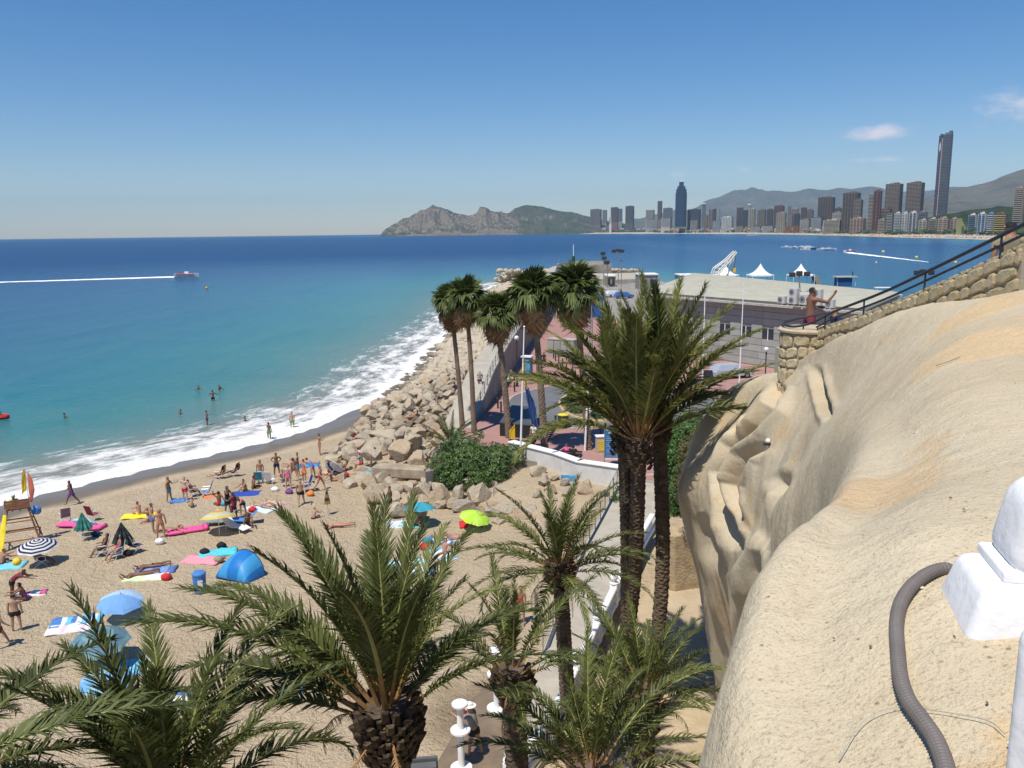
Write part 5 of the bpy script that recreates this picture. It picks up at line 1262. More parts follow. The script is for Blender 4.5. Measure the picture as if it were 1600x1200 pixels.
def pose_body(name):
    if name in PB: return PB[name]
    J = fk(**POSES[name]); names = list(J); me = bpy.data.meshes.new('person_body')
    idx = {n: i for i, n in enumerate(names)}
    me.from_pydata([tuple(J[n]) for n in names], [(idx[a], idx[b]) for a, b in BONES], [])
    o = bpy.data.objects.new('t', me); COL.objects.link(o)
    sk = o.modifiers.new('s', 'SKIN'); sk.use_smooth_shade = True
    for i, n in enumerate(names):
        r = RAD.get(n) or RAD[n[:-1]]; v = me.skin_vertices[0].data[i]
        v.radius = (r * 1.0, r * (.80 if n in ('pel', 'sp', 'ch') else 1)); v.use_root = (n == 'pel')
    ss = o.modifiers.new('u', 'SUBSURF'); ss.levels = 1; ss.render_levels = 1
    bpy.context.view_layer.update(); dg = bpy.context.evaluated_depsgraph_get(); ev = o.evaluated_get(dg).to_mesh()
    V = np.array([v.co[:] for v in ev.vertices]); F = [tuple(p.vertices) for p in ev.polygons]; NN = np.array([v.normal[:] for v in ev.vertices])
    o.evaluated_get(dg).to_mesh_clear(); bpy.data.objects.remove(o); bpy.data.meshes.remove(me)
    best = np.full(len(V), 9.); bi = np.zeros(len(V), int); bt = np.zeros(len(V))
    for k, (a, b) in enumerate(BONES):
        A, B = np.array(J[a]), np.array(J[b]); d = B - A; t = np.clip(((V - A) @ d) / (d @ d), 0, 1); q = np.linalg.norm(V - A - t[:, None] * d, axis=1)
        m = q < best; best[m] = q[m]; bi[m] = k; bt[m] = t[m]
    b = MB(); b.add([tuple(v) for v in V], F)
    hands(b, J)
    f = (J['tp'] - J['hd']).normalized(); fw = Vector((0, f.z, -f.y)); c = J['hd'] + f * .01
    b.tube([c + fw * .082 + f * .02, c + fw * .108 - f * .018, c + fw * .085 - f * .026], [.008, .014, .008], 5)
    for sd in (-1, 1): b.ico(tuple(c + Vector((sd * .088, 0, 0))), (.014, .022, .032), 0, 1, 0)
    em = MB()
    for sd in (-1, 1): em.ico(tuple(c + fw * .086 + Vector((sd * .032, 0, 0)) + f * .022), (.014, .01, .009), 0, 1, 0)
    em.box(tuple(c + fw * .086 - f * .048), (.045, .012, .008))
    body = b.mesh('person_body', mat('skin', (.42, .24, .16)), True)
    PB[name] = dict(J=J, V=V, F=F, N=NN, bi=bi, bt=bt, me=body, cl={}, c=c, f=f, fw=fw)
    return PB[name]
CLO = dict(
 shorts=lambda k, t: (k in (('pel', 'hiL'), ('pel', 'hiR'))) or (k == ('pel', 'sp') and t < .35) or (k[0][:2] == 'hi' and t < .55),
 brief=lambda k, t: (k in (('pel', 'hiL'), ('pel', 'hiR'))) or (k == ('pel', 'sp') and t < .28) or (k[0][:2] == 'hi' and t < .10),
 bra=lambda k, t: (k == ('sp', 'ch') and t > .62) or (k == ('ch', 'nk') and t < .22),
 suit=lambda k, t: (k in (('pel', 'hiL'), ('pel', 'hiR'), ('pel', 'sp'), ('sp', 'ch'))) or (k[0][:2] == 'hi' and t < .10) or (k == ('ch', 'nk') and t < .35),
 shirt=lambda k, t: (k in (('sp', 'ch'), ('ch', 'shL'), ('ch', 'shR'))) or (k == ('pel', 'sp') and t > .05) or (k == ('ch', 'nk') and t < .8) or (k[0][:2] == 'sh' and t < .55),
 dress=lambda k, t: (k in (('pel', 'sp'), ('pel', 'hiL'), ('pel', 'hiR'), ('sp', 'ch'), ('ch', 'shL'), ('ch', 'shR'))) or (k == ('ch', 'nk') and t < .7) or (k[0][:2] == 'hi' and t < .75),
 long=lambda k, t: (k in (('pel', 'hiL'), ('pel', 'hiR'))) or (k == ('pel', 'sp') and t < .35) or k[0][:2] == 'hi' or (k[0][:2] == 'kn' and t < .9))
def cloth_mesh(pose, kind):
    D = pose_body(pose)
    if kind in D['cl']: return D['cl'][kind]
    if kind in ('hair', 'long_hair'):
        rel = D['V'] - np.array(D['c']); a = rel @ np.array(D['f']); w = rel @ np.array(D['fw']); keep = np.array([BONES[k] in (('nk', 'hd'), ('hd', 'tp')) for k in D['bi']])
        sel = keep & ((a > .052) | ((w < .015) & (a > (-.13 if kind == 'long_hair' else -.055)))); off = .016 if kind == 'hair' else .024
    else:
        fn = CLO[kind]; sel = np.array([fn(BONES[k], t) for k, t in zip(D['bi'], D['bt'])]); off = .014 if kind in ('brief', 'bra', 'suit') else .026
    V2 = D['V'] + D['N'] * off; used = {}; b = MB(); vs = []; fs = []
    for f in D['F']:
        if all(sel[i] for i in f):
            fs.append(tuple(used.setdefault(i, len(used)) for i in f))
    vs = [None] * len(used)
    for i, j in used.items(): vs[j] = tuple(V2[i])
    m = b.add(vs, fs).mesh(kind, mat('cloth', (.3, .3, .3)), True) if fs else None
    D['cl'][kind] = m; return m
SKIN = {'tan': (.36, .185, .11), 'pale': (.55, .36, .27), 'brown': (.20, .095, .055), 'red': (.46, .22, .15), 'mid': (.44, .26, .17)}
CC = dict(black=(.015, .015, .018), navy=(.02, .03, .10), blue=(.07, .20, .48), cyan=(.05, .36, .50), red=(.55, .03, .03), pink=(.75, .10, .30), white=(.75, .74, .72), grey=(.22, .22, .23), green=(.08, .32, .10), yellow=(.75, .55, .05), orange=(.75, .22, .04), purple=(.18, .07, .25), brown=(.10, .05, .03), blond=(.36, .22, .09), greyhair=(.35, .33, .31), lime=(.45, .75, .08), maroon=(.20, .03, .05), teal=(.03, .22, .22), khaki=(.30, .26, .17))
def cm(c): return mat('cloth_' + c, CC[c], .85, .15, 6)
NMS = dict(shorts='swim_shorts', brief='swim_brief', bra='bikini_top', suit='swimsuit', shirt='shirt', dress='dress', hair='hair', long_hair='hair', long='trousers')
def person(loc, pose, hd, skin, cl, hair, label, s=1.0, group=None, hat=None, seat=0.0, roll=0, bag=None, z=None):
    D = pose_body(pose)
    rx, dz = LYING.get(pose, (0, 0))
    Mx = Matrix.Rotation(R(hd), 4, 'Z') @ Matrix.Rotation(R(rx), 4, 'X')
    loc = Vector(loc)
    if rx: loc = loc + Mx.to_3x3() @ Vector((0, 0, -.85 * s)) + Vector((0, 0, dz * s + .03))
    q_ = random.Random(int(abs(loc.x * 97 + loc.y * 31) * 100)); o = link('person', D['me'], None, loc, Mx.to_euler(), (s * q_.uniform(.94, 1.16), s * q_.uniform(.94, 1.2), s * q_.uniform(.96, 1.03)))
    o.material_slots[0].link = 'OBJECT'; o.material_slots[0].material = mat('skin_' + skin, SKIN[skin], .55, .12, 5, spec=.4)
    tag(o, label, 'person', group)
    for kind, c in list(cl) + ([(('long_hair' if hair[0] == 'l' else 'hair'), hair[1:])] if hair else []):
        m = cloth_mesh(pose, kind)
        if m is None: continue
        k = link(NMS[kind], m, o); k.material_slots[0].link = 'OBJECT'; k.material_slots[0].material = cm(c)
    if hat:
        t = D['J']['tp']; f = D['f']; q = f.to_track_quat('Z', 'Y').to_matrix().to_4x4(); q.translation = t - f * .035
        MB().lathe([(.19, 0), (.19, .012), (.105, .02), (.10, .09), (.06, .115)] if hat[0] != 'c' else [(.10, -.01), (.105, .03), (.09, .08), (.04, .10)], 14, M=q).build('hat', cm(hat[1:] if hat[0] == 'c' else hat), o)
    if bag:
        w = D['J']['wrR']; MB().cbox((w.x + .05, w.y, w.z - .22), (.12, .30, .30), .03).tube([(w.x + .05, w.y - .1, w.z - .08), (w.x + .05, w.y, w.z + .03), (w.x + .05, w.y + .1, w.z - .08)], .012, 5).build('bag', cm(bag), o)
    return o
def PG(px, py, *a, **k):
    """a person standing where the beach is seen at (px, py)"""
    z = k.pop('z', None); g = G(px, py) if z is None else P(px, py, z)
    g.z += k.pop('up', 0)
    return person(g, *a, **k)
# standing and walking on the sand
PG(113, 789, 'walk', 100, 'brown', [('dress', 'purple')], 'sbrown', 'person in a dark purple dress walking left along the wet sand')
PG(265, 784, 'stand2', -90, 'tan', [('shorts', 'cyan')], 'sbrown', 'person in cyan swim shorts standing with something white in the hand')
PG(290, 784, 'hips', 160, 'pale', [('shorts', 'red')], 'sbrown', 'person in bright red swim shorts standing near the wet sand')
PG(240, 832, 'stand', -60, 'tan', [('shorts', 'blue')], 'sbrown', 'tall tanned person in blue shorts standing behind a bikini wearer')
PG(252, 840, 'stand2', 30, 'red', [('brief', 'orange'), ('bra', 'orange')], 'lblond', 'person in an orange bikini standing beside the pink air mattress')
PG(366, 812, 'stand2', 60, 'brown', [('dress', 'maroon')], 'lbrown', 'person in a dark maroon beach dress standing behind the patterned parasol')
PG(380, 806, 'bend', 170, 'red', [('shorts', 'navy')], 'sbrown', 'bare-backed person in navy shorts bending over the pale blue lounger', s=.95)
PG(408, 757, 'stand', 175, 'tan', [('shorts', 'white')], 'sbrown', 'grey-haired person in pale shorts standing behind two beach chairs')
PG(433, 745, 'hips', 200, 'brown', [('shorts', 'navy')], 'sblack', 'heavy tanned person in navy shorts standing nearest the water in the crowd', s=1.06)
PG(451, 766, 'stand', 185, 'pale', [('suit', 'pink')], 'lblond', 'person in a pink swimsuit seen from behind in the middle of the crowd')
PG(460, 752, 'walk', 40, 'tan', [('brief', 'red'), ('bra', 'red')], 'lbrown', 'slim person in a red bikini stepping between the beach chairs')
PG(476, 756, 'hips', -40, 'red', [('shorts', 'orange')], 'sbrown', 'person in orange shorts standing behind the closed blue chair')
PG(501, 767, 'walk', -110, 'mid', [('suit', 'red')], 'lbrown', 'person in a red swimsuit walking at the right side of the crowd')
PG(471, 790, 'walk2', 190, 'mid', [('shorts', 'black')], 'sbrown', 'person in black shorts walking towards the camera in front of the crowd')
PG(500, 711, 'cross', -60, 'tan', [('brief', 'purple'), ('bra', 'purple')], 'lbrown', 'person in a bikini standing alone with folded arms by the wet sand')
PG(610, 803, 'stand2', 80, 'brown', [('shorts', 'black')], 'sblack', 'person in black shorts standing beside the boulders')
PG(27, 986, 'stand', 20, 'mid', [('shorts', 'black')], 'sblack', 'bare-backed person in black shorts standing at the left edge')
PG(2, 1012, 'walk', -50, 'tan', [('shorts', 'maroon')], 'sbrown', 'person half cut off by the left edge of the picture')
PG(22, 935, 'bend', -80, 'brown', [('shirt', 'maroon'), ('shorts', 'black')], 'lblack', 'person in a dark red top bending down beside the yellow ball', s=.95)
PG(40, 938, 'sit_ground', 110, 'brown', [('suit', 'purple')], 'lblack', 'crouching person in a dark swimsuit right of the yellow ball')
PG(384, 768, 'sit_ground', 150, 'tan', [('suit', 'lime')], 'lbrown', 'person in a lime swimsuit sitting on the dark blue towel', s=.98)
PG(357, 803, 'talk', -120, 'brown', [('dress', 'black')], 'lblack', 'person in a black beach dress facing the one in maroon')
PG(466, 744, 'stand2', 100, 'tan', [('shorts', 'teal')], 'sbrown', 'person in dark teal shorts at the back of the crowd near the wet sand')
PG(489, 748, 'bend', 60, 'mid', [('suit', 'blue')], 'lbrown', 'person in a blue swimsuit bending down right of the orange shorts')
PG(396, 764, 'sit_side', -60, 'brown', [('shorts', 'red')], 'sblack', 'person in red shorts sitting on the sand left of the pale blue chair')
PG(442, 752, 'sit_ground', 200, 'red', [('suit', 'black')], 'lblond', 'person in a black swimsuit sitting at the feet of the heavy tanned one')
PG(519, 752, 'sit_flat', -70, 'tan', [('brief', 'navy'), ('bra', 'navy')], 'lbrown', 'person in a navy bikini leaning back on the sand below the tilted white parasol')
PG(300, 792, 'sit_ground', 30, 'mid', [('shorts', 'green')], 'sblond', 'child in green shorts sitting behind the pink air mattress', s=.7)
# in the water
for px, py, po, hd, sk, c, h, up, lab in ((324, 664, 'stand2', -60, 'brown', 'navy', 'sblack', -.25, 'person in navy shorts wading knee-deep left of the foam'), (333, 626, 'wade', 10, 'brown', 'black', 'sblack', -.55, 'dark-haired person splashing thigh-deep between two swimmers'),
        (421, 687, 'stand2', -20, 'brown', 'green', 'sblack', -.10, 'person with green shorts standing at the edge of the foam'), (457, 668, 'stand', 170, 'mid', 'green', 'sbrown', -.25, 'person in green swimwear standing in the white foam')):
    g = P(px, py, 0); g.z = up; person(g, po, hd, sk, [('shorts', c)], h, lab)
for px, py, h, lab in ((310, 608, 'sblack', 'left head of two swimmers side by side in the sea'), (343, 608, 'sblack', 'right head of two swimmers side by side in the sea'), (282, 646, 'lbrown', 'lone swimmer chest-deep left of the wading people'),
                       (383, 658, 'sblack', 'swimmer with the head just above the foam'), (101, 653, 'sblack', 'lone swimmer far left of all other bathers')):
    g = P(px, py, 0); g.z = -1.22; person(g, 'wade', random.uniform(0, 360), 'brown', [('shorts', 'navy')], h, lab)
g = P(1, 654, 0); person((g.x, g.y, -1.0), 'wade', 20, 'brown', [('shorts', 'navy')], 'sblack', 'bather lying on a red inflatable boat at the left edge')
rt = empty('inflatable_boat', (g.x - .3, g.y - .2, .05), .3, 'small red inflatable boat at the left edge of the sea', 'inflatable'); MB().tube([(math.cos(a / 12 * 6.283) * 1.0, math.sin(a / 12 * 6.283) * .6, .15) for a in range(13)], .2, 8, cap=False).build('tube', cm('red'), rt); MB().box((0, 0, .05), (1.7, .9, .06)).build('floor', cm('white'), rt)
# ---------------------------------------------------------------- beach furniture
def parasol(px, py, h, r, cols, label, tilt=0, taz=0, closed=False, rings=1, alt=None, z=None, scal=.06):
    """canopy centre seen at (px, py), h above the sand"""
    q = P(px, py, 1.2 + h); g = GZ(q.x, q.y)
    root = empty('parasol', (q.x, q.y, g), 0, label, 'parasol'); T = Matrix.Translation((0, 0, h)) @ Matrix.Rotation(R(taz), 4, 'Z') @ Matrix.Rotation(R(tilt), 4, 'X')
    ax = T.to_3x3() @ Vector((0, 0, 1)); base = -ax * (h / max(.5, ax.z)) * .96
    MB().tube([T @ Vector((0, 0, .12)), Vector((0, 0, h)) + base * .4, Vector((0, 0, h)) + base * 1.02 - Vector((0, 0, .1))], .02, 6).build('pole', mat('parasol_pole', (.7, .7, .72), .35, .05, metal=.5), root)
    n = 8 if not closed else 10; b = MB(); vs = [(0, 0, .05 if not closed else .12)]; R_ = (11 if rings and len(cols) == 2 else 6) if not closed else 5; fs = []; mi = []
    for i in range(1, R_ + 1):
        t = i / R_
        for k in range(n * 2):
            a = 2 * math.pi * k / (n * 2); rr = r * t * (1 if k % 2 == 0 else (.965 - (.05 if i == R_ else 0)))
            if closed: rr = r * t ** .8 * (1 if k % 2 == 0 else .6)
            z = -r * .40 * t ** 1.9 + (0 if k % 2 == 0 else .012) if not closed else -h * .58 * t
            vs.append((rr * math.cos(a), rr * math.sin(a), z))
    for k in range(2 * n): fs.append((0, 1 + k, 1 + (k + 1) % (2 * n))); mi.append(0)
    for i in range(1, R_):
        for k in range(2 * n):
            a, c = 1 + (i - 1) * 2 * n, 1 + i * 2 * n; fs.append((a + k, c + k, c + (k + 1) % (2 * n), a + (k + 1) % (2 * n)))
            mi.append((i * rings) % len(cols) if rings else ((k + 1) // 2 % len(cols)))
    if not rings: mi[:2 * n] = [((k + 1) // 2) % len(cols) for k in range(2 * n)]
    b.add(vs, fs, mi, T)
    b.build('canopy', [mat('canvas_' + str(c), c if isinstance(c, tuple) else CC[c], .8, .06, 3, trans=.25) for c in cols], root)
    if not closed:
        rb = MB()
        for k in range(n):
            a = 2 * math.pi * k / n; rb.tube([T @ Vector((0, 0, -.02)), T @ Vector((r * .5 * math.cos(a), r * .5 * math.sin(a), -r * .13)), T @ Vector((r * .97 * math.cos(a), r * .97 * math.sin(a), -r * .40))], .007, 4)
        rb.build('ribs', mat('parasol_pole', (.7, .7, .72)), root)
    MB().tube([T @ Vector((0, 0, .02)), T @ Vector((0, 0, .17))], [.03, .012], 6).build('finial', cm('white'), root)
    return root
LB, LB2 = (.46, .64, .84), (.20, .42, .78)
parasol(188, 929, 1.15, .98, [LB, LB, LB, LB, LB2, LB2, LB2, LB2], 'light blue parasol with darker blue back panels, standing alone on the sand', 10, 30, rings=0)
parasol(153, 988, 1.45, 1.15, [(.14, .25, .33), (.14, .25, .33), (.20, .36, .38)], 'largest parasol, blue-grey with thin green stripes, beside the blue and white towels', 8, 20)
parasol(57, 843, 1.35, .98, ['white', 'navy'], 'navy and white ringed parasol in front of the lifeguard chair', 6, 10)
parasol(340, 798, 1.3, .98, [(.72, .55, .12), (.72, .22, .05), (.72, .55, .12), (.62, .60, .42), (.62, .62, .45)], 'yellow and orange patterned parasol in the middle of the crowd', 14, 200)
parasol(655, 785, 1.35, .92, ['cyan', (.07, .42, .48)], 'turquoise parasol in front of the boulders', 7, 190, rings=0)
parasol(744, 803, 1.0, .90, [(.50, .80, .06), (.56, .84, .12)], 'lime green parasol tilted towards the sea', 16, 60, rings=0)
parasol(527, 727, .75, .82, ['white', 'white', 'white', 'white', 'navy', 'white'], 'white parasol with navy edge stripes lying tilted on its side', 58, 150)
parasol(133, 803, 1.0, .72, [(.45, .70, .75), (.60, .74, .8)], 'pale blue parasol half hidden behind the green striped one', 30, 170)
parasol(127, 798, 1.55, .50, [(.05, .26, .22), (.10, .32, .28)], 'half-closed green striped parasol over the pink air mattress', closed=True)
parasol(189, 818, 1.7, .55, [(.03, .085, .055), (.05, .03, .06)], 'half-closed dark green parasol between beach chairs', closed=True)
parasol(510, 762, 1.7, .20, [(.45, .33, .06), (.10, .08, .12)], 'fully closed brown and yellow parasol stuck in the sand', closed=True)
parasol(165, 1052, 1.2, .9, [(.18, .45, .75), (.30, .58, .85)], 'sky blue parasol half hidden by the lower left palm fronds', 10, 40, rings=0)
def towel(px, py, L, W, rz, cols, label, bands=7, seed=0, name='towel', cat='towel'):
    g = G(px, py); rnd = random.Random(seed + int(px)); b = MB(); n, m = 10, 6; vs = []; fs = []; mi = []
    for i in range(n + 1):
        for j in range(m + 1):
            x = (i / n - .5) * L; y = (j / m - .5) * W; vs.append((x + rnd.uniform(-.02, .02), y + rnd.uniform(-.02, .02), .085 + .022 * math.sin(i * 1.3 + seed) * math.cos(j * 1.1) + rnd.uniform(0, .015)))
    for i in range(n):
        for j in range(m): fs.append((i * (m + 1) + j, (i + 1) * (m + 1) + j, (i + 1) * (m + 1) + j + 1, i * (m + 1) + j + 1)); mi.append(int(i / n * bands) % len(cols))
    k = len(vs); edge = [i * (m + 1) for i in range(n + 1)] + [n * (m + 1) + j for j in range(1, m + 1)] + [i * (m + 1) + m for i in range(n - 1, -1, -1)] + [j for j in range(m - 1, 0, -1)]
    vs += [(vs[e][0], vs[e][1], vs[e][2] - .09) for e in edge]; E = len(edge)
    for q in range(E): fs.append((edge[q], k + q, k + (q + 1) % E, edge[(q + 1) % E])); mi.append(0)
    b.add(vs, fs, mi)
    o = b.build(name, [cm(c) if isinstance(c, str) else mat('towel_%s' % str(c), c, .95, .15, 8) for c in cols], None, g, (0, 0, R(rz)), True)
    return tag(o, label, cat)
SKYB = (.16, .50, .72)
for a in ((120, 972, 2.0, 1.0, 18, ['blue', 'white', SKYB], 'blue and white patterned towel beside the blue-grey parasol', 9), (112, 983, 1.9, .8, 16, ['white', 'white', (.7, .5, .7)], 'white towel with pinkish end next to the blue patterned one', 8),
          (317, 876, 1.9, .95, -8, [(.80, .30, .36)], 'pink towel beside the turquoise one', 3), (341, 865, 1.9, 1.0, 20, [(.10, .55, .62)], 'turquoise towel touching the blue pop-up tent', 2), (228, 903, 2.0, .8, 5, [(.62, .80, .45), 'white'], 'pale green and white towel under a sunbather', 2),
          (244, 892, 1.9, .8, 8, [(.10, .16, .40), (.2, .3, .55)], 'dark blue towel under the second sunbather', 5), (570, 689, 1.9, 1.1, 15, ['red', 'red', 'white'], 'red and white towel on the sand by the boulders', 3), (549, 707, 1.8, .9, 4, [(.75, .32, .48), (.7, .5, .5)], 'pink patterned towel behind the sitting people', 9),
          (627, 820, 2.0, 1.1, 6, [(.62, .64, .68)], 'pale grey-white towel in front of the turquoise parasol', 2), (645, 822, 1.5, .8, -10, [(.10, .42, .38), 'white'], 'green and white towel beside the pale grey one', 4), (688, 846, 1.6, .8, -20, ['blue', 'white'], 'blue and white striped towel left of the sitting sunbathers', 9),
          (700, 844, 1.3, .9, 20, ['white', 'blue'], 'white and blue towel under a sitting person', 6), (692, 868, 1.9, .9, -60, [SKYB, 'white'], 'pale blue and white towel under the sunbather in the right group', 6), (638, 880, 1.8, .9, 30, [(.3, .6, .62), 'white'], 'pale turquoise towel half hidden by the big palm', 6),
          (655, 892, 1.5, .8, -15, [(.55, .62, .70), 'blue'], 'blue speckled towel beside the pale turquoise one, seen between fronds', 8), (385, 773, 1.9, 1.0, 10, [(.03, .07, .36)], 'dark blue towel under the person in lime', 2), (408, 796, 1.9, .9, -28, [(.5, .70, .74), 'white'], 'pale blue towel under the left of two sunbathers', 4),
          (430, 790, 1.8, .8, -28, [(.62, .42, .45)], 'pinkish towel under the right of two sunbathers', 2), (455, 1079, .9, .75, 20, [(.05, .20, .62), 'white'], 'small blue and white body board alone on the sand', 1), (6, 886, 2.0, 1.0, 12, [(.18, .55, .66)], 'turquoise towel at the left edge', 2),
          (190, 1048, 2.1, 1.2, 25, [SKYB, SKYB, 'white'], 'light blue beach mat under the palm-hidden parasol', 6), (275, 1100, 1.3, .9, 70, ['white', 'blue'], 'white towel glimpsed between the lower left fronds', 4), (283, 783, 1.3, .7, 10, ['blue'], 'folded blue towel beside the person in red shorts', 2),
          (480, 728, 1.7, .9, 8, [(.05, .25, .60)], 'blue towel under the lying group near the water', 2), (740, 820, 1.6, .9, 8, ['red', 'navy', 'white'], 'red and blue towel in the shadow of the lime parasol', 3), (218, 807, 1.9, .8, 8, [(.80, .68, .05)], 'yellow air mattress left of the tall tanned person', 3),
          (47, 930, 1.4, .6, 20, ['white', 'pink'], 'white and pink towel behind the crouching group', 4), (332, 776, 1.0, .7, 20, [(.75, .22, .08)], 'orange towel in front of the person sitting in red', 2), (588, 776, .8, .5, 60, ['orange', 'blue'], 'small bag-coloured towel hidden at the boulders', 2)):
    towel(*a)
def mattress(px, py, L, rz, label, c='pink'):
    g = G(px, py); root = empty('air_mattress', (g.x, g.y, g.z), R(rz), label, 'air mattress')
    for k in range(5): MB().tube([(-L / 2, (k - 2) * .145, .12), (-L / 2 + .08, (k - 2) * .145, .13), (L / 2 - .4, (k - 2) * .145, .13), (L / 2 - .3, (k - 2) * .145, .13)], [.05, .085, .085, .05], 8).build('air_tube', cm(c), root, smooth=True)
    MB().tube([(L / 2 - .18, -.34, .17), (L / 2 - .18, .34, .17)], .12, 10).build('pillow', cm(c), root, smooth=True)
mattress(295, 831, 2.2, 24, 'bright pink air mattress beside the person lying with bent knees'); mattress(118, 822, 2.0, -4, 'pink air mattress under the green striped parasol, left of two'); mattress(142, 826, 1.9, -14, 'pink air mattress under the green striped parasol, right of two')
# lying and sitting people
PG(222, 901, 'prone', 115, 'brown', [('brief', 'navy')], 'sbrown', 'sunbather in blue trunks lying face down on the pale green towel')
PG(240, 888, 'prone', 112, 'brown', [('brief', 'black')], 'sblack', 'sunbather in black trunks lying face down on the dark blue towel')
PG(274, 832, 'supine_knees', -110, 'tan', [('brief', 'green')], 'lbrown', 'sunbather lying with bent knees left of the bright pink air mattress')
PG(233, 815, 'sit_side', 120, 'red', [('suit', 'white')], 'lblond', 'fair-haired person sitting on the sand next to the yellow air mattress')
PG(219, 806, 'sit_ground', 60, 'red', [('shorts', 'yellow')], 'sbrown', 'person sitting on the yellow air mattress')
PG(411, 794, 'prone', 60, 'mid', [('shorts', 'grey')], 'sblack', 'sunbather in grey shorts lying face down, left of a pair')
PG(430, 790, 'prone', 60, 'pale', [('brief', 'white')], 'lblond', 'pale sunbather lying face down, right of a pair')
PG(458, 728, 'prone', -80, 'mid', [('brief', 'purple')], 'lbrown', 'sunbather lying behind the person in the red bikini')
PG(480, 726, 'prone', -100, 'mid', [('brief', 'black')], 'sblack', 'sunbather in black trunks lying on the blue towel nearest the water')
PG(512, 742, 'supine', 80, 'pale', [('suit', 'pink')], 'lblond', 'sunbather lying left of the tilted white parasol', s=.98)
PG(533, 738, 'recline', 100, 'brown', [('shorts', 'grey')], 'sblack', 'person reclining in the shade of the tilted white parasol')
PG(566, 735, 'sit_block', 80, 'mid', [('shirt', 'grey'), ('shorts', 'red')], 'sbrown', 'person in grey shirt and red shorts sitting on the edge of the concrete slab', up=.1)
PG(590, 733, 'sit_block', 100, 'brown', [('shorts', 'navy')], 'sblack', 'bare-chested person in navy shorts sitting on the concrete slab', up=.35)
PG(343, 790, 'sit_side', 30, 'brown', [('suit', 'red')], 'lblack', 'person in a red swimsuit sitting before the patterned parasol')
PG(694, 868, 'sit_flat', 150, 'red', [('brief', 'red'), ('bra', 'red')], 'lbrown', 'sunburnt person in a red bikini sitting back on the pale blue towel')
PG(701, 843, 'supine_knees', 90, 'red', [('brief', 'blue'), ('bra', 'blue')], 'lblond', 'sunbather in a blue bikini lying on the white and blue towel')
PG(656, 822, 'sit_ground', 160, 'brown', [('shorts', 'navy')], 'sblack', 'person sitting in the shade of the turquoise parasol')
PG(490, 812, 'sit_ground', -20, 'mid', [('shorts', 'maroon')], 'sblond', 'fair-haired child sitting on the sand by the closed parasol', s=.85)
PG(532, 824, 'prone', 100, 'red', [('brief', 'orange'), ('bra', 'blue')], 'lbrown', 'sunbather glimpsed through the top fronds of the central palm')
PG(3, 884, 'sit_ground', -30, 'tan', [('shorts', 'navy')], 'sbrown', 'person sitting on the turquoise towel at the left edge')
PG(745, 822, 'sit_ground', 190, 'brown', [('shirt', 'red'), ('shorts', 'navy')], 'sblack', 'person in red sitting in the shade of the lime parasol')
def chair(px, py, rz, c, label, low=False, occupant=None, fr='white'):
    g = G(px, py); root = empty('beach_chair', g, R(rz), label, 'beach chair'); F = mat('chair_tube_' + fr, CC[fr], .3, .05, metal=.2); f = cm(c)
    for s in (-1, 1):
        MB().tube([(s * .27, .30, 0), (s * .27, .0, .34), (s * .27, -.26, .50), (s * .27, -.46, 1.02)], .014, 6).build('side_frame', F, root)
        MB().tube([(s * .27, -.36, 0), (s * .27, .06, .34), (s * .27, .26, .38)], .014, 6).build('leg', F, root)
        MB().cbox((s * .29, -.02, .60), (.05, .46, .03), .01).tube([(s * .28, .2, .59), (s * .27, .2, .34)], .012, 5).build('armrest', F, root)
    MB().cbox((0, .05, .35), (.50, .52, .025), .01).build('seat', f, root)
    M = Matrix.Translation((0, -.36, .70)) @ Matrix.Rotation(R(20), 4, 'X')
    MB().cbox((0, 0, 0), (.50, .025, .66), .01, M=M).build('backrest', f, root)
    if occupant:
        po, sk, cl, ha, lab = occupant; q = root.matrix_basis @ Vector((0, 0, 0)); M2 = Matrix.Rotation(R(rz), 3, 'Z'); w = g + M2 @ Vector((0, -.08, .14)); person(w, po, rz, sk, cl, ha, lab)
    return root
chair(103, 816, 35, 'grey', 'grey folding chair left of the green striped parasol'); chair(147, 812, -20, 'maroon', 'dark folding chair right of the green striped parasol')
chair(160, 868, 110, 'blue', 'blue folding chair with a high back, left of three around the dark green parasol', occupant=('sit_chair', 'brown', [('dress', 'brown')], 'lbrown', 'long-haired person sitting in the left blue chair by the dark green parasol'))
chair(182, 872, 150, 'blue', 'pale blue low chair in front of the dark green parasol', occupant=('sit_chair', 'tan', [('suit', 'pink')], 'lbrown', 'person in pink sitting in the middle chair by the dark green parasol'))
chair(212, 862, -30, 'navy', 'striped folding chair turned away, right of the dark green parasol')
PG(200, 850, 'sit_ground', 60, 'brown', [('suit', 'black')], 'lblack', 'person crouching under the dark green parasol')
chair(67, 884, -70, 'blue', 'folding chair in the shadow of the navy and white parasol', occupant=('sit_chair', 'brown', [('shorts', 'navy'), ('shirt', 'grey')], 'sbrown', 'person sitting with crossed legs in the shade of the navy and white parasol'))
chair(303, 776, -60, 'maroon', 'dark red folding chair beside the person in red shorts', occupant=('sit_chair', 'brown', [('suit', 'red')], 'lbrown', 'person in a red swimsuit sitting in the dark red folding chair'))
chair(322, 776, 100, 'blue', 'blue folding chair right of the dark red one'); chair(342, 748, 80, 'black', 'black reclining chair near the wet sand, left of two', occupant=('recline', 'tan', [('shorts', 'red')], 'sbrown', 'person in red lying back in the left reclining chair near the wet sand'))
chair(364, 744, 80, 'maroon', 'maroon reclining chair near the wet sand, right of two', occupant=('recline', 'brown', [('shorts', 'black')], 'sblack', 'person lying back in the right reclining chair near the wet sand'))
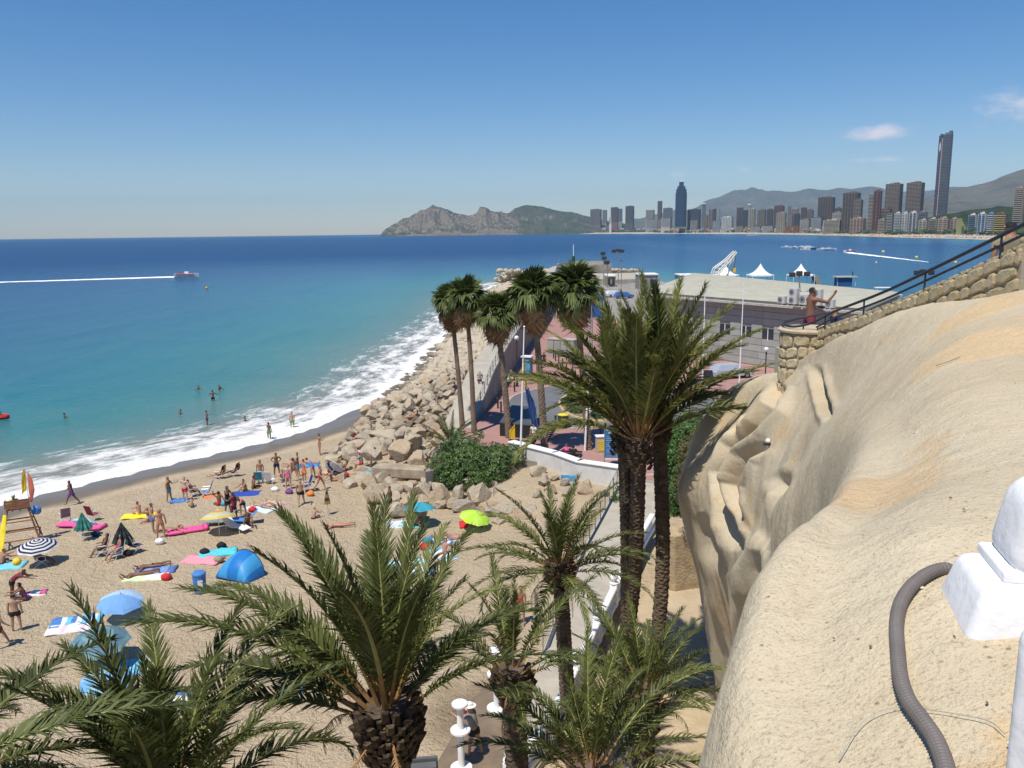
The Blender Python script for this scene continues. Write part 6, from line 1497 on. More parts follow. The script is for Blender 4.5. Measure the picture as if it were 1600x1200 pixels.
chair(405, 757, 10, (('cyan')), 'pale blue chair in front of the grey-haired person'); chair(422, 757, -10, 'white', 'blue and white chair beside the pale blue one'); chair(446, 760, 30, 'grey', 'grey chair behind the person in the pink swimsuit'); chair(478, 768, 120, 'navy', 'navy chair left of the walking red swimsuit')
def lounger(px, py, rz, c, label, occ=None):
    g = G(px, py); root = empty('sun_lounger', g, R(rz), label, 'sun lounger'); f = cm(c) if isinstance(c, str) else mat('lounge' + str(c), c)
    pts = [(0, .95, .22), (0, .5, .32), (0, .0, .24), (0, -.35, .30), (0, -.85, .78)]; b = MB()
    for (x0, y0, z0), (x1, y1, z1) in zip(pts[:-1], pts[1:]): b.add([(-.3, y0, z0), (.3, y0, z0), (.3, y1, z1), (-.3, y1, z1), (-.3, y0, z0 - .03), (.3, y0, z0 - .03), (.3, y1, z1 - .03), (-.3, y1, z1 - .03)], [(3, 2, 1, 0), (4, 5, 6, 7), (0, 1, 5, 4), (1, 2, 6, 5), (2, 3, 7, 6), (3, 0, 4, 7)])
    b.build('bed', f, root)
    for y in (.6, -.5):
        for s in (-1, 1): MB().tube([(s * .27, y, .3), (s * .30, y + .06, 0)], .018, 6).build('leg', cm('white'), root)
lounger(368, 828, -120, 'white', 'white sun lounger with wavy bed in front of the crowd'); lounger(345, 820, 100, (.22, .26, .24), 'grey-green sun lounger left of the white one'); lounger(380, 818, 100, (.06, .25, .65), 'bright blue lounger at the feet of the bending person')
PG(388, 822, 'sit_ground', 200, 'brown', [('shorts', 'black')], 'sblack', 'person crouching right of the bright blue lounger')
# pop-up tent
def popup():
    g = G(372, 902); root = empty('beach_tent', g, R(-25), 'blue dome-shaped pop-up beach tent behind the central palm', 'beach tent'); N = 14; M_ = 10
    vs = []; fs = []; mi = []
    for i in range(N + 1):
        th = math.pi * i / N
        for j in range(M_ + 1):
            ph = R(100) * j / M_; vs.append((-math.cos(th) * 1.05 * (1 - .08 * (j / M_)), .7 - 1.25 * math.sin(ph) * math.sin(th) ** .6 * 0 - 1.2 * math.sin(ph), max(0.03, 1.15 * math.sin(th) * math.cos(ph * .88))))
    for i in range(N):
        for j in range(M_): fs.append((i * (M_ + 1) + j, i * (M_ + 1) + j + 1, (i + 1) * (M_ + 1) + j + 1, (i + 1) * (M_ + 1) + j)); mi.append(1 if (i // 3) % 2 else 0)
    MB().add(vs, fs, mi).build('canopy', [mat('tent_blue', (.03, .25, .68), .45, .08, 3, trans=.35), mat('tent_blue_light', (.08, .42, .80), .45, .08, 3, trans=.35)], root, smooth=True)
    MB().tube([(-math.cos(math.pi * i / 20) * 1.05, .7, 1.15 * math.sin(math.pi * i / 20) + .02) for i in range(21)], .02, 6, cap=False).build('hoop', cm('navy'), root)
    MB().box((0, .1, .05), (1.9, 1.2, .03)).build('floor', cm('navy'), root)
popup()
# lifeguard chair
def lifeguard():
    g = G(35, 850); root = empty('lifeguard_chair', g, R(28), 'tall wooden lifeguard chair with flags on the left of the beach', 'lifeguard chair'); w = mat('red_wood', (.26, .115, .06), .75, .25, 4)
    def bm(n, a, b2, t=.05): MB().tube([a, b2], t, 4).build(n, w, root)
    for s in (-1, 1):
        bm('leg', (s * .95, -.8, 0), (s * .5, -.30, 2.1)); bm('leg', (s * .95, 1.0, 0), (s * .5, .35, 2.1)); bm('side_rail', (s * .9, -.74, .55), (s * .9, .86, .55), .04); bm('side_brace', (s * .8, -.6, .9), (s * .92, .9, .3), .035)
    for z in (.45, .95, 1.45): bm('rung', (-(.95 - z * .21), -.8 + z * .23, z), ((.95 - z * .21), -.8 + z * .23, z), .04)
    for z in (.6, 1.3): bm('rung', (-(.95 - z * .21), 1.0 - z * .3, z), ((.95 - z * .21), 1.0 - z * .3, z), .04)
    for i in range(5): MB().box((0, -.30 + i * .17, 2.12), (1.15, .15, .04)).build('seat_board', w, root)
    for i in range(3): MB().box((0, -.42, 2.28 + i * .16), (1.2, .04, .14)).build('back_board', w, root)
    for s in (-1, 1): MB().box((s * .58, -.05, 2.5), (.07, .8, .05)).build('armrest', w, root)
    b = MB().tube([(-1.0, -.9, .02), (-.8, -.55, 1.0), (-.62, -.35, 1.9)], [.12, .17, .10], 8, sy=.25).build('rescue_board', mat('board_yellow', (.75, .60, .04), .4), None); b.matrix_basis = root.matrix_basis; b.location = g
    tag(b, 'long yellow rescue board leaning on the lifeguard chair', 'surfboard'); b.name = 'rescue_board'
    M = Matrix.Rotation(R(28), 3, 'Z')
    person(g + M @ Vector((-.15, .1, 1.86)), 'sit_chair', 28, 'tan', [('shirt', 'lime'), ('shorts', 'red')], 'sgreyhair', 'lifeguard in a lime shirt sitting on the tall wooden chair', hat='cwhite')
    f = empty('flag', g + M @ Vector((.55, .1, 2.1)), 0, 'yellow flag hanging limp from a thin pole on the lifeguard chair', 'flag')
    MB().tube([(0, 0, 0), (0, 0, 2.2)], .018, 6).build('pole', cm('white'), f)
    vs = []; fs = []
    for i in range(9):
        for j in range(7): vs.append((-.02 - j * .06 * (.5 + .5 * i / 8) + .02 * math.sin(i), .06 * math.sin(j * 1.9 + i * .5), 2.15 - i * .15 - j * .05))
    for i in range(8):
        for j in range(6): fs.append((i * 7 + j, i * 7 + j + 1, (i + 1) * 7 + j + 1, (i + 1) * 7 + j))
    MB().add(vs, fs).build('cloth', cm('yellow'), f)
    o = MB().tube([(.02, 0, .3), (.10, .02, 1.0), (.08, .02, 1.6), (0.02, 0, 2.0)], [.05, .17, .13, .02], 8, sy=.3).build('rescue_buoy_board', mat('board_red', (.55, .16, .10), .5), None, g + M @ Vector((.65, .1, 2.0))); tag(o, 'narrow red rescue board standing upright behind the lifeguard seat', 'surfboard')
    q = g + M @ Vector((.85, -.1, 2.05)); o = MB().cbox((0, 0, -.2), (.5, .35, .45), .1).build('backpack', cm('blue'), None, q); tag(o, 'blue bag hanging on the side of the lifeguard chair', 'bag')
lifeguard()
def bin_():
    g = G(313, 926); r = empty('litter_bin', g, .3, 'blue plastic litter bin with a white sticker on the sand', 'bin')
    MB().lathe([(.24, 0), (.27, .1), (.30, .85), (.31, .9)], 16).build('drum', cm('blue'), r, smooth=False); MB().lathe([(.32, .9), (.32, .97), (.25, 1.03), (.02, 1.05)], 16).build('lid', cm('blue'), r)
    MB().box((.05, -.30, .55), (.22, .03, .3)).build('sticker', cm('white'), r)
bin_()
def small(px, py, c, label, name='bag', cat='bag', r=.22):
    g = G(px, py); o = MB().ico((0, 0, r * .7), (r * 1.2, r, r * .8), 0, 2, .12, int(px)).tube([(-.1, 0, r * 1.3), (0, 0, r * 1.7), (.1, 0, r * 1.3)], .015, 5).build(name, cm(c), None, g, smooth=True); tag(o, label, cat)
for a in ((452, 772, 'purple', 'purple beach bag behind the person in a pink swimsuit'), (430, 768, 'white', 'white bag beside the blue and white chair'), (352, 790, 'cyan', 'turquoise bag next to the patterned parasol'), (395, 800, 'red', 'small red bag beside the pale blue towel'), (250, 900 - 50, 'white', 'white bag below the orange bikini wearer'), (150, 838, 'navy', 'navy bag in front of the pink air mattresses'), (540, 745, 'red', 'red bag at the feet of the person in the shade'), (576, 742, 'cyan', 'turquoise bag by the low boulder at the pile tip'), (663, 858, 'red', 'red bag beside the green one behind the palm fronds'), (667, 850, 'teal', 'dark green backpack next to the red bag'), (342, 878, 'khaki', 'brown bag between the pink and the turquoise towel'), (320, 866, 'black', 'black bag behind the pink towel'), (346, 856, 'black', 'dark sandals and bag above the turquoise towel'),
          (260, 906, 'red', 'small red ball-shaped bag right of the sunbathers'), (485, 775, 'orange', 'orange bag under the navy chair'), (600, 735, 'orange', 'orange bag on the concrete slab'), (945, 775, 'navy', 'dark bag left at the landing of the ramp'), (200, 868, 'black', 'black bag under the dark green parasol')): small(*a)
g = G(30, 905); o = MB().ico((0, 0, .0), .2, 0, 3, 0).build('beach_ball', cm('yellow'), None, g + Vector((0, 0, .9)), smooth=True); tag(o, 'yellow beach ball held up among the group at the left edge', 'ball')
b = MB().lathe([(.33, .6), (.33, 1.0), (.05, 1.02)], 4)
# footprints-side: foot showers in white pipe
def shower(px, py, label):
    g = P(px, py, 1.25); r = empty('beach_shower', g, .2, label, 'shower')
    MB().lathe([(.34, 0), (.34, .06), (.3, .08)], 20).build('base_disc', M_white, r)
    MB().tube([(0, 0, .05), (0, 0, 2.15)], .10, 16).build('column', M_white, r)
    MB().lathe([(.31, 1.28), (.31, 1.34), (.28, 1.36)], 20).build('middle_disc', M_white, r); MB().lathe([(.25, 2.15), (.25, 2.21), (.22, 2.23)], 20).build('top_disc', M_white, r)
    for k in range(4): MB().tube([(.1 * math.cos(k * 1.57), .1 * math.sin(k * 1.57), 1.9), (.22 * math.cos(k * 1.57), .22 * math.sin(k * 1.57), 1.93), (.26 * math.cos(k * 1.57), .26 * math.sin(k * 1.57), 1.86)], .014, 5).build('nozzle', mat('chrome', (.6, .6, .6), .2, metal=1), r)
shower(776, 1107, 'white beach shower column, the farther of the two'); shower(721, 1201, 'white beach shower column, the nearer of the two at the lower edge')
g = P(770, 1120, 1.22); tag(MB().prism([(-1.9, -3.2), (1.6, -3.2), (1.6, 1.5), (-.4, 1.9)], -.3, .035).build('shower_slab', mat('wet_sand_slab', (.20, .15, .10), .5, .2, 1.2), None, g), kind='structure')
PG(742, 1180, 'shower', 60, 'mid', [('shirt', 'grey'), ('shorts', 'black')], 'sgreyhair', 'person with white hat, black shorts and a red bag by the nearer shower', hat='white', bag='red', z=1.25)
PG(797, 1107, 'walk2', 80, 'brown', [('shirt', 'brown'), ('shorts', 'black')], 'sbrown', 'person with a white sun hat walking by the farther shower', hat='white', z=1.25)
PG(814, 975, 'stand', 170, 'tan', [('suit', 'red')], 'lbrown', 'person in a red swimsuit half hidden by the fronds near the wooden post')
g = P(663, 1222, 1.22); r = empty('crate', g, .12, 'black open crate standing on the sand at the lower edge', 'crate'); b = MB(); b.cbox((0, 0, .3), (.85, .55, .55), .03).build('box', cm('black'), r); MB().box((0, .2, .62), (.85, .12, .12)).box((0, -.05, .585), (.75, .3, .02)).build('lid', mat('bin_grey', (.12, .12, .12), .4), r)
g = G(838, 978); o = MB().cbox((0, 0, .75), (.14, .14, 1.5), .015).build('post', mat('grey_wood', (.22, .19, .16), .9, .25, 8), None, g); tag(o, 'square weathered wooden post left of the ramp railing', 'post')
# ---------------------------------------------------------------- promenade furniture
M_black = mat('black_sheet', (.022, .022, .025), .5, .2, 2)
M_dmet = mat('dark_metal', (.05, .05, .055), .5, .15, 4, metal=.3)
M_steel = mat('grey_steel', (.30, .30, .30), .45, .1, 5, metal=.5)
PZ = 2.514
def pp(px, py, z=PZ): return P(px, py, z)
def stage():
    c = [pp(781, 681), pp(830, 686), pp(838, 655), pp(800, 653)]; o = c[0]
    r = empty('stage', o, 0, 'black boxed stage on the pink paving between two fan palms', 'stage'); l = [(p.x - o.x, p.y - o.y) for p in c]
    MB().prism(l, 0, .98).build('skirt', M_black, r); MB().prism([(x * 1.015 - .02, y * 1.015 - .02) for x, y in l], .985, 1.06).build('deck', mat('stage_deck', (.075, .08, .09), .6, .2, 1.5), r)
    o = pp(848, 676); r = empty('stage_ramp', o, R(-32), 'dark folded metal ramp lying beside the black stage', 'ramp')
    for k in range(2): MB().tube([(k * 1.3, 0, .75), (k * 1.3 + .4, -2.3, .08)], .05, 5).build('side_rail', M_dmet, r)
    for i in range(9): MB().box((.65 + .045 * i, -.1 - i * .26, .72 - i * .078), (1.5, .12, .06)).build('tread', M_dmet, r)
stage()
bol = [(804, 612), (780, 624), (776, 630), (778, 638), (783, 644), (845, 587), (852, 601), (857, 598), (862, 556), (865, 560), (868, 564), (873, 568), (879, 573), (885, 578), (895, 582), (885, 562), (889, 567), (911, 586), (868, 667), (1054, 611), (1098, 620), (1120, 624), (933, 596)]
BLAB = {4: 'bollard nearest the black stage on its left', 0: 'bollard at the foot of the tall lamp post', 18: 'bollard beside the green and yellow litter bin', 5: 'leftmost bollard of three right of the blue kiosk', 6: 'front bollard of three right of the blue kiosk', 7: 'rightmost bollard of three right of the blue kiosk', 19: 'bollard left of the round red sign', 20: 'bollard right of the round red sign'}
bm_ = MB().lathe([(.075, 0), (.075, .80), (.085, .82), (.085, .90), (.05, .94), (.01, .95)], 10).mesh('bollard', M_dmet)
for i, (x, y) in enumerate(bol):
    p = pp(x, y); tag(link('bollard', bm_, None, p), BLAB.get(i, 'black bollard in the curved row along the pink paving' if 8 <= i <= 17 else {1: 'rear bollard left of the road loop by the mole wall', 2: 'second bollard from the rear left of the road loop', 3: 'second bollard from the front left of the road loop', 21: 'bollard farthest right beyond the round red sign', 22: 'lone bollard behind the road loop'}.get(i, '')), 'bollard', 'bollards on the promenade')
def lamp(px, py, h, label, arms=1):
    p = pp(px, py); r = empty('street_lamp', p, 0, label, 'street lamp')
    MB().lathe([(.14, 0), (.12, .5), (.07, .55), (.055, h - .3), (.09, h - .25), (.05, h)], 10).build('pole', M_dmet, r); MB().ico((0, 0, h + .22), .24, 0, 2, 0).build('globe', mat('lamp_globe', (.7, .7, .68), .3, .03), r, smooth=True)
lamp(808, 604, 4.6, 'globe street lamp left of the blue kiosk'); lamp(1195, 604, 3.4, 'globe street lamp before the grey harbour building'); lamp(1062, 586, 3.4, 'globe street lamp behind the triple palm')
def kiosk():
    p = pp(824, 589); r = empty('kiosk', p, R(-20), 'small blue advertising kiosk with white cap by the mole wall', 'kiosk')
    MB().cbox((0, 0, 1.05), (1.0, .7, 2.1), .04).build('body', mat('kiosk_blue', (.04, .16, .36), .4), r); MB().box((0, 0, 2.18), (1.15, .85, .14)).build('cap', M_white, r); MB().box((0, -.37, 1.2), (.8, .03, 1.3)).build('poster', mat('poster_blue', (.10, .35, .60), .4, .4, 2), r)
kiosk()
def textline(b, x0, x1, z, h, y, rnd, mi):
    x = x0
    while x < x1:
        w = rnd.uniform(.03, .12); b.box((min(x + w / 2, x1), y, z), (w, .006, h), mi); x += w + .03
def panel():
    p = pp(958, 727); r = empty('information_board', p, R(-4), 'tall blue beach information board with coloured symbols and lines of text', 'sign'); rnd = random.Random(2)
    for s in (-1, 1): MB().tube([(s * .56, 0, 0), (s * .56, 0, 2.5)], .035, 8).build('post', M_steel, r)
    MB().cbox((0, 0, 1.5), (1.06, .06, 1.96), .01).build('board', mat('board_blue', (.035, .15, .34), .4, .25, 1.6), r)
    b = MB(); textline(b, -.45, .25, 2.34, .045, -.036, rnd, 0); b.box((-.27, -.036, 2.17), (.13, .006, .08), 1); b.box((.05, -.036, 2.16), (.11, .006, .09), 2); b.box((.30, -.036, 2.15), (.13, .006, .09), 0)
    for i in range(11): textline(b, -.45, .45 - .1 * rnd.random(), 1.93 - i * .13, .028, -.036, rnd, 0 if i % 3 else 3)
    b.build('print', [mat('print_white', (.6, .65, .7)), mat('print_yellow', (.75, .6, .05)), mat('print_red', (.6, .06, .05)), mat('print_cyan', (.15, .45, .65))], r)
    MB().box((0, -.01, .42), (1.1, .05, .06)).build('lower_rail', M_white, r)
panel()
p = pp(938, 706); r = empty('stall', p, .1, 'cream sales box with a yellow front left of the blue information board', 'box'); MB().cbox((0, 0, .55), (.62, .5, 1.1), .02).build('body', wallmat('cream'), r); MB().box((.05, -.26, .5), (.45, .03, .7)).build('front', mat('sign_yellow', (.7, .5, .04)), r); MB().box((0, 0, 1.13), (.7, .58, .06)).build('lid', M_white, r)
p = pp(940, 690); r = empty('tilted_lamp', p, 0, 'black tilted pole with a box head behind the cream sales box', 'lamp'); MB().tube([(0, 0, 0), (-.1, 0, 1.0), (-.55, 0, 1.9)], .05, 6).build('pole', M_dmet, r); MB().cbox((-.6, 0, 1.95), (.35, .2, .2), .03).build('head', M_dmet, r)
p = pp(880, 668); r = empty('litter_bin', p, 0, 'green and yellow litter bin at the edge of the road loop', 'bin'); MB().lathe([(.36, 0), (.42, .1), (.42, .95), (.3, 1.0)], 12).build('drum', mat('bin_green', (.035, .06, .035), .5), r); MB().add([(-.25, -.43, .35), (.05, -.45, .5), (.28, -.42, .8), (-.1, -.45, .85)], [(0, 1, 2, 3)]).build('sticker', mat('sign_yellow', (.7, .5, .04)), r); MB().lathe([(.42, .97), (.44, 1.03), (.2, 1.12)], 12).build('lid', mat('sign_yellow', (.7, .5, .04)), r)
def barrier():
    a, b_ = pp(797, 698), pp(803, 690); r = empty('barrier', a, 0, 'yellow steel crowd barrier near the foot of the flagpole', 'barrier'); d = Vector((.35, 1.9, 0)); y = mat('barrier_yellow', (.80, .50, .02), .5)
    MB().tube([(0, 0, .1), (0, 0, 1.1), d * .03 + Vector((0, 0, 1.15)), d * .97 + Vector((0, 0, 1.15)), d + Vector((0, 0, 1.1)), d + Vector((0, 0, .1))], .03, 6).build('frame', y, r)
    for i in range(1, 12): MB().tube([d * (i / 12) + Vector((0, 0, .2)), d * (i / 12) + Vector((0, 0, 1.14))], .016, 5).build('bar', y, r)
    for t in (.1, .9): MB().box((d.x * t, d.y * t, .04), (.6, .06, .05)).build('foot', y, r)
barrier()
def flagpole(b, t, label, flag=None):
    p = pp(*b); T = PD(t[0], t[1], p.y); r = empty('flagpole', p, 0, label, 'flagpole'); h = T.z - p.z; d = T - p
    MB().tube([(0, 0, -.05), (d.x * .5, 0, h * .5), (d.x, 0, h)], [.075, .06, .035], 10).build('pole', M_white, r); MB().ico((d.x, 0, h + .06), .07, 0, 2, 0).build('finial', M_white, r)
    return p, d
fp, fd = flagpole((813, 720), (819, 512), 'white flagpole with the drooping yellow and blue flag')
flagpole((914, 704), (926, 441), 'taller white flagpole standing right of the rightmost fan palm foot'); flagpole((1097, 617), (1102, 447), 'thin grey mast in front of the harbour building, left of two'); flagpole((1155, 600), (1162, 447), 'thin grey mast in front of the harbour building, right of two')
def flag():
    r = empty('flag', (fp.x, fp.y - .08, fp.z), 0, 'long limp flag, yellow above and blue below, hanging from the white pole', 'flag'); L = PD(820, 556, fp.y).z - fp.z; L2 = PD(830, 662, fp.y).z - fp.z
    for nm, a, b_, c in (('yellow_cloth', 0, .42, 'sign_yellow'), ('blue_cloth', .41, 1, 'flag_blue')):
        vs = []; fs = []; n, m = 14, 8
        for i in range(n + 1):
            t = a + (b_ - a) * i / n
            for j in range(m + 1):
                w = (.24 + .28 * t) * (1 - .3 * math.sin(t * 7)); vs.append((fd.x * (L / fd.z) + .05 + .60 * t ** 2 + (j / m) * w * (.75 if nm[0] == 'y' else .95) - .1, .16 * math.sin(j * 1.7 + t * 5), L + (L2 - L) * t - (j / m) * .35 + .1 * math.sin(j * 2 + i)))
        for i in range(n):
            for j in range(m): fs.append((i * (m + 1) + j, i * (m + 1) + j + 1, (i + 1) * (m + 1) + j + 1, (i + 1) * (m + 1) + j))
        MB().add(vs, fs).build(nm, mat(c, (.04, .09, .26) if c == 'flag_blue' else (.7, .5, .04), .7, .25, 3, trans=.2), r, smooth=True)
flag()
def island():
    c = pp(931, 634); rx, ry = 3.15, 6.2; r = tag(MB().prism([(c.x + rx * math.cos(a * math.pi / 20), c.y + ry * math.sin(a * math.pi / 20)) for a in range(40)], 2.45, 2.60).build('traffic_island', mat('island_soil', (.22, .15, .09), .95, .3, 2)), kind='structure')
    tag(kerb_line([(c.x + rx * math.cos(a * math.pi / 20), c.y + ry * math.sin(a * math.pi / 20)) for a in range(41)], 2.515, .2, .14).build('island_kerb', mat('yellow_kerb', (.55, .45, .24), .85)), kind='structure')
    o = MB().prism([(c.x - .3 + q * math.cos(a * .63 + .2), c.y - .3 + 1.7 * q * math.sin(a * .63 + .2)) for a, q in enumerate((2.1, 1.8, 2.2, 1.7, 2.1, 2.3, 1.9, 1.7, 2.1, 1.8))], 2.602, 2.64).build('gravel_bed', mat('white_gravel', (.62, .58, .48), .95, .2, 2.5, .6, 12)); tag(o, kind='structure')
    q = c + Vector((1.9, 1.9, .1)); o = MB().cbox((0, 0, .6), (.9, .8, 1.2), .12).build('stone_block', mat('brown_stone', (.25, .18, .12), .9, .3, 3, .6, 8), None, q); tag(o, 'squared brown stone standing on the round traffic island', 'stone')
    for k, (dx, dy, s, lab) in enumerate(((-2.3, .5, 1.0, 'low dark shrub on the left side of the round traffic island'), (-1.9, -2.6, .8, 'low dark shrub at the left front of the round traffic island'), (-.3, -4.6, .8, 'small shrub at the front edge of the round traffic island'), (1.4, -3.6, 1.0, 'leafy shrub at the right front of the round traffic island'), (2.1, -.6, .8, 'shrub at the right edge of the round traffic island'), (-1.6, 3.4, .8, 'shrub at the back left of the round traffic island'))):
        shrub((c.x + dx, c.y + dy, 2.55), [(0, 0, .25, s * .8, s * 1.2, .38)], 700, .12, M_bush, lab, 30 + k, 3)
    for k in range(7):
        a = k * .9; q = c + Vector((1.1 * math.cos(a) - .2, 2.4 * math.sin(a), .12)); tag(link('white_stone', BM_[k], None, q, (0, 0, a), (.32, .36, .18)), 'pale stone set in the white gravel of the traffic island', 'stone', 'stones on the traffic island')
island()
def parapet():
    pts = [pp(800, 709), pp(868, 727), pp(905, 741), pp(978, 752)]; r = empty('parapet', pts[0], 0, 'thick white parapet wall between promenade and beach', 'wall'); o = pts[0]
    for a, b_ in zip(pts[:-1], pts[1:]):
        m = (a + b_) / 2 - o; L = (b_ - a).length; an = math.atan2(b_.y - a.y, b_.x - a.x); MB().box((m.x, m.y, -.35), (L + .1, .45, 2.3), rz=an).build('wall_section', mat('whitewash', (.62, .60, .56), .8, .12, 1.2), r); MB().cbox((m.x, m.y, .86), (L + .22, .62, .12), .03, rz=an).build('coping', M_white, r)
    q = P(887, 749, 2.2); o2 = MB().box((0, 0, 0), (.9, .05, .7)).build('notice', mat('poster_blue', (.10, .35, .60)), None, q + Vector((0, -.25, 0)), (0, 0, -.2)); tag(o2, 'blue notice fixed low on the beach side of the white parapet', 'notice')
parapet()
def bench(px, py, rz, label):
    r = empty('bench', pp(px, py), R(rz), label, 'bench')
    for i in range(3): MB().box((0, .12 - i * .14, .45), (1.7, .11, .04)).build('seat_slat', M_dmet, r)
    for i in range(2): MB().box((0, .22, .62 + i * .16), (1.7, .04, .12)).build('back_slat', M_dmet, r)
    for s in (-1, 1): MB().box((s * .7, 0, .22), (.06, .42, .44)).build('leg', M_dmet, r)
bench(815, 704, 165, 'dark bench by the white parapet, left one'); bench(890, 722, 170, 'dark bench by the white parapet with two people on it')
def PP(px, py, *a, **k): g = pp(px, py, k.pop('z', PZ)); return person(g, *a, **k)
PP(834, 697, 'stand2', 150, 'mid', [('shirt', 'white'), ('shorts', 'khaki')], 'sblack', 'person in white shirt and light shorts standing before the black stage')
PP(832, 708, 'sit_block', 0, 'brown', [('shirt', 'black'), ('long', 'black')], 'lblack', 'dark-clothed person sitting on the left bench by the parapet')
PP(886, 722, 'sit_block', 10, 'tan', [('shirt', 'pink'), ('long', 'navy')], 'sbrown', 'person in a pinkish top sitting left on the right bench'); PP(895, 724, 'sit_block', -10, 'brown', [('shirt', 'black'), ('long', 'black')], 'lblack', 'dark-haired person in black sitting right on the right bench')
PP(843, 575, 'walk', 0, 'tan', [('dress', 'red')], 'lbrown', 'person in a red dress walking along the promenade beside a dark-clothed one'); PP(850, 574, 'walk2', 0, 'brown', [('shirt', 'black'), ('shorts', 'black')], 'sblack', 'person in black walking right of the red dress on the promenade')
PP(799, 604, 'walk', 180, 'mid', [('shirt', 'navy'), ('shorts', 'white')], 'lbrown', 'person with a pale bag walking near the globe lamp', bag='white'); PP(916, 586, 'walk', 200, 'mid', [('shirt', 'pink'), ('shorts', 'blue')], 'lbrown', 'person in a pink top walking behind the rightmost fan palm'); PP(927, 594, 'stand', 100, 'brown', [('dress', 'maroon')], 'lblack', 'person in a dark dress right of the one in the pink top')
PP(750, 608, 'walk', 0, 'pale', [('shirt', 'grey'), ('shorts', 'navy')], 'sgreyhair', 'grey-haired person walking up the mole walkway outside the railing', z=3.9)
g = P(713, 618, 2.6); person(g, 'sit_block', 60, 'brown', [('shirt', 'navy'), ('shorts', 'navy')], 'sblack', 'dark-clothed person sitting on the boulders beside the walkway'); g = P(645, 655, 2.2); person(g, 'recline', 60, 'red', [('brief', 'red')], 'lbrown', 'sunbather lying on the upper boulders above the shore')
def walkway_rail():
    k = smooth_poly(MOLE, 6); r = empty('railing', (0, 0, 0), 0, 'grey steel railing along the harbour side of the mole walkway', 'railing'); pts = []
    for i in range(6, len(k) - 1):
        t = k[min(i + 1, len(k) - 1)] - k[i - 1]; t /= np.linalg.norm(t[:2]); pts.append(Vector(k[i]))
    acc = 0; out = []; step = 1.9
    for a, b_ in zip(pts[:-1], pts[1:]):
        L = (b_ - a).length; s = 0
        while acc + s <= L: out.append(a.lerp(b_, (acc + s) / L)); s += step
        acc = acc + s - L
    pm = MB().tube([(0, 0, 0), (0, 0, 1.0)], .035, 6).mesh('post', M_steel)
    for p in out[:110]: link('post', pm, r, p)
    for h in (.35, .68, 1.0): MB().tube([p + Vector((0, 0, h)) for p in out[:110]], .025, 5).build('rail', M_steel, r)
walkway_rail()
def ramp_rail():
    l = smooth_poly([(1.0, 29.2), (2.9, 37), (4.6, 42.5), (6.15, 47.6)], 4); z = lambda p: 1.45 + (p[1] - 22) / 26
    r = empty('railing', (l[0][0], l[0][1], z(l[0])), 0, 'thin metal railing between the ramp and the sand', 'railing'); o = Vector((l[0][0], l[0][1], z(l[0]))); ps = [Vector((p[0], p[1], z(p))) - o + Vector((.06, 0, 0)) for p in l]
    w = mat('weathered_rail', (.27, .235, .19), .6, .15, 3)
    for p in ps: MB().box((p.x, p.y, .5 + p.z), (.05, .05, 1.02)).build('post', w, r)
    MB().tube([p + Vector((0, 0, 1.02)) for p in ps], .03, 6).build('top_rail', w, r)
    for i in range(5): MB().tube([p + Vector((0, 0, .16 + i * .16)) for p in ps], .011, 4).build('wire', w, r)
ramp_rail()
BAL = MB().lathe([(.055, 0), (.055, .04), (.03, .07), (.062, .2), (.066, .26), (.03, .42), (.026, .47), (.05, .50), (.05, .55)], 10).mesh('baluster', M_white, True)
def balustrade(pts, zf, label, post_every=3.1, name='balustrade'):
    o = Vector((pts[0][0], pts[0][1], zf(pts[0]))); r = empty(name, o, 0, label, 'balustrade')
    for a, b_ in zip(pts[:-1], pts[1:]):
        A = Vector((a[0], a[1], zf(a))) - o; B = Vector((b_[0], b_[1], zf(b_))) - o; L = (B - A).length; d = (B - A); an = math.atan2(d.y, d.x); pitch = -math.asin(d.z / L)
        M = Matrix.Translation((A + B) / 2) @ Matrix.Rotation(an, 4, 'Z') @ Matrix.Rotation(pitch, 4, 'Y')
        MB().cbox((0, 0, .09), (L, .26, .18), .02, M=M).build('plinth', M_white, r); MB().cbox((0, 0, .82), (L, .28, .16), .04, M=M).build('top_rail', M_white, r)
        n = int(L / .24)
        for i in range(1, n): link('baluster', BAL, r, A + d * (i / n) + Vector((0, 0, .18)))
        MB().cbox((A.x, A.y, .5 + A.z), (.32, .32, 1.0), .02, rz=an).build('post', M_white, r)
        MB().lathe([(.12, 0), (.20, .03), (.20, .07), (.09, .10), (.08, .14), (.15, .22), (.165, .30), (.13, .38), (.05, .44), (.01, .45)], 14, (A.x, A.y, 1.0 + A.z)).build('finial', M_white, r, smooth=True)
zr = lambda p: 1.45 + (p[1] - 22) / 26
k = smooth_poly([(-.2, 21.6), (1.05, 23.8), (2.15, 26.8), (3.2, 29.9), (4.2, 32.8), (5.1, 35.3), (6.1, 38.2), (7.2, 41)], 1)
balustrade([tuple(p) for p in k], zr, 'white balustrade with ball finials running down beside the ramp')
p = P(1066, 925, 1.5); o = MB().cbox((0, 0, 0), (1.9, 1.8, 3.1), .18)
vs = np.array(o.v); o.v = [tuple(v) for v in vs + .09 * np.stack([fbm(vs[:, 0] * .8, vs[:, 1] * .8, vs[:, 2] * .8 + q, 2, 60 + q) for q in range(3)], -1)]
tag(o.build('rock_block', mat('block_rock', (.40, .30, .18), .95, .2, 2.5, .9, 9, bdist=.05), None, (p.x + .1, p.y + .8, p.z + 1.35), (0, 0, .25)), 'big squared block of tan rock at the foot of the cliff', 'rock')
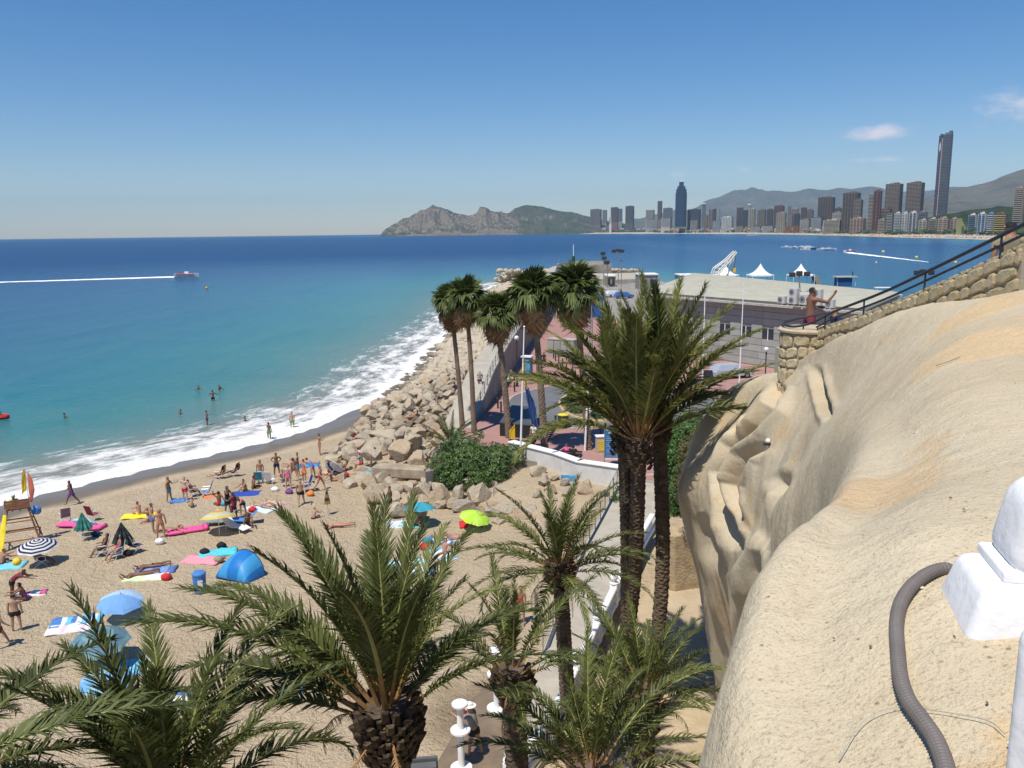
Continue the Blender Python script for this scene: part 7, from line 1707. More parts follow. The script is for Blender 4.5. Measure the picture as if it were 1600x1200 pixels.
# ---------------------------------------------------------------- harbour building
M_panel = mat('grey_panel', (.33, .335, .30), .8, .08, 1.0, objrand=.08)
def harbour():
    A, B, C, D = Vector((17.6, 106.4, 0)), Vector((34.5, 80.5, 0)), Vector((45.5, 97.5, 0)), Vector((32, 146, 0)); z0, z1 = 2.5, 9.4
    r = empty('harbour_building', (A.x, A.y, z0), 0, 'long grey harbour building with a ribbed beige roof', 'building'); o = A
    l = [((v - o).x, (v - o).y) for v in (A, B, C, D)]; MB().prism(l, 0, z1 - z0).build('wall', mat('grey_wall', (.28, .26, .25), .85, .08, 1), r)
    d = B - A; L = d.length; an = math.atan2(d.y, d.x); n = Vector((d.y, -d.x, 0)).normalized()
    if n.y > 0: n = -n
    M = Matrix.Rotation(an, 4, 'Z')
    wins = [(.70, .035, 2.9), (.755, .05, 2.9), (.81, .05, 2.9), (.865, .05, 2.9), (.92, .05, 2.9), (.60, .05, 2.9), (.50, .05, 2.9), (.40, .05, 2.9), (.78, .05, .5), (.84, .03, .5), (.90, .05, .5)]
    nrow = 9; hz = (z1 - z0 - .1) / nrow
    for i in range(nrow):
        z = .05 + i * hz; segs = [(0, 1)]
        for wx, ww, wz in wins:
            if wz < z + hz * .5 < wz + 1.35:
                ns = []
                for s0, s1 in segs:
                    if wx > s0 and wx + ww < s1: ns += [(s0, wx), (wx + ww, s1)]
                    else: ns.append((s0, s1))
                segs = ns
        for s0, s1 in segs:
            k = max(1, round((s1 - s0) * L / 6))
            for q in range(k):
                a, b_ = s0 + (s1 - s0) * q / k, s0 + (s1 - s0) * (q + 1) / k; c = d * ((a + b_) / 2) + n * .05
                MB().box((0, 0, 0), ((b_ - a) * L - .04, .1, hz - .05)).build('panel', M_panel, r, (c.x, c.y, z + hz / 2), (0, 0, an))
    for wx, ww, wz in wins:
        c = d * (wx + ww / 2) + n * .02; f = MB().box((0, 0, 0), (ww * L, .06, 1.35)).build('window', M_glass, r, (c.x, c.y, wz + .68), (0, 0, an)); MB().box((0, -.06 * (1 if n.y < 0 else -1), .0), (.07, .08, 1.35)).build('frame', M_white, f)
    c = d * .5 + n * .5; MB().box((0, 0, 0), (L + 1.4, 1.2, .22)).build('eave', mat('pale_fascia', (.42, .40, .37), .7), r, (c.x, c.y, z1 - z0 + .0), (0, 0, an))
    rf = MB().prism([(x * 1.01 - .3, y * 1.01 - .4) for x, y in l], z1 - z0 + .12, z1 - z0 + .3).build('roof', mat('ribbed_roof', (.15, .14, .11), .6, .12, .5), r)
    rb = MB(); nr = 22
    for i in range(nr + 1):
        t = i / nr; a = (D - o) * t; e = (B - o) + (C - B) * t; rb.tube([(a.x, a.y, z1 - z0 + .36), (e.x, e.y, z1 - z0 + .36)], [.34, .26], 4)
        if i in (0,): pass
    rb.build('roof_rib', mat('roof_ribs', (.40, .385, .31), .55, .1, .5), rf); rf.children[0]['kind'] = 'stuff'
    c = d * .86 + n * .7; MB().box((0, 0, 0), (4.2, 1.5, .15)).build('canopy', M_dmet, r, (c.x, c.y, 2.35), (0, 0, an))
    return r, d, n, an
HB, HD, HN, HA = harbour()
fan = None
def ac(px, py, w, h, nf, label):
    z = 9.75; p = P(px, py, z); w *= .8; h *= .72; r = empty('air_conditioner', p, HA, label, 'air conditioner'); g = mat('ac_white', (.50, .50, .47), .5, .06)
    MB().cbox((0, 0, h / 2 + .12), (w, w * .55, h), .03).build('casing', g, r)
    for i in range(nf):
        z = .12 + h * (i + .5) / nf; MB().tube([(-w * .12, -w * .275, z), (-w * .12, -w * .30, z)], min(w, h / nf) * .36, 16).build('fan_grille', M_steel, r); MB().tube([(-w * .12, -w * .28, z), (-w * .12, -w * .315, z)], min(w, h / nf) * .12, 10).build('fan_hub', M_dmet, r)
    for s in (-1, 1): MB().box((s * w * .35, 0, .06), (.1, w * .5, .12)).build('foot', M_dmet, r)
ac(1222, 476, 1.1, 1.1, 1, 'small roof air conditioner at the left end of the row'); ac(1240, 477, 1.2, 2.3, 2, 'tall double-fan air conditioner, left of two'); ac(1257, 478, 1.2, 1.5, 1, 'medium air conditioner between the two tall ones'); ac(1277, 479, 1.2, 2.3, 2, 'tall double-fan air conditioner, right of two'); ac(1297, 483, 1.1, 1.2, 1, 'small roof air conditioner at the right end of the row')
# ---------------------------------------------------------------- harbour quay things
def marquee(px, y0, label):
    Y = P(px, 447, 1.2).y; p = PD(px, 447, Y); r = empty('marquee', (p.x, p.y, 1.2), 0, label, 'marquee'); w = 36 * Y / 1294 / 2; ze = PD(px, 429, Y).z - 1.2; za = PD(px, y0, Y).z - 1.2
    for s in (-1, 1):
        for t in (-1, 1): MB().tube([(s * w * .9, t * w * .9, 0), (s * w * .9, t * w * .9, ze)], .07, 6).build('post', M_white, r)
    N = 8; prof = [(1.02, ze - .35), (1.02, ze)] + [((1 - i / N) , ze + (za - ze) * (i / N) ** 1.9) for i in range(1, N)] + [(.02, za)]; vs = []; fs = []
    for q, z in prof:
        for k in range(16):
            a = 2 * math.pi * (k + .5) / 16; m = 1 / max(abs(math.cos(a)), abs(math.sin(a))); m = m * (1 if q > .95 else 1 - (1 - q) * .15); vs.append((w * q * math.cos(a) * m, w * q * math.sin(a) * m, z))
    for i in range(len(prof) - 1):
        for k in range(16): fs.append((i * 16 + k, i * 16 + (k + 1) % 16, (i + 1) * 16 + (k + 1) % 16, (i + 1) * 16 + k))
    MB().add(vs, fs).build('canopy', M_white, r); MB().tube([(0, 0, za - .1), (0, 0, za + 1.2)], .05, 6).build('finial', M_steel, r)
marquee(1133, 415, 'white peaked marquee behind the crane, leftmost of three'); marquee(1187, 412, 'white peaked marquee in the middle of three on the quay'); marquee(1250, 412, 'white peaked marquee, rightmost of three on the quay')
def crane():
    Y = 205; p = PD(1122, 452, Y); z0 = 1.2; r = empty('crane', (p.x, p.y, z0), 0, 'white lattice boom crane on the quay leaning to the right', 'crane'); f = lambda x, y, dy=0: PD(x, y, Y) - Vector((p.x, p.y - dy, z0)); w = mat('crane_white', (.62, .61, .56), .5, .08)
    A = [(1103, 452), (1108, 440), (1116, 419), (1134, 406), (1148, 392.5)]; Bq = [(1110, 452), (1116, 441), (1124, 424), (1138, 409), (1150, 394)]
    for dy in (-1, 1):
        MB().tube([f(x, y, dy) for x, y in A], .19, 5).build('chord', w, r); MB().tube([f(x, y, dy) for x, y in Bq], .19, 5).build('chord', w, r)
        for i in range(12):
            t = i / 12 * 4; j = min(int(t), 3); q = t - j; a = f(*A[j], dy).lerp(f(*A[j + 1], dy), q); t2 = min(t + .3, 3.999); j2 = int(t2); b_ = f(*Bq[j2], dy).lerp(f(*Bq[j2 + 1], dy), t2 - j2); MB().tube([a, b_], .09, 4).build('lacing', w, r)
    MB().tube([f(1149, 393), f(1140, 415), f(1134, 452)], .14, 5).build('stay', w, r); MB().tube([f(1149, 393), f(1144, 417), f(1131, 437), f(1139, 452)], .12, 5).build('stay', w, r)
    MB().tube([f(1149.5, 393), f(1147.5, 420)], .05, 4).build('cable', M_dmet, r); c = f(1147.5, 422); MB().cbox(tuple(c), (.7, .4, 1.1), .1).build('hook', mat('hook_yellow', (.7, .45, .05)), r); MB().box(tuple(f(1122, 449)), (6.5, 3, 1.6)).build('base', w, r)
crane()
def qk():
    p = P(1317, 447, 1.2); r = empty('kiosk', p, 0, 'blue harbour hut under a flat pale roof on the quay', 'hut'); s = p.y / 1294
    MB().cbox((0, 0, 6.3 * s), (22 * s, 16 * s, 12.6 * s), .05).build('hut', mat('hut_blue', (.03, .09, .22), .5), r); MB().box((2 * s, 0, 14.5 * s), (33 * s, 22 * s, 1.6 * s)).build('roof', mat('pale_fascia', (.42, .40, .37)), r)
    for a in (-12, 16): MB().tube([(a * s, -8 * s, 0), (a * s, -8 * s, 14 * s)], .06, 5).build('post', M_white, r)
    MB().tube([(14 * s, 0, 13 * s), (14 * s, 0, 22 * s)], .16, 5).build('antenna', M_dmet, r)
    p = P(1273, 447, 1.2); s = p.y / 1294; r = empty('gangway', p, 0, 'beige sloping gangway frame between the right marquee and the blue hut', 'gangway'); MB().add([(-3 * s, 0, 16 * s), (4 * s, 0, 16 * s), (12 * s, 0, 0), (4 * s, 0, 0), (-3 * s, 2, 16 * s), (4 * s, 2, 16 * s), (12 * s, 2, 0), (4 * s, 2, 0)], [(0, 1, 2, 3), (7, 6, 5, 4), (0, 4, 5, 1), (1, 5, 6, 2), (2, 6, 7, 3), (3, 7, 4, 0)]).build('ramp', wallmat('beige'), r); MB().tube([(-5 * s, 0, 0), (-4 * s, 0, 15 * s)], .12, 5).build('strut', M_dmet, r)
    p = P(1178, 449, 1.2); tag(MB().cbox((0, 0, .5), (1.6, 1.2, 1.0), .2).tube([(0, 0, 1), (0, 0, 1.4)], .1, 5).build('red_container', cm('red'), None, p), 'red box at the foot of the middle marquee', 'box')
    for x, l in ((1235, 'dark crate left under the right marquee'), (1262, 'dark crate right under the right marquee')):
        p = P(x, 451, 1.2); tag(MB().cbox((0, 0, .5), (2.2, 1.2, 1.0), .05).box((0, 0, 1.05), (2.3, 1.3, .1)).build('crate', M_dmet, None, p), l, 'crate')
qk()
def floods(base, heads, Y, z0, label, hs=.5, stagger=False):
    p = PD(base[0], base[1], Y); r = empty('floodlight_mast', (p.x, p.y, z0), 0, label, 'floodlight'); f = lambda x, y: PD(x, y, Y) - Vector((p.x, p.y, z0)); top = min(h[1] for h in heads); cx = sum(h[0] for h in heads) / len(heads)
    MB().tube([(0, 0, 0), f(base[0], top + (4 if not stagger else 0))], .10, 6).build('pole', M_steel, r)
    if not stagger: MB().tube([f(min(h[0] for h in heads), top + 4), f(max(h[0] for h in heads), top + 4)], .06, 5).build('crossbar', M_steel, r)
    for x, y in heads: c = f(x, y); MB().cbox(tuple(c), (hs * 1.3, hs * .8, hs), hs * .15).build('lamp', M_dmet, r)
floods((1249, 474), [(1238, 429), (1249, 427), (1261, 428)], 100, 9.6, 'mast with three floodlights rising behind the roof air conditioners', .55)
floods((1442, 470), [(1433, 426), (1442, 424), (1455, 426)], 150, 0, 'three floodlights seen just above the stair handrail', .8)
floods((943, 436), [(942, 396), (944, 403)], 235, 2.5, 'dark double-headed harbour lamp, left of the group', 1.0, True); floods((949, 440), [(948, 410)], 225, 2.5, 'single dark harbour lamp beside the double-headed one', 1.1, True)
floods((966, 436), [(959, 392), (966, 391), (972, 392)], 235, 2.5, 'tall thin mast with three small lamps on a crossbar', .9); floods((971, 440), [(971, 407)], 225, 2.5, 'thin grey mast without arms near the three-lamp mast', .3, True)
Y = 282; p = PD(896, 412, Y); r = empty('beacon', (p.x, p.y, 6.5), 0, 'thin white signal mast with dark green base on the mole head', 'beacon'); hgt = PD(896, 382, Y).z - 6.5
MB().lathe([(.55, 0), (.5, 2.6), (.3, 2.9)], 10).build('base', mat('beacon_green', (.02, .06, .04)), r); MB().tube([(0, 0, 2.8), (0, 0, hgt)], .12, 6).build('mast', M_white, r)
k = MB()
for a, b_, h in (((16, 268), (22, 279), .9), ((22, 281.5), (34, 283), 1.0)):
    L = math.hypot(b_[0] - a[0], b_[1] - a[1]); k.box(((a[0] + b_[0]) / 2 - .8, (a[1] + b_[1]) / 2 + .6, 6.5 + h / 2), (L, .4, h), rz=math.atan2(b_[1] - a[1], b_[0] - a[0]))
tag(k.build('mole_parapet', M_conc), 'low pale parapet around the end of the mole', 'wall')
def shed(x0, x1, yt, yb, Y, z0, c, label):
    a, b_ = PD(x0, yb, Y), PD(x1, yt, Y); w = b_.x - a.x; h = PD(x0, yt, Y).z - z0; r = empty('shed', ((a.x + b_.x) / 2, Y, z0), 0, label, 'shed'); MB().box((0, 3, h / 2), (w, 6, h)).build('wall', wallmat(c), r); MB().box((0, 3, h + .15), (w * 1.05, 6.6, .3)).build('roof', M_white, r)
    n = max(2, int(w / 3))
    for i in range(n): MB().box((-w / 2 + (i + .5) * w / n, -.03, h * .5), (w / n * .6, .1, h * .55)).build('door', M_glass, r)
shed(948, 962, 432, 441, 228, 2.5, 'beige', 'small pale shed with dark openings left of the white-roofed ones'); shed(998, 1028, 430, 440, 215, 1.2, 'grey', 'long white-roofed shed behind the big palm crown'); shed(1062, 1089, 431, 438, 212, 1.2, 'teal', 'white-roofed shed left of the crane')
# parked vehicles behind the palms
def car(loc, rz, c, label, van=False):
    r = empty('parked_car', loc, rz, label, 'van' if van else 'car', None); H = 1.9 if van else 1.45; L = 4.3
    prof = [(-2.15, .3), (-2.15, .75), (-2.0, .9), (-1.75, H - .05), (-1.5, H), (.5 if not van else 1.3, H), (1.15 if not van else 1.75, .95), (2.0, .8), (2.15, .6), (2.15, .3)]
    def sec(y, k): return [(x, y * (1 if z < 1 else .84), z) for x, z in prof]
    n = len(prof); vs = sec(-.85, 0) + sec(.85, 0); m = MB().add(vs, [tuple(range(n))[::-1], tuple(range(n, 2 * n))] + [(i, (i + 1) % n, n + (i + 1) % n, n + i) for i in range(n)][::1]); m.f = [tuple(f) for f in m.f]; m.build('body', mat('car_' + str(c), c, .3, .04, spec=.5), r)
    for s in (-1, 1): MB().add([(-1.55, s * .80, 1.0), (1.0, s * .80, 1.0), (.5, s * .735, H - .12), (-1.4, s * .735, H - .12)], [(0, 1, 2, 3) if s < 0 else (3, 2, 1, 0)]).build('side_window', M_glass, r)
    MB().add([(1.16, -.68, .97), (1.16, .68, .97), (.58, .62, H - .06), (.58, -.62, H - .06)], [(0, 1, 2, 3)]).build('windscreen', M_glass, r, loc=(.03 if not van else .65, 0, .02))
    for x in (-1.35, 1.35):
        for s in (-1, 1): w = MB().tube([(x, s * .72, .32), (x, s * .90, .32)], .32, 14).build('wheel', M_black, r); MB().tube([(x, s * .88, .32), (x, s * .915, .32)], .18, 10).build('rim', M_steel, w)
for px, py, rz, c, van, lab in ((892, 484, 80, (.70, .70, .70), True, 'white van glimpsed between the two right fan palms'), (887, 502, 75, (.62, .63, .65), False, 'white car below the white van, behind palm fronds'), (905, 500, 100, (.5, .5, .52), False, 'silver car right of the white one behind palm fronds'), (960, 464, 20, (.66, .68, .72), False, 'pale car near the small shed'), (975, 466, 10, (.06, .14, .35), False, 'blue car near the small shed'), (1142, 590, 15, (.40, .44, .50), False, 'silver-blue car parked before the harbour building')):
    car(pp(px, py, 2.51), R(rz), c, lab, van)
p = pp(880, 557); r = empty('utility_cabin', p, R(-30), 'pale grey panelled utility cabin behind the bollard row', 'cabin')
for i in range(4): MB().box((-1.35 + i * .9, 0, 1.05), (.84, 1.6, 2.1)).build('panel', M_panel, r)
MB().box((0, 0, 2.15), (3.7, 1.7, .1)).build('roof', M_conc, r)
p = PD(934, 498, 90); r = empty('banner', (p.x, p.y, 2.5), 0, 'tall dark blue banner on a post behind the taller flagpole', 'banner'); MB().tube([(-.6, 0, 0), (-.6, 0, 9.5)], .06, 6).build('post', M_steel, r); zb = PD(934, 496, 90).z - 2.5; zt = PD(934, 454, 90).z - 2.5; MB().box((0, 0, (zb + zt) / 2), (1.15, .08, zt - zb)).build('cloth', mat('banner_blue', (.03, .10, .28)), r)
p = pp(1077, 644); r = empty('road_sign', p, R(10), 'round red traffic sign on a dark post left of the dry shrub', 'sign'); MB().tube([(0, 0, 0), (0, 0, 3.1)], .045, 8).build('post', M_dmet, r); MB().tube([(0, -.06, 1.5), (0, -.09, 1.5)], .33, 20).build('disc', mat('sign_dark_red', (.20, .04, .07), .5), r); MB().box((0, -.06, 2.5), (.18, .04, .9)).build('plate', mat('sign_dark_red', (.20, .04, .07)), r)
p = pp(1106, 602); r = empty('sandwich_board', p, 0, 'dark sandwich board on the pink paving', 'sign')
for s in (-1, 1): MB().add([(-.55, s * .5, 0), (.55, s * .5, 0), (.40, s * .03, 1.5), (-.40, s * .03, 1.5), (-.55, s * .46, 0), (.55, s * .46, 0), (.40, 0, 1.5), (-.40, 0, 1.5)], [(0, 1, 2, 3), (7, 6, 5, 4), (0, 4, 5, 1), (2, 6, 7, 3), (1, 5, 6, 2), (3, 7, 4, 0)]).build('board', M_black, r)
p = P(1380, 468, 0); boat((p.x, p.y, .2), R(170), 8.5, 2.6, 1.0, 'white boat with flat sun canopy leaving the quay', None, 'canopy'); p = P(1342, 464, 0); boat((p.x, p.y, .2), R(160), 7, 2.4, .9, 'small white boat left of the one with the canopy', None, 'open'); p = P(1298, 466, 0); boat((p.x, p.y, .4), R(10), 6.5, 2.2, 1.0, 'blue-covered boat moored against the quay wall', None, 'open')
p = P(1366, 458, 0); r = empty('mooring_mast', (p.x, p.y, -1), 0, 'thin tall mast rising from the water beside the boats', 'mast'); MB().tube([(0, 0, 0), (0, 0, PD(1366, 410, p.y).z + 1)], .07, 6).build('pole', M_steel, r); MB().ico((0, 0, PD(1366, 410, p.y).z + 1), .25, 0, 1, 0).build('top', M_white, r)
# ---------------------------------------------------------------- stairs, stone wall, handrail
t_ = NT('wall_stone'); pos = t_.new('TexCoord').outputs['Object']; _o = t_.new('ObjectInfo').outputs['Random']; _n = t_.noise(pos, 9, 6, .65); _n2 = t_.noise(pos, 40, 3, .6)
_c = t_.mix(_o, (.34, .25, .12), (.44, .36, .22)); _c = t_.mix(t_.mr(_n, .35, .7), _c, (.50, .43, .29)); _c = t_.mix(t_.mr(_n2, .6, .75, 0, .5), _c, (.20, .15, .09))
t_.put(t_.b, 'Base Color', _c); t_.b.inputs['Roughness'].default_value = .9; t_.put(t_.b, 'Normal', t_.new('Bump', {'Height': t_.math('ADD', _n, t_.math('MULTIPLY', _n2, .3)), 'Strength': .8, 'Distance': .03}).outputs[0]); M_stone = t_.m
M_mort = mat('mortar', (.34, .29, .215), .95, .12, 12, .5, 30)
def stone(poly, fmap, parent, th=.05, rnd=None):
    """poly in wall coordinates; fmap(u, v, out) gives the world point"""
    c = np.mean(poly, 0); q = []
    P4 = [np.array(p) for p in poly]; n = len(P4)
    for i in range(n):
        a, b_ = P4[i], P4[(i + 1) % n]; q += [a * .78 + b_ * .22, a * .22 + b_ * .78]
    ring = lambda k, o: [fmap(*(c + (p - c) * k), o) for p in q]
    m = len(q); vs = ring(.93, -.02) + ring(.90, th * .7) + ring(.66, th * rnd.uniform(.95, 1.25)); b = MB()
    fs = [(i, (i + 1) % m, m + (i + 1) % m, m + i) for i in range(m)] + [(m + i, m + (i + 1) % m, 2 * m + (i + 1) % m, 2 * m + i) for i in range(m)] + [tuple(range(2 * m, 3 * m))]
    o = Vector(fmap(c[0], c[1], 0)); b.add([Vector(v) - o for v in vs], fs)
    return b.build('stone', M_stone, parent, o - parent.location)
def courses(u0, u1, v0, v1, ch, lw, rnd, jit=.25):
    vs = [v0]
    while vs[-1] < v1 - ch * .6: vs.append(vs[-1] + ch * rnd.uniform(.8, 1.2))
    vs[-1] = v1; out = []; wob = lambda u, k: .0 if k in (0, len(vs) - 1) else ch * jit * float(vnoise(u * 2.1, k * 7.3))
    for k in range(len(vs) - 1):
        u = u0 - rnd.uniform(0, lw)
        while u < u1:
            w = lw * rnd.uniform(.6, 1.45); a, b_ = max(u, u0), min(u + w, u1); u += w
            if b_ - a < .08: continue
            s1, s2 = rnd.uniform(-.04, .04), rnd.uniform(-.04, .04)
            if (b_ - a) > lw * .75 and rnd.random() < .4:
                m = (a + b_) / 2 + rnd.uniform(-.03, .03); out.append([(a, vs[k] + wob(a, k)), (b_ + s2 * .3, vs[k] + wob(b_, k)), (b_, vs[k + 1] + wob(b_, k + 1)), (m, vs[k + 1] + wob(m, k + 1) + rnd.uniform(-.03, .0)), (a, vs[k + 1] + wob(a, k + 1))])
            else: out.append([(a, vs[k] + wob(a, k)), (b_, vs[k] + wob(b_, k)), (b_, vs[k + 1] + wob(b_, k + 1)), (a, vs[k + 1] + wob(a, k + 1))])
    return out
def stonewall():
    rnd = random.Random(4); x0 = 7.62; ya, yb = 12.45, 20.55; zt = lambda y: 17.22 - (y - ya) * .272 - .10 * math.sin((y - ya) / 8 * math.pi)
    r = empty('stone_wall', (x0, ya, 15), 0, 'sloping rubble stone wall of the stairs above the rock', 'wall')
    b = MB(); n = 20; vs = []
    for i in range(n + 1):
        y = ya + (yb - ya) * i / n; vs += [(0, y - ya, zt(y) - 2.1 - 15), (0, y - ya, zt(y) - 15), (.4, y - ya, zt(y) - 15), (.4, y - ya, zt(y) - 2.1 - 15)]
    fs = [(i * 4 + k, i * 4 + (k + 1) % 4, (i + 1) * 4 + (k + 1) % 4, (i + 1) * 4 + k) for i in range(n) for k in range(4)] + [(3, 2, 1, 0), (n * 4, n * 4 + 1, n * 4 + 2, n * 4 + 3)]
    b.add(vs, fs).build('core', M_mort, r)
    for pl in courses(ya, yb, 0.02, 1.5, .27, .36, rnd): stone(pl, lambda u, v, o: (x0 - o, u, zt(u) - v), r, .05, rnd)
    i = 0; y = ya
    while y < yb - .1:
        w = rnd.uniform(.3, .5); y1 = min(y + w, yb); stone([(y, .0), (y1, .0), (y1, .40), (y, .40)], lambda u, v, o: (x0 - .03 + v * 1.05, u, zt(u) + o), r, .045, rnd); y = y1
    # round end
    cx, cy, rad, z0, z1 = 7.60, 21.05, .66, 12.6, 14.92
    t = empty('stone_tower', (cx, cy, z0), 0, 'round rubble stone pier at the lower end of the stair wall', 'wall')
    MB().lathe([(rad, 0), (rad, z1 - z0)], 32).build('core', M_mort, t); MB().lathe([(rad + .09, 0), (rad + .1, .05), (rad + .06, .09), (rad * .3, .10)], 32, (0, 0, z1 - z0)).build('cap', mat('pier_cap', (.47, .38, .26), .9, .15, 5, .4, 20), t)
    for pl in courses(0, 2 * math.pi * rad, .02, z1 - z0 - .02, .30, .30, rnd, .35):
        stone(pl, lambda u, v, o: (cx + (rad + o) * math.cos(-u / rad), cy + (rad + o) * math.sin(-u / rad), z1 - v), t, .05, rnd)
    s = empty('staircase', (7.98, 13.0, 16.15), 0, 'staircase descending behind the rubble stone wall', 'stairs')
    for i in range(16): MB().box((.85, i * .46, -.12 * i - .5 - .006), (1.7, .47, 1.0)).build('step', M_conc, s)
    MB().box((.7, 8.5, -2.40), (2.6, 2.9, 1.0)).build('landing', M_conc, s)
    k = smooth_poly([(7.62, 12.3, zt(12.45) + .36), (7.62, 14.5, zt(14.5) + .33), (7.62, 17, zt(17) + .31), (7.62, 19.5, zt(19.5) + .3), (7.5, 20.5, 15.2), (7.12, 20.7, 15.08), (6.98, 21.1, 15.08), (7.15, 21.6, 15.08), (7.7, 21.75, 15.2), (8.3, 21.5, 15.35)], 6)
    h = empty('handrail', (7.62, 12.3, 16), 0, 'double dark handrail along the stair wall, curling round the stone pier', 'handrail'); o = Vector((7.62, 12.3, 16)); M = mat('rail_dark', (.045, .05, .065), .4, .1, metal=.4)
    MB().tube([Vector(p) - o for p in k], .032, 8).build('upper_bar', M, h); MB().tube([Vector(p) - o - Vector((-.02, 0, .15)) for p in k[:24]], .024, 8).build('lower_bar', M, h)
    for i in (2, 8, 14, 20, 27, 40): p = Vector(k[i]) - o; MB().tube([p, p - Vector((0, 0, .36))], .02, 6).build('bracket', M, h)
stonewall()
person(Vector((7.95, 22.0, 14.25)), 'talk', -75, 'brown', [('shorts', 'maroon')], 'sblack', 'bare-chested tanned person gesturing at the round stone pier')
person(Vector((8.75, 22.3, 14.03)), 'stand', 100, 'tan', [('shirt', 'navy'), ('shorts', 'navy')], 'sbrown', 'child facing the bare-chested person behind the stair handrail', s=.80)
person(Vector((8.33, 14.0, 15.93)), 'stand', -10, 'tan', [('shirt', 'khaki'), ('shorts', 'white')], 'sblack', 'dark-haired person in a pale tank top leaning at the top of the stairs', bag='maroon')
# ---------------------------------------------------------------- terrace balustrade, hose, small things on the rock
M_wall_w = mat('thick_whitewash', (.80, .79, .78), .6, .04, 6, .55, 14, bdist=.012, detail=8)
r = empty('end_post', (8.02, 12.45, 16.35), 0, 'white end post of the terrace balustrade at the right edge', 'post'); MB().cbox((0, 0, .25), (.5, .5, .5), .03).build('base', M_wall_w, r); MB().cbox((0, 0, .75), (.34, .34, .6), .02).build('shaft', M_wall_w, r); MB().cbox((0, 0, 1.1), (.46, .46, .12), .03).build('cap', M_wall_w, r)
r = empty('balustrade', (1.64, 2.46, 16.28), 0, 'thick whitewashed foot of the terrace balustrade next to the grey hose', 'balustrade')
def soft(b, name, parent, loc, rz, bev, m=M_wall_w):
    o = b.build(name, m, parent, loc, (0, 0, rz)); md = o.modifiers.new('b', 'BEVEL'); md.width = bev; md.segments = 5; md.limit_method = 'ANGLE'
    for p in o.data.polygons: p.use_smooth = True
    return o
soft(MB().box((.20, 0, .06), (.95, .46, .24), taper=.86), 'plinth', r, (0, 0, 0), R(-14), .05)
soft(MB().box((.25, .03, .20), (.78, .32, .045)), 'step', r, (0, 0, 0), R(-14), .012)
r.scale = (.86, .86, .80)
soft(MB().box((.30, .04, .36), (.84, .42, .38), taper=.86), 'pedestal', r, (0, 0, 0), R(-14), .11)
r = empty('near_baluster', (.882, 1.16, 16.0), 0, 'shaded white baluster cut by the lower right edge', 'baluster'); soft(MB().box((0, 0, .42), (.16, .16, .94)), 'shaft', r, (0, 0, 0), R(20), .03); soft(MB().box((0, 0, .05), (.24, .24, .1)), 'base', r, (0, 0, 0), R(20), .02)
def hose():
    px = [(1492, 884), (1478, 891), (1452, 903), (1425, 924), (1407, 950), (1400, 985), (1402, 1030), (1406, 1070), (1418, 1105), (1440, 1135), (1462, 1170), (1478, 1215), (1490, 1290)]
    k = [on_rock(x, y) for x, y in px]; k = [Vector((p.x, p.y, p.z + .017 - .05 * (i == 0))) for i, p in enumerate(k)]; zs = [p.z for p in k]
    for i in range(1, len(k) - 1): k[i].z = (zs[i - 1] + zs[i] * 2 + zs[i + 1]) / 4 + .004
    s = smooth_poly([tuple(p) for p in k], 60); acc = [0]
    for a, b_ in zip(s[:-1], s[1:]): acc.append(acc[-1] + np.linalg.norm(b_ - a))
    n = int(acc[-1] / .0032); u = np.linspace(0, acc[-1], n); sa = np.array(s); pts = np.stack([np.interp(u, acc, sa[:, j]) for j in range(3)], -1)
    o = MB().tube([tuple(p) for p in pts], [.0215 + (.0018 if (i // 2) % 2 else -.0010) for i in range(n)], 14).build('hose', mat('grey_conduit', (.155, .135, .125), .6, .12, 12, spec=.3), smooth=False)
    tag(o, 'corrugated grey-brown conduit hose curving over the rock to the white plinth', 'hose')
hose()
rnd = random.Random(8)
def litter(px, py, s, m, label, name, cat, flat=.4):
    p = on_rock(px, py); o = link(name, BM_[rnd.randrange(14)], None, p + Vector((0, 0, s * .2)), (rnd.uniform(0, 1), 0, rnd.uniform(0, 6)), (s, s * .8, s * flat)); tag(o, label, cat)
    if m: o.material_slots[0].link = 'OBJECT'; o.material_slots[0].material = m
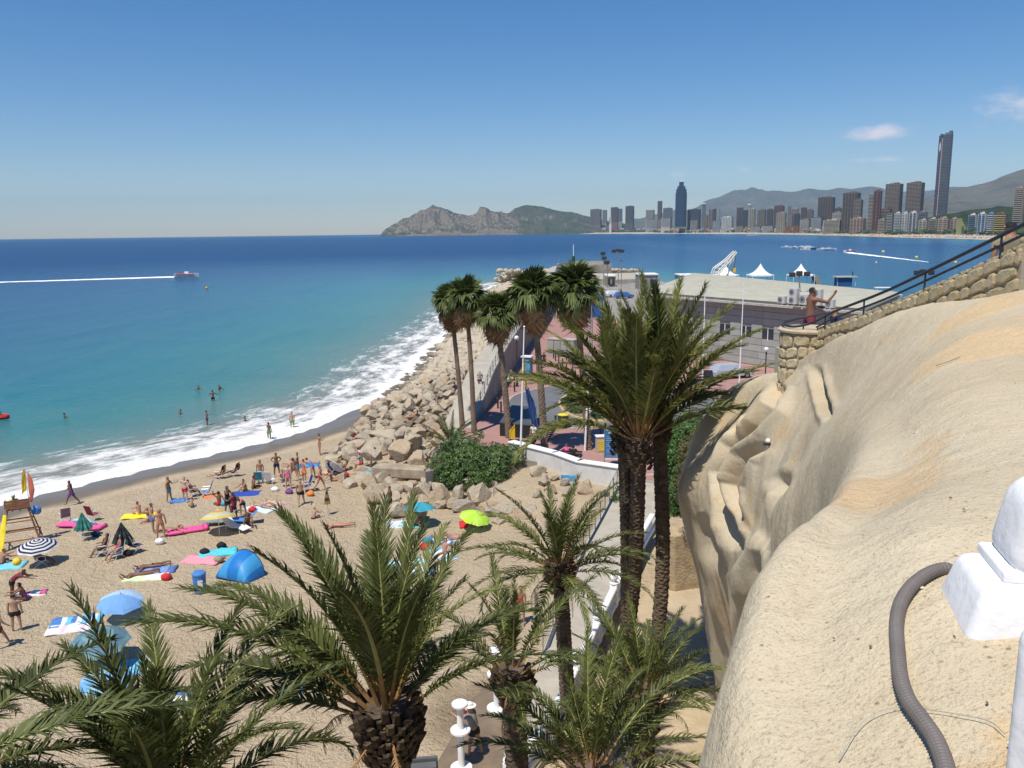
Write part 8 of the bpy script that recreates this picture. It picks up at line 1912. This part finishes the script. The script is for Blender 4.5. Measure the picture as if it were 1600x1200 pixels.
litter(1437, 918, .018, M_white, 'small white paint chip beside the hose', 'paint_chip', 'debris'); litter(1412, 960, .008, M_white, 'white splash on top of the hose', 'paint_chip', 'debris'); litter(1588, 1165, .03, M_white, 'white crumb of plaster at the lower right', 'plaster_crumb', 'debris')
litter(1530, 453, .10, M_white, 'scrap of white litter at the foot of the stone wall', 'litter', 'litter')
for i in range(26):
    x, y = rnd.uniform(1180, 1590), rnd.uniform(560, 1180)
    if x < 1300 + (900 - y) * .15: continue
    litter(x, y, rnd.uniform(.004, .010), mat('pebble_red', (.22, .12, .08), .9), 'tiny reddish pebble lying on the sprayed rock', 'pebble', 'pebble')
for o in bpy.data.objects:
    if o.name.startswith('pebble'): o['group'] = 'pebbles on the rock'
def spot():
    p = PD(1196, 690, 20.6); best = np.argmin((_cx - p.x) ** 2 + (_cy - p.y) ** 2 + (_cz - p.z) ** 2)
    d = ray(1196, 690).normalized(); A_ = np.stack([_cx, _cy, _cz - CAMZ], -1); t = A_ @ np.array(d); e = np.linalg.norm(A_ - t[:, None] * np.array(d), axis=1); i = np.where((e < .12) & (t > 12))[0]
    q = A_[i[np.argmin(t[i])]] if len(i) else np.array([p.x, p.y, p.z - CAMZ]); c = Vector((q[0], q[1], q[2] + CAMZ))
    r = empty('spotlight', c, 0, 'pair of small white spotlights fixed on the cliff face', 'spotlight')
    for dx, dz in ((-.09, .05), (.09, -.05)): MB().ico((dx * .75, -.05, dz + .04), .056, 0, 2, 0).build('lamp', M_white, r, smooth=True)
    MB().box((0, 0, 0), (.3, .08, .05)).build('bracket', M_dmet, r)
spot()
def wire(px, label, rr=.0013, c=(.35, .35, .3)):
    k = [on_rock(x, y) + Vector((0, 0, .006)) for x, y in px]; tag(MB().tube(smooth_poly([tuple(p) for p in k], 6), rr, 4).build('wire', mat('wire_grey', c, .6), None), label, 'wire')
wire([(1310, 1190), (1350, 1130), (1400, 1108), (1450, 1112), (1500, 1120), (1545, 1130), (1570, 1150)], 'thin pale wire crossing under the hose at the lower right')
wire([(1462, 572), (1480, 566), (1500, 558)], 'dry straw-like stick on the rock left of the sandy patch', .006, (.6, .55, .42))
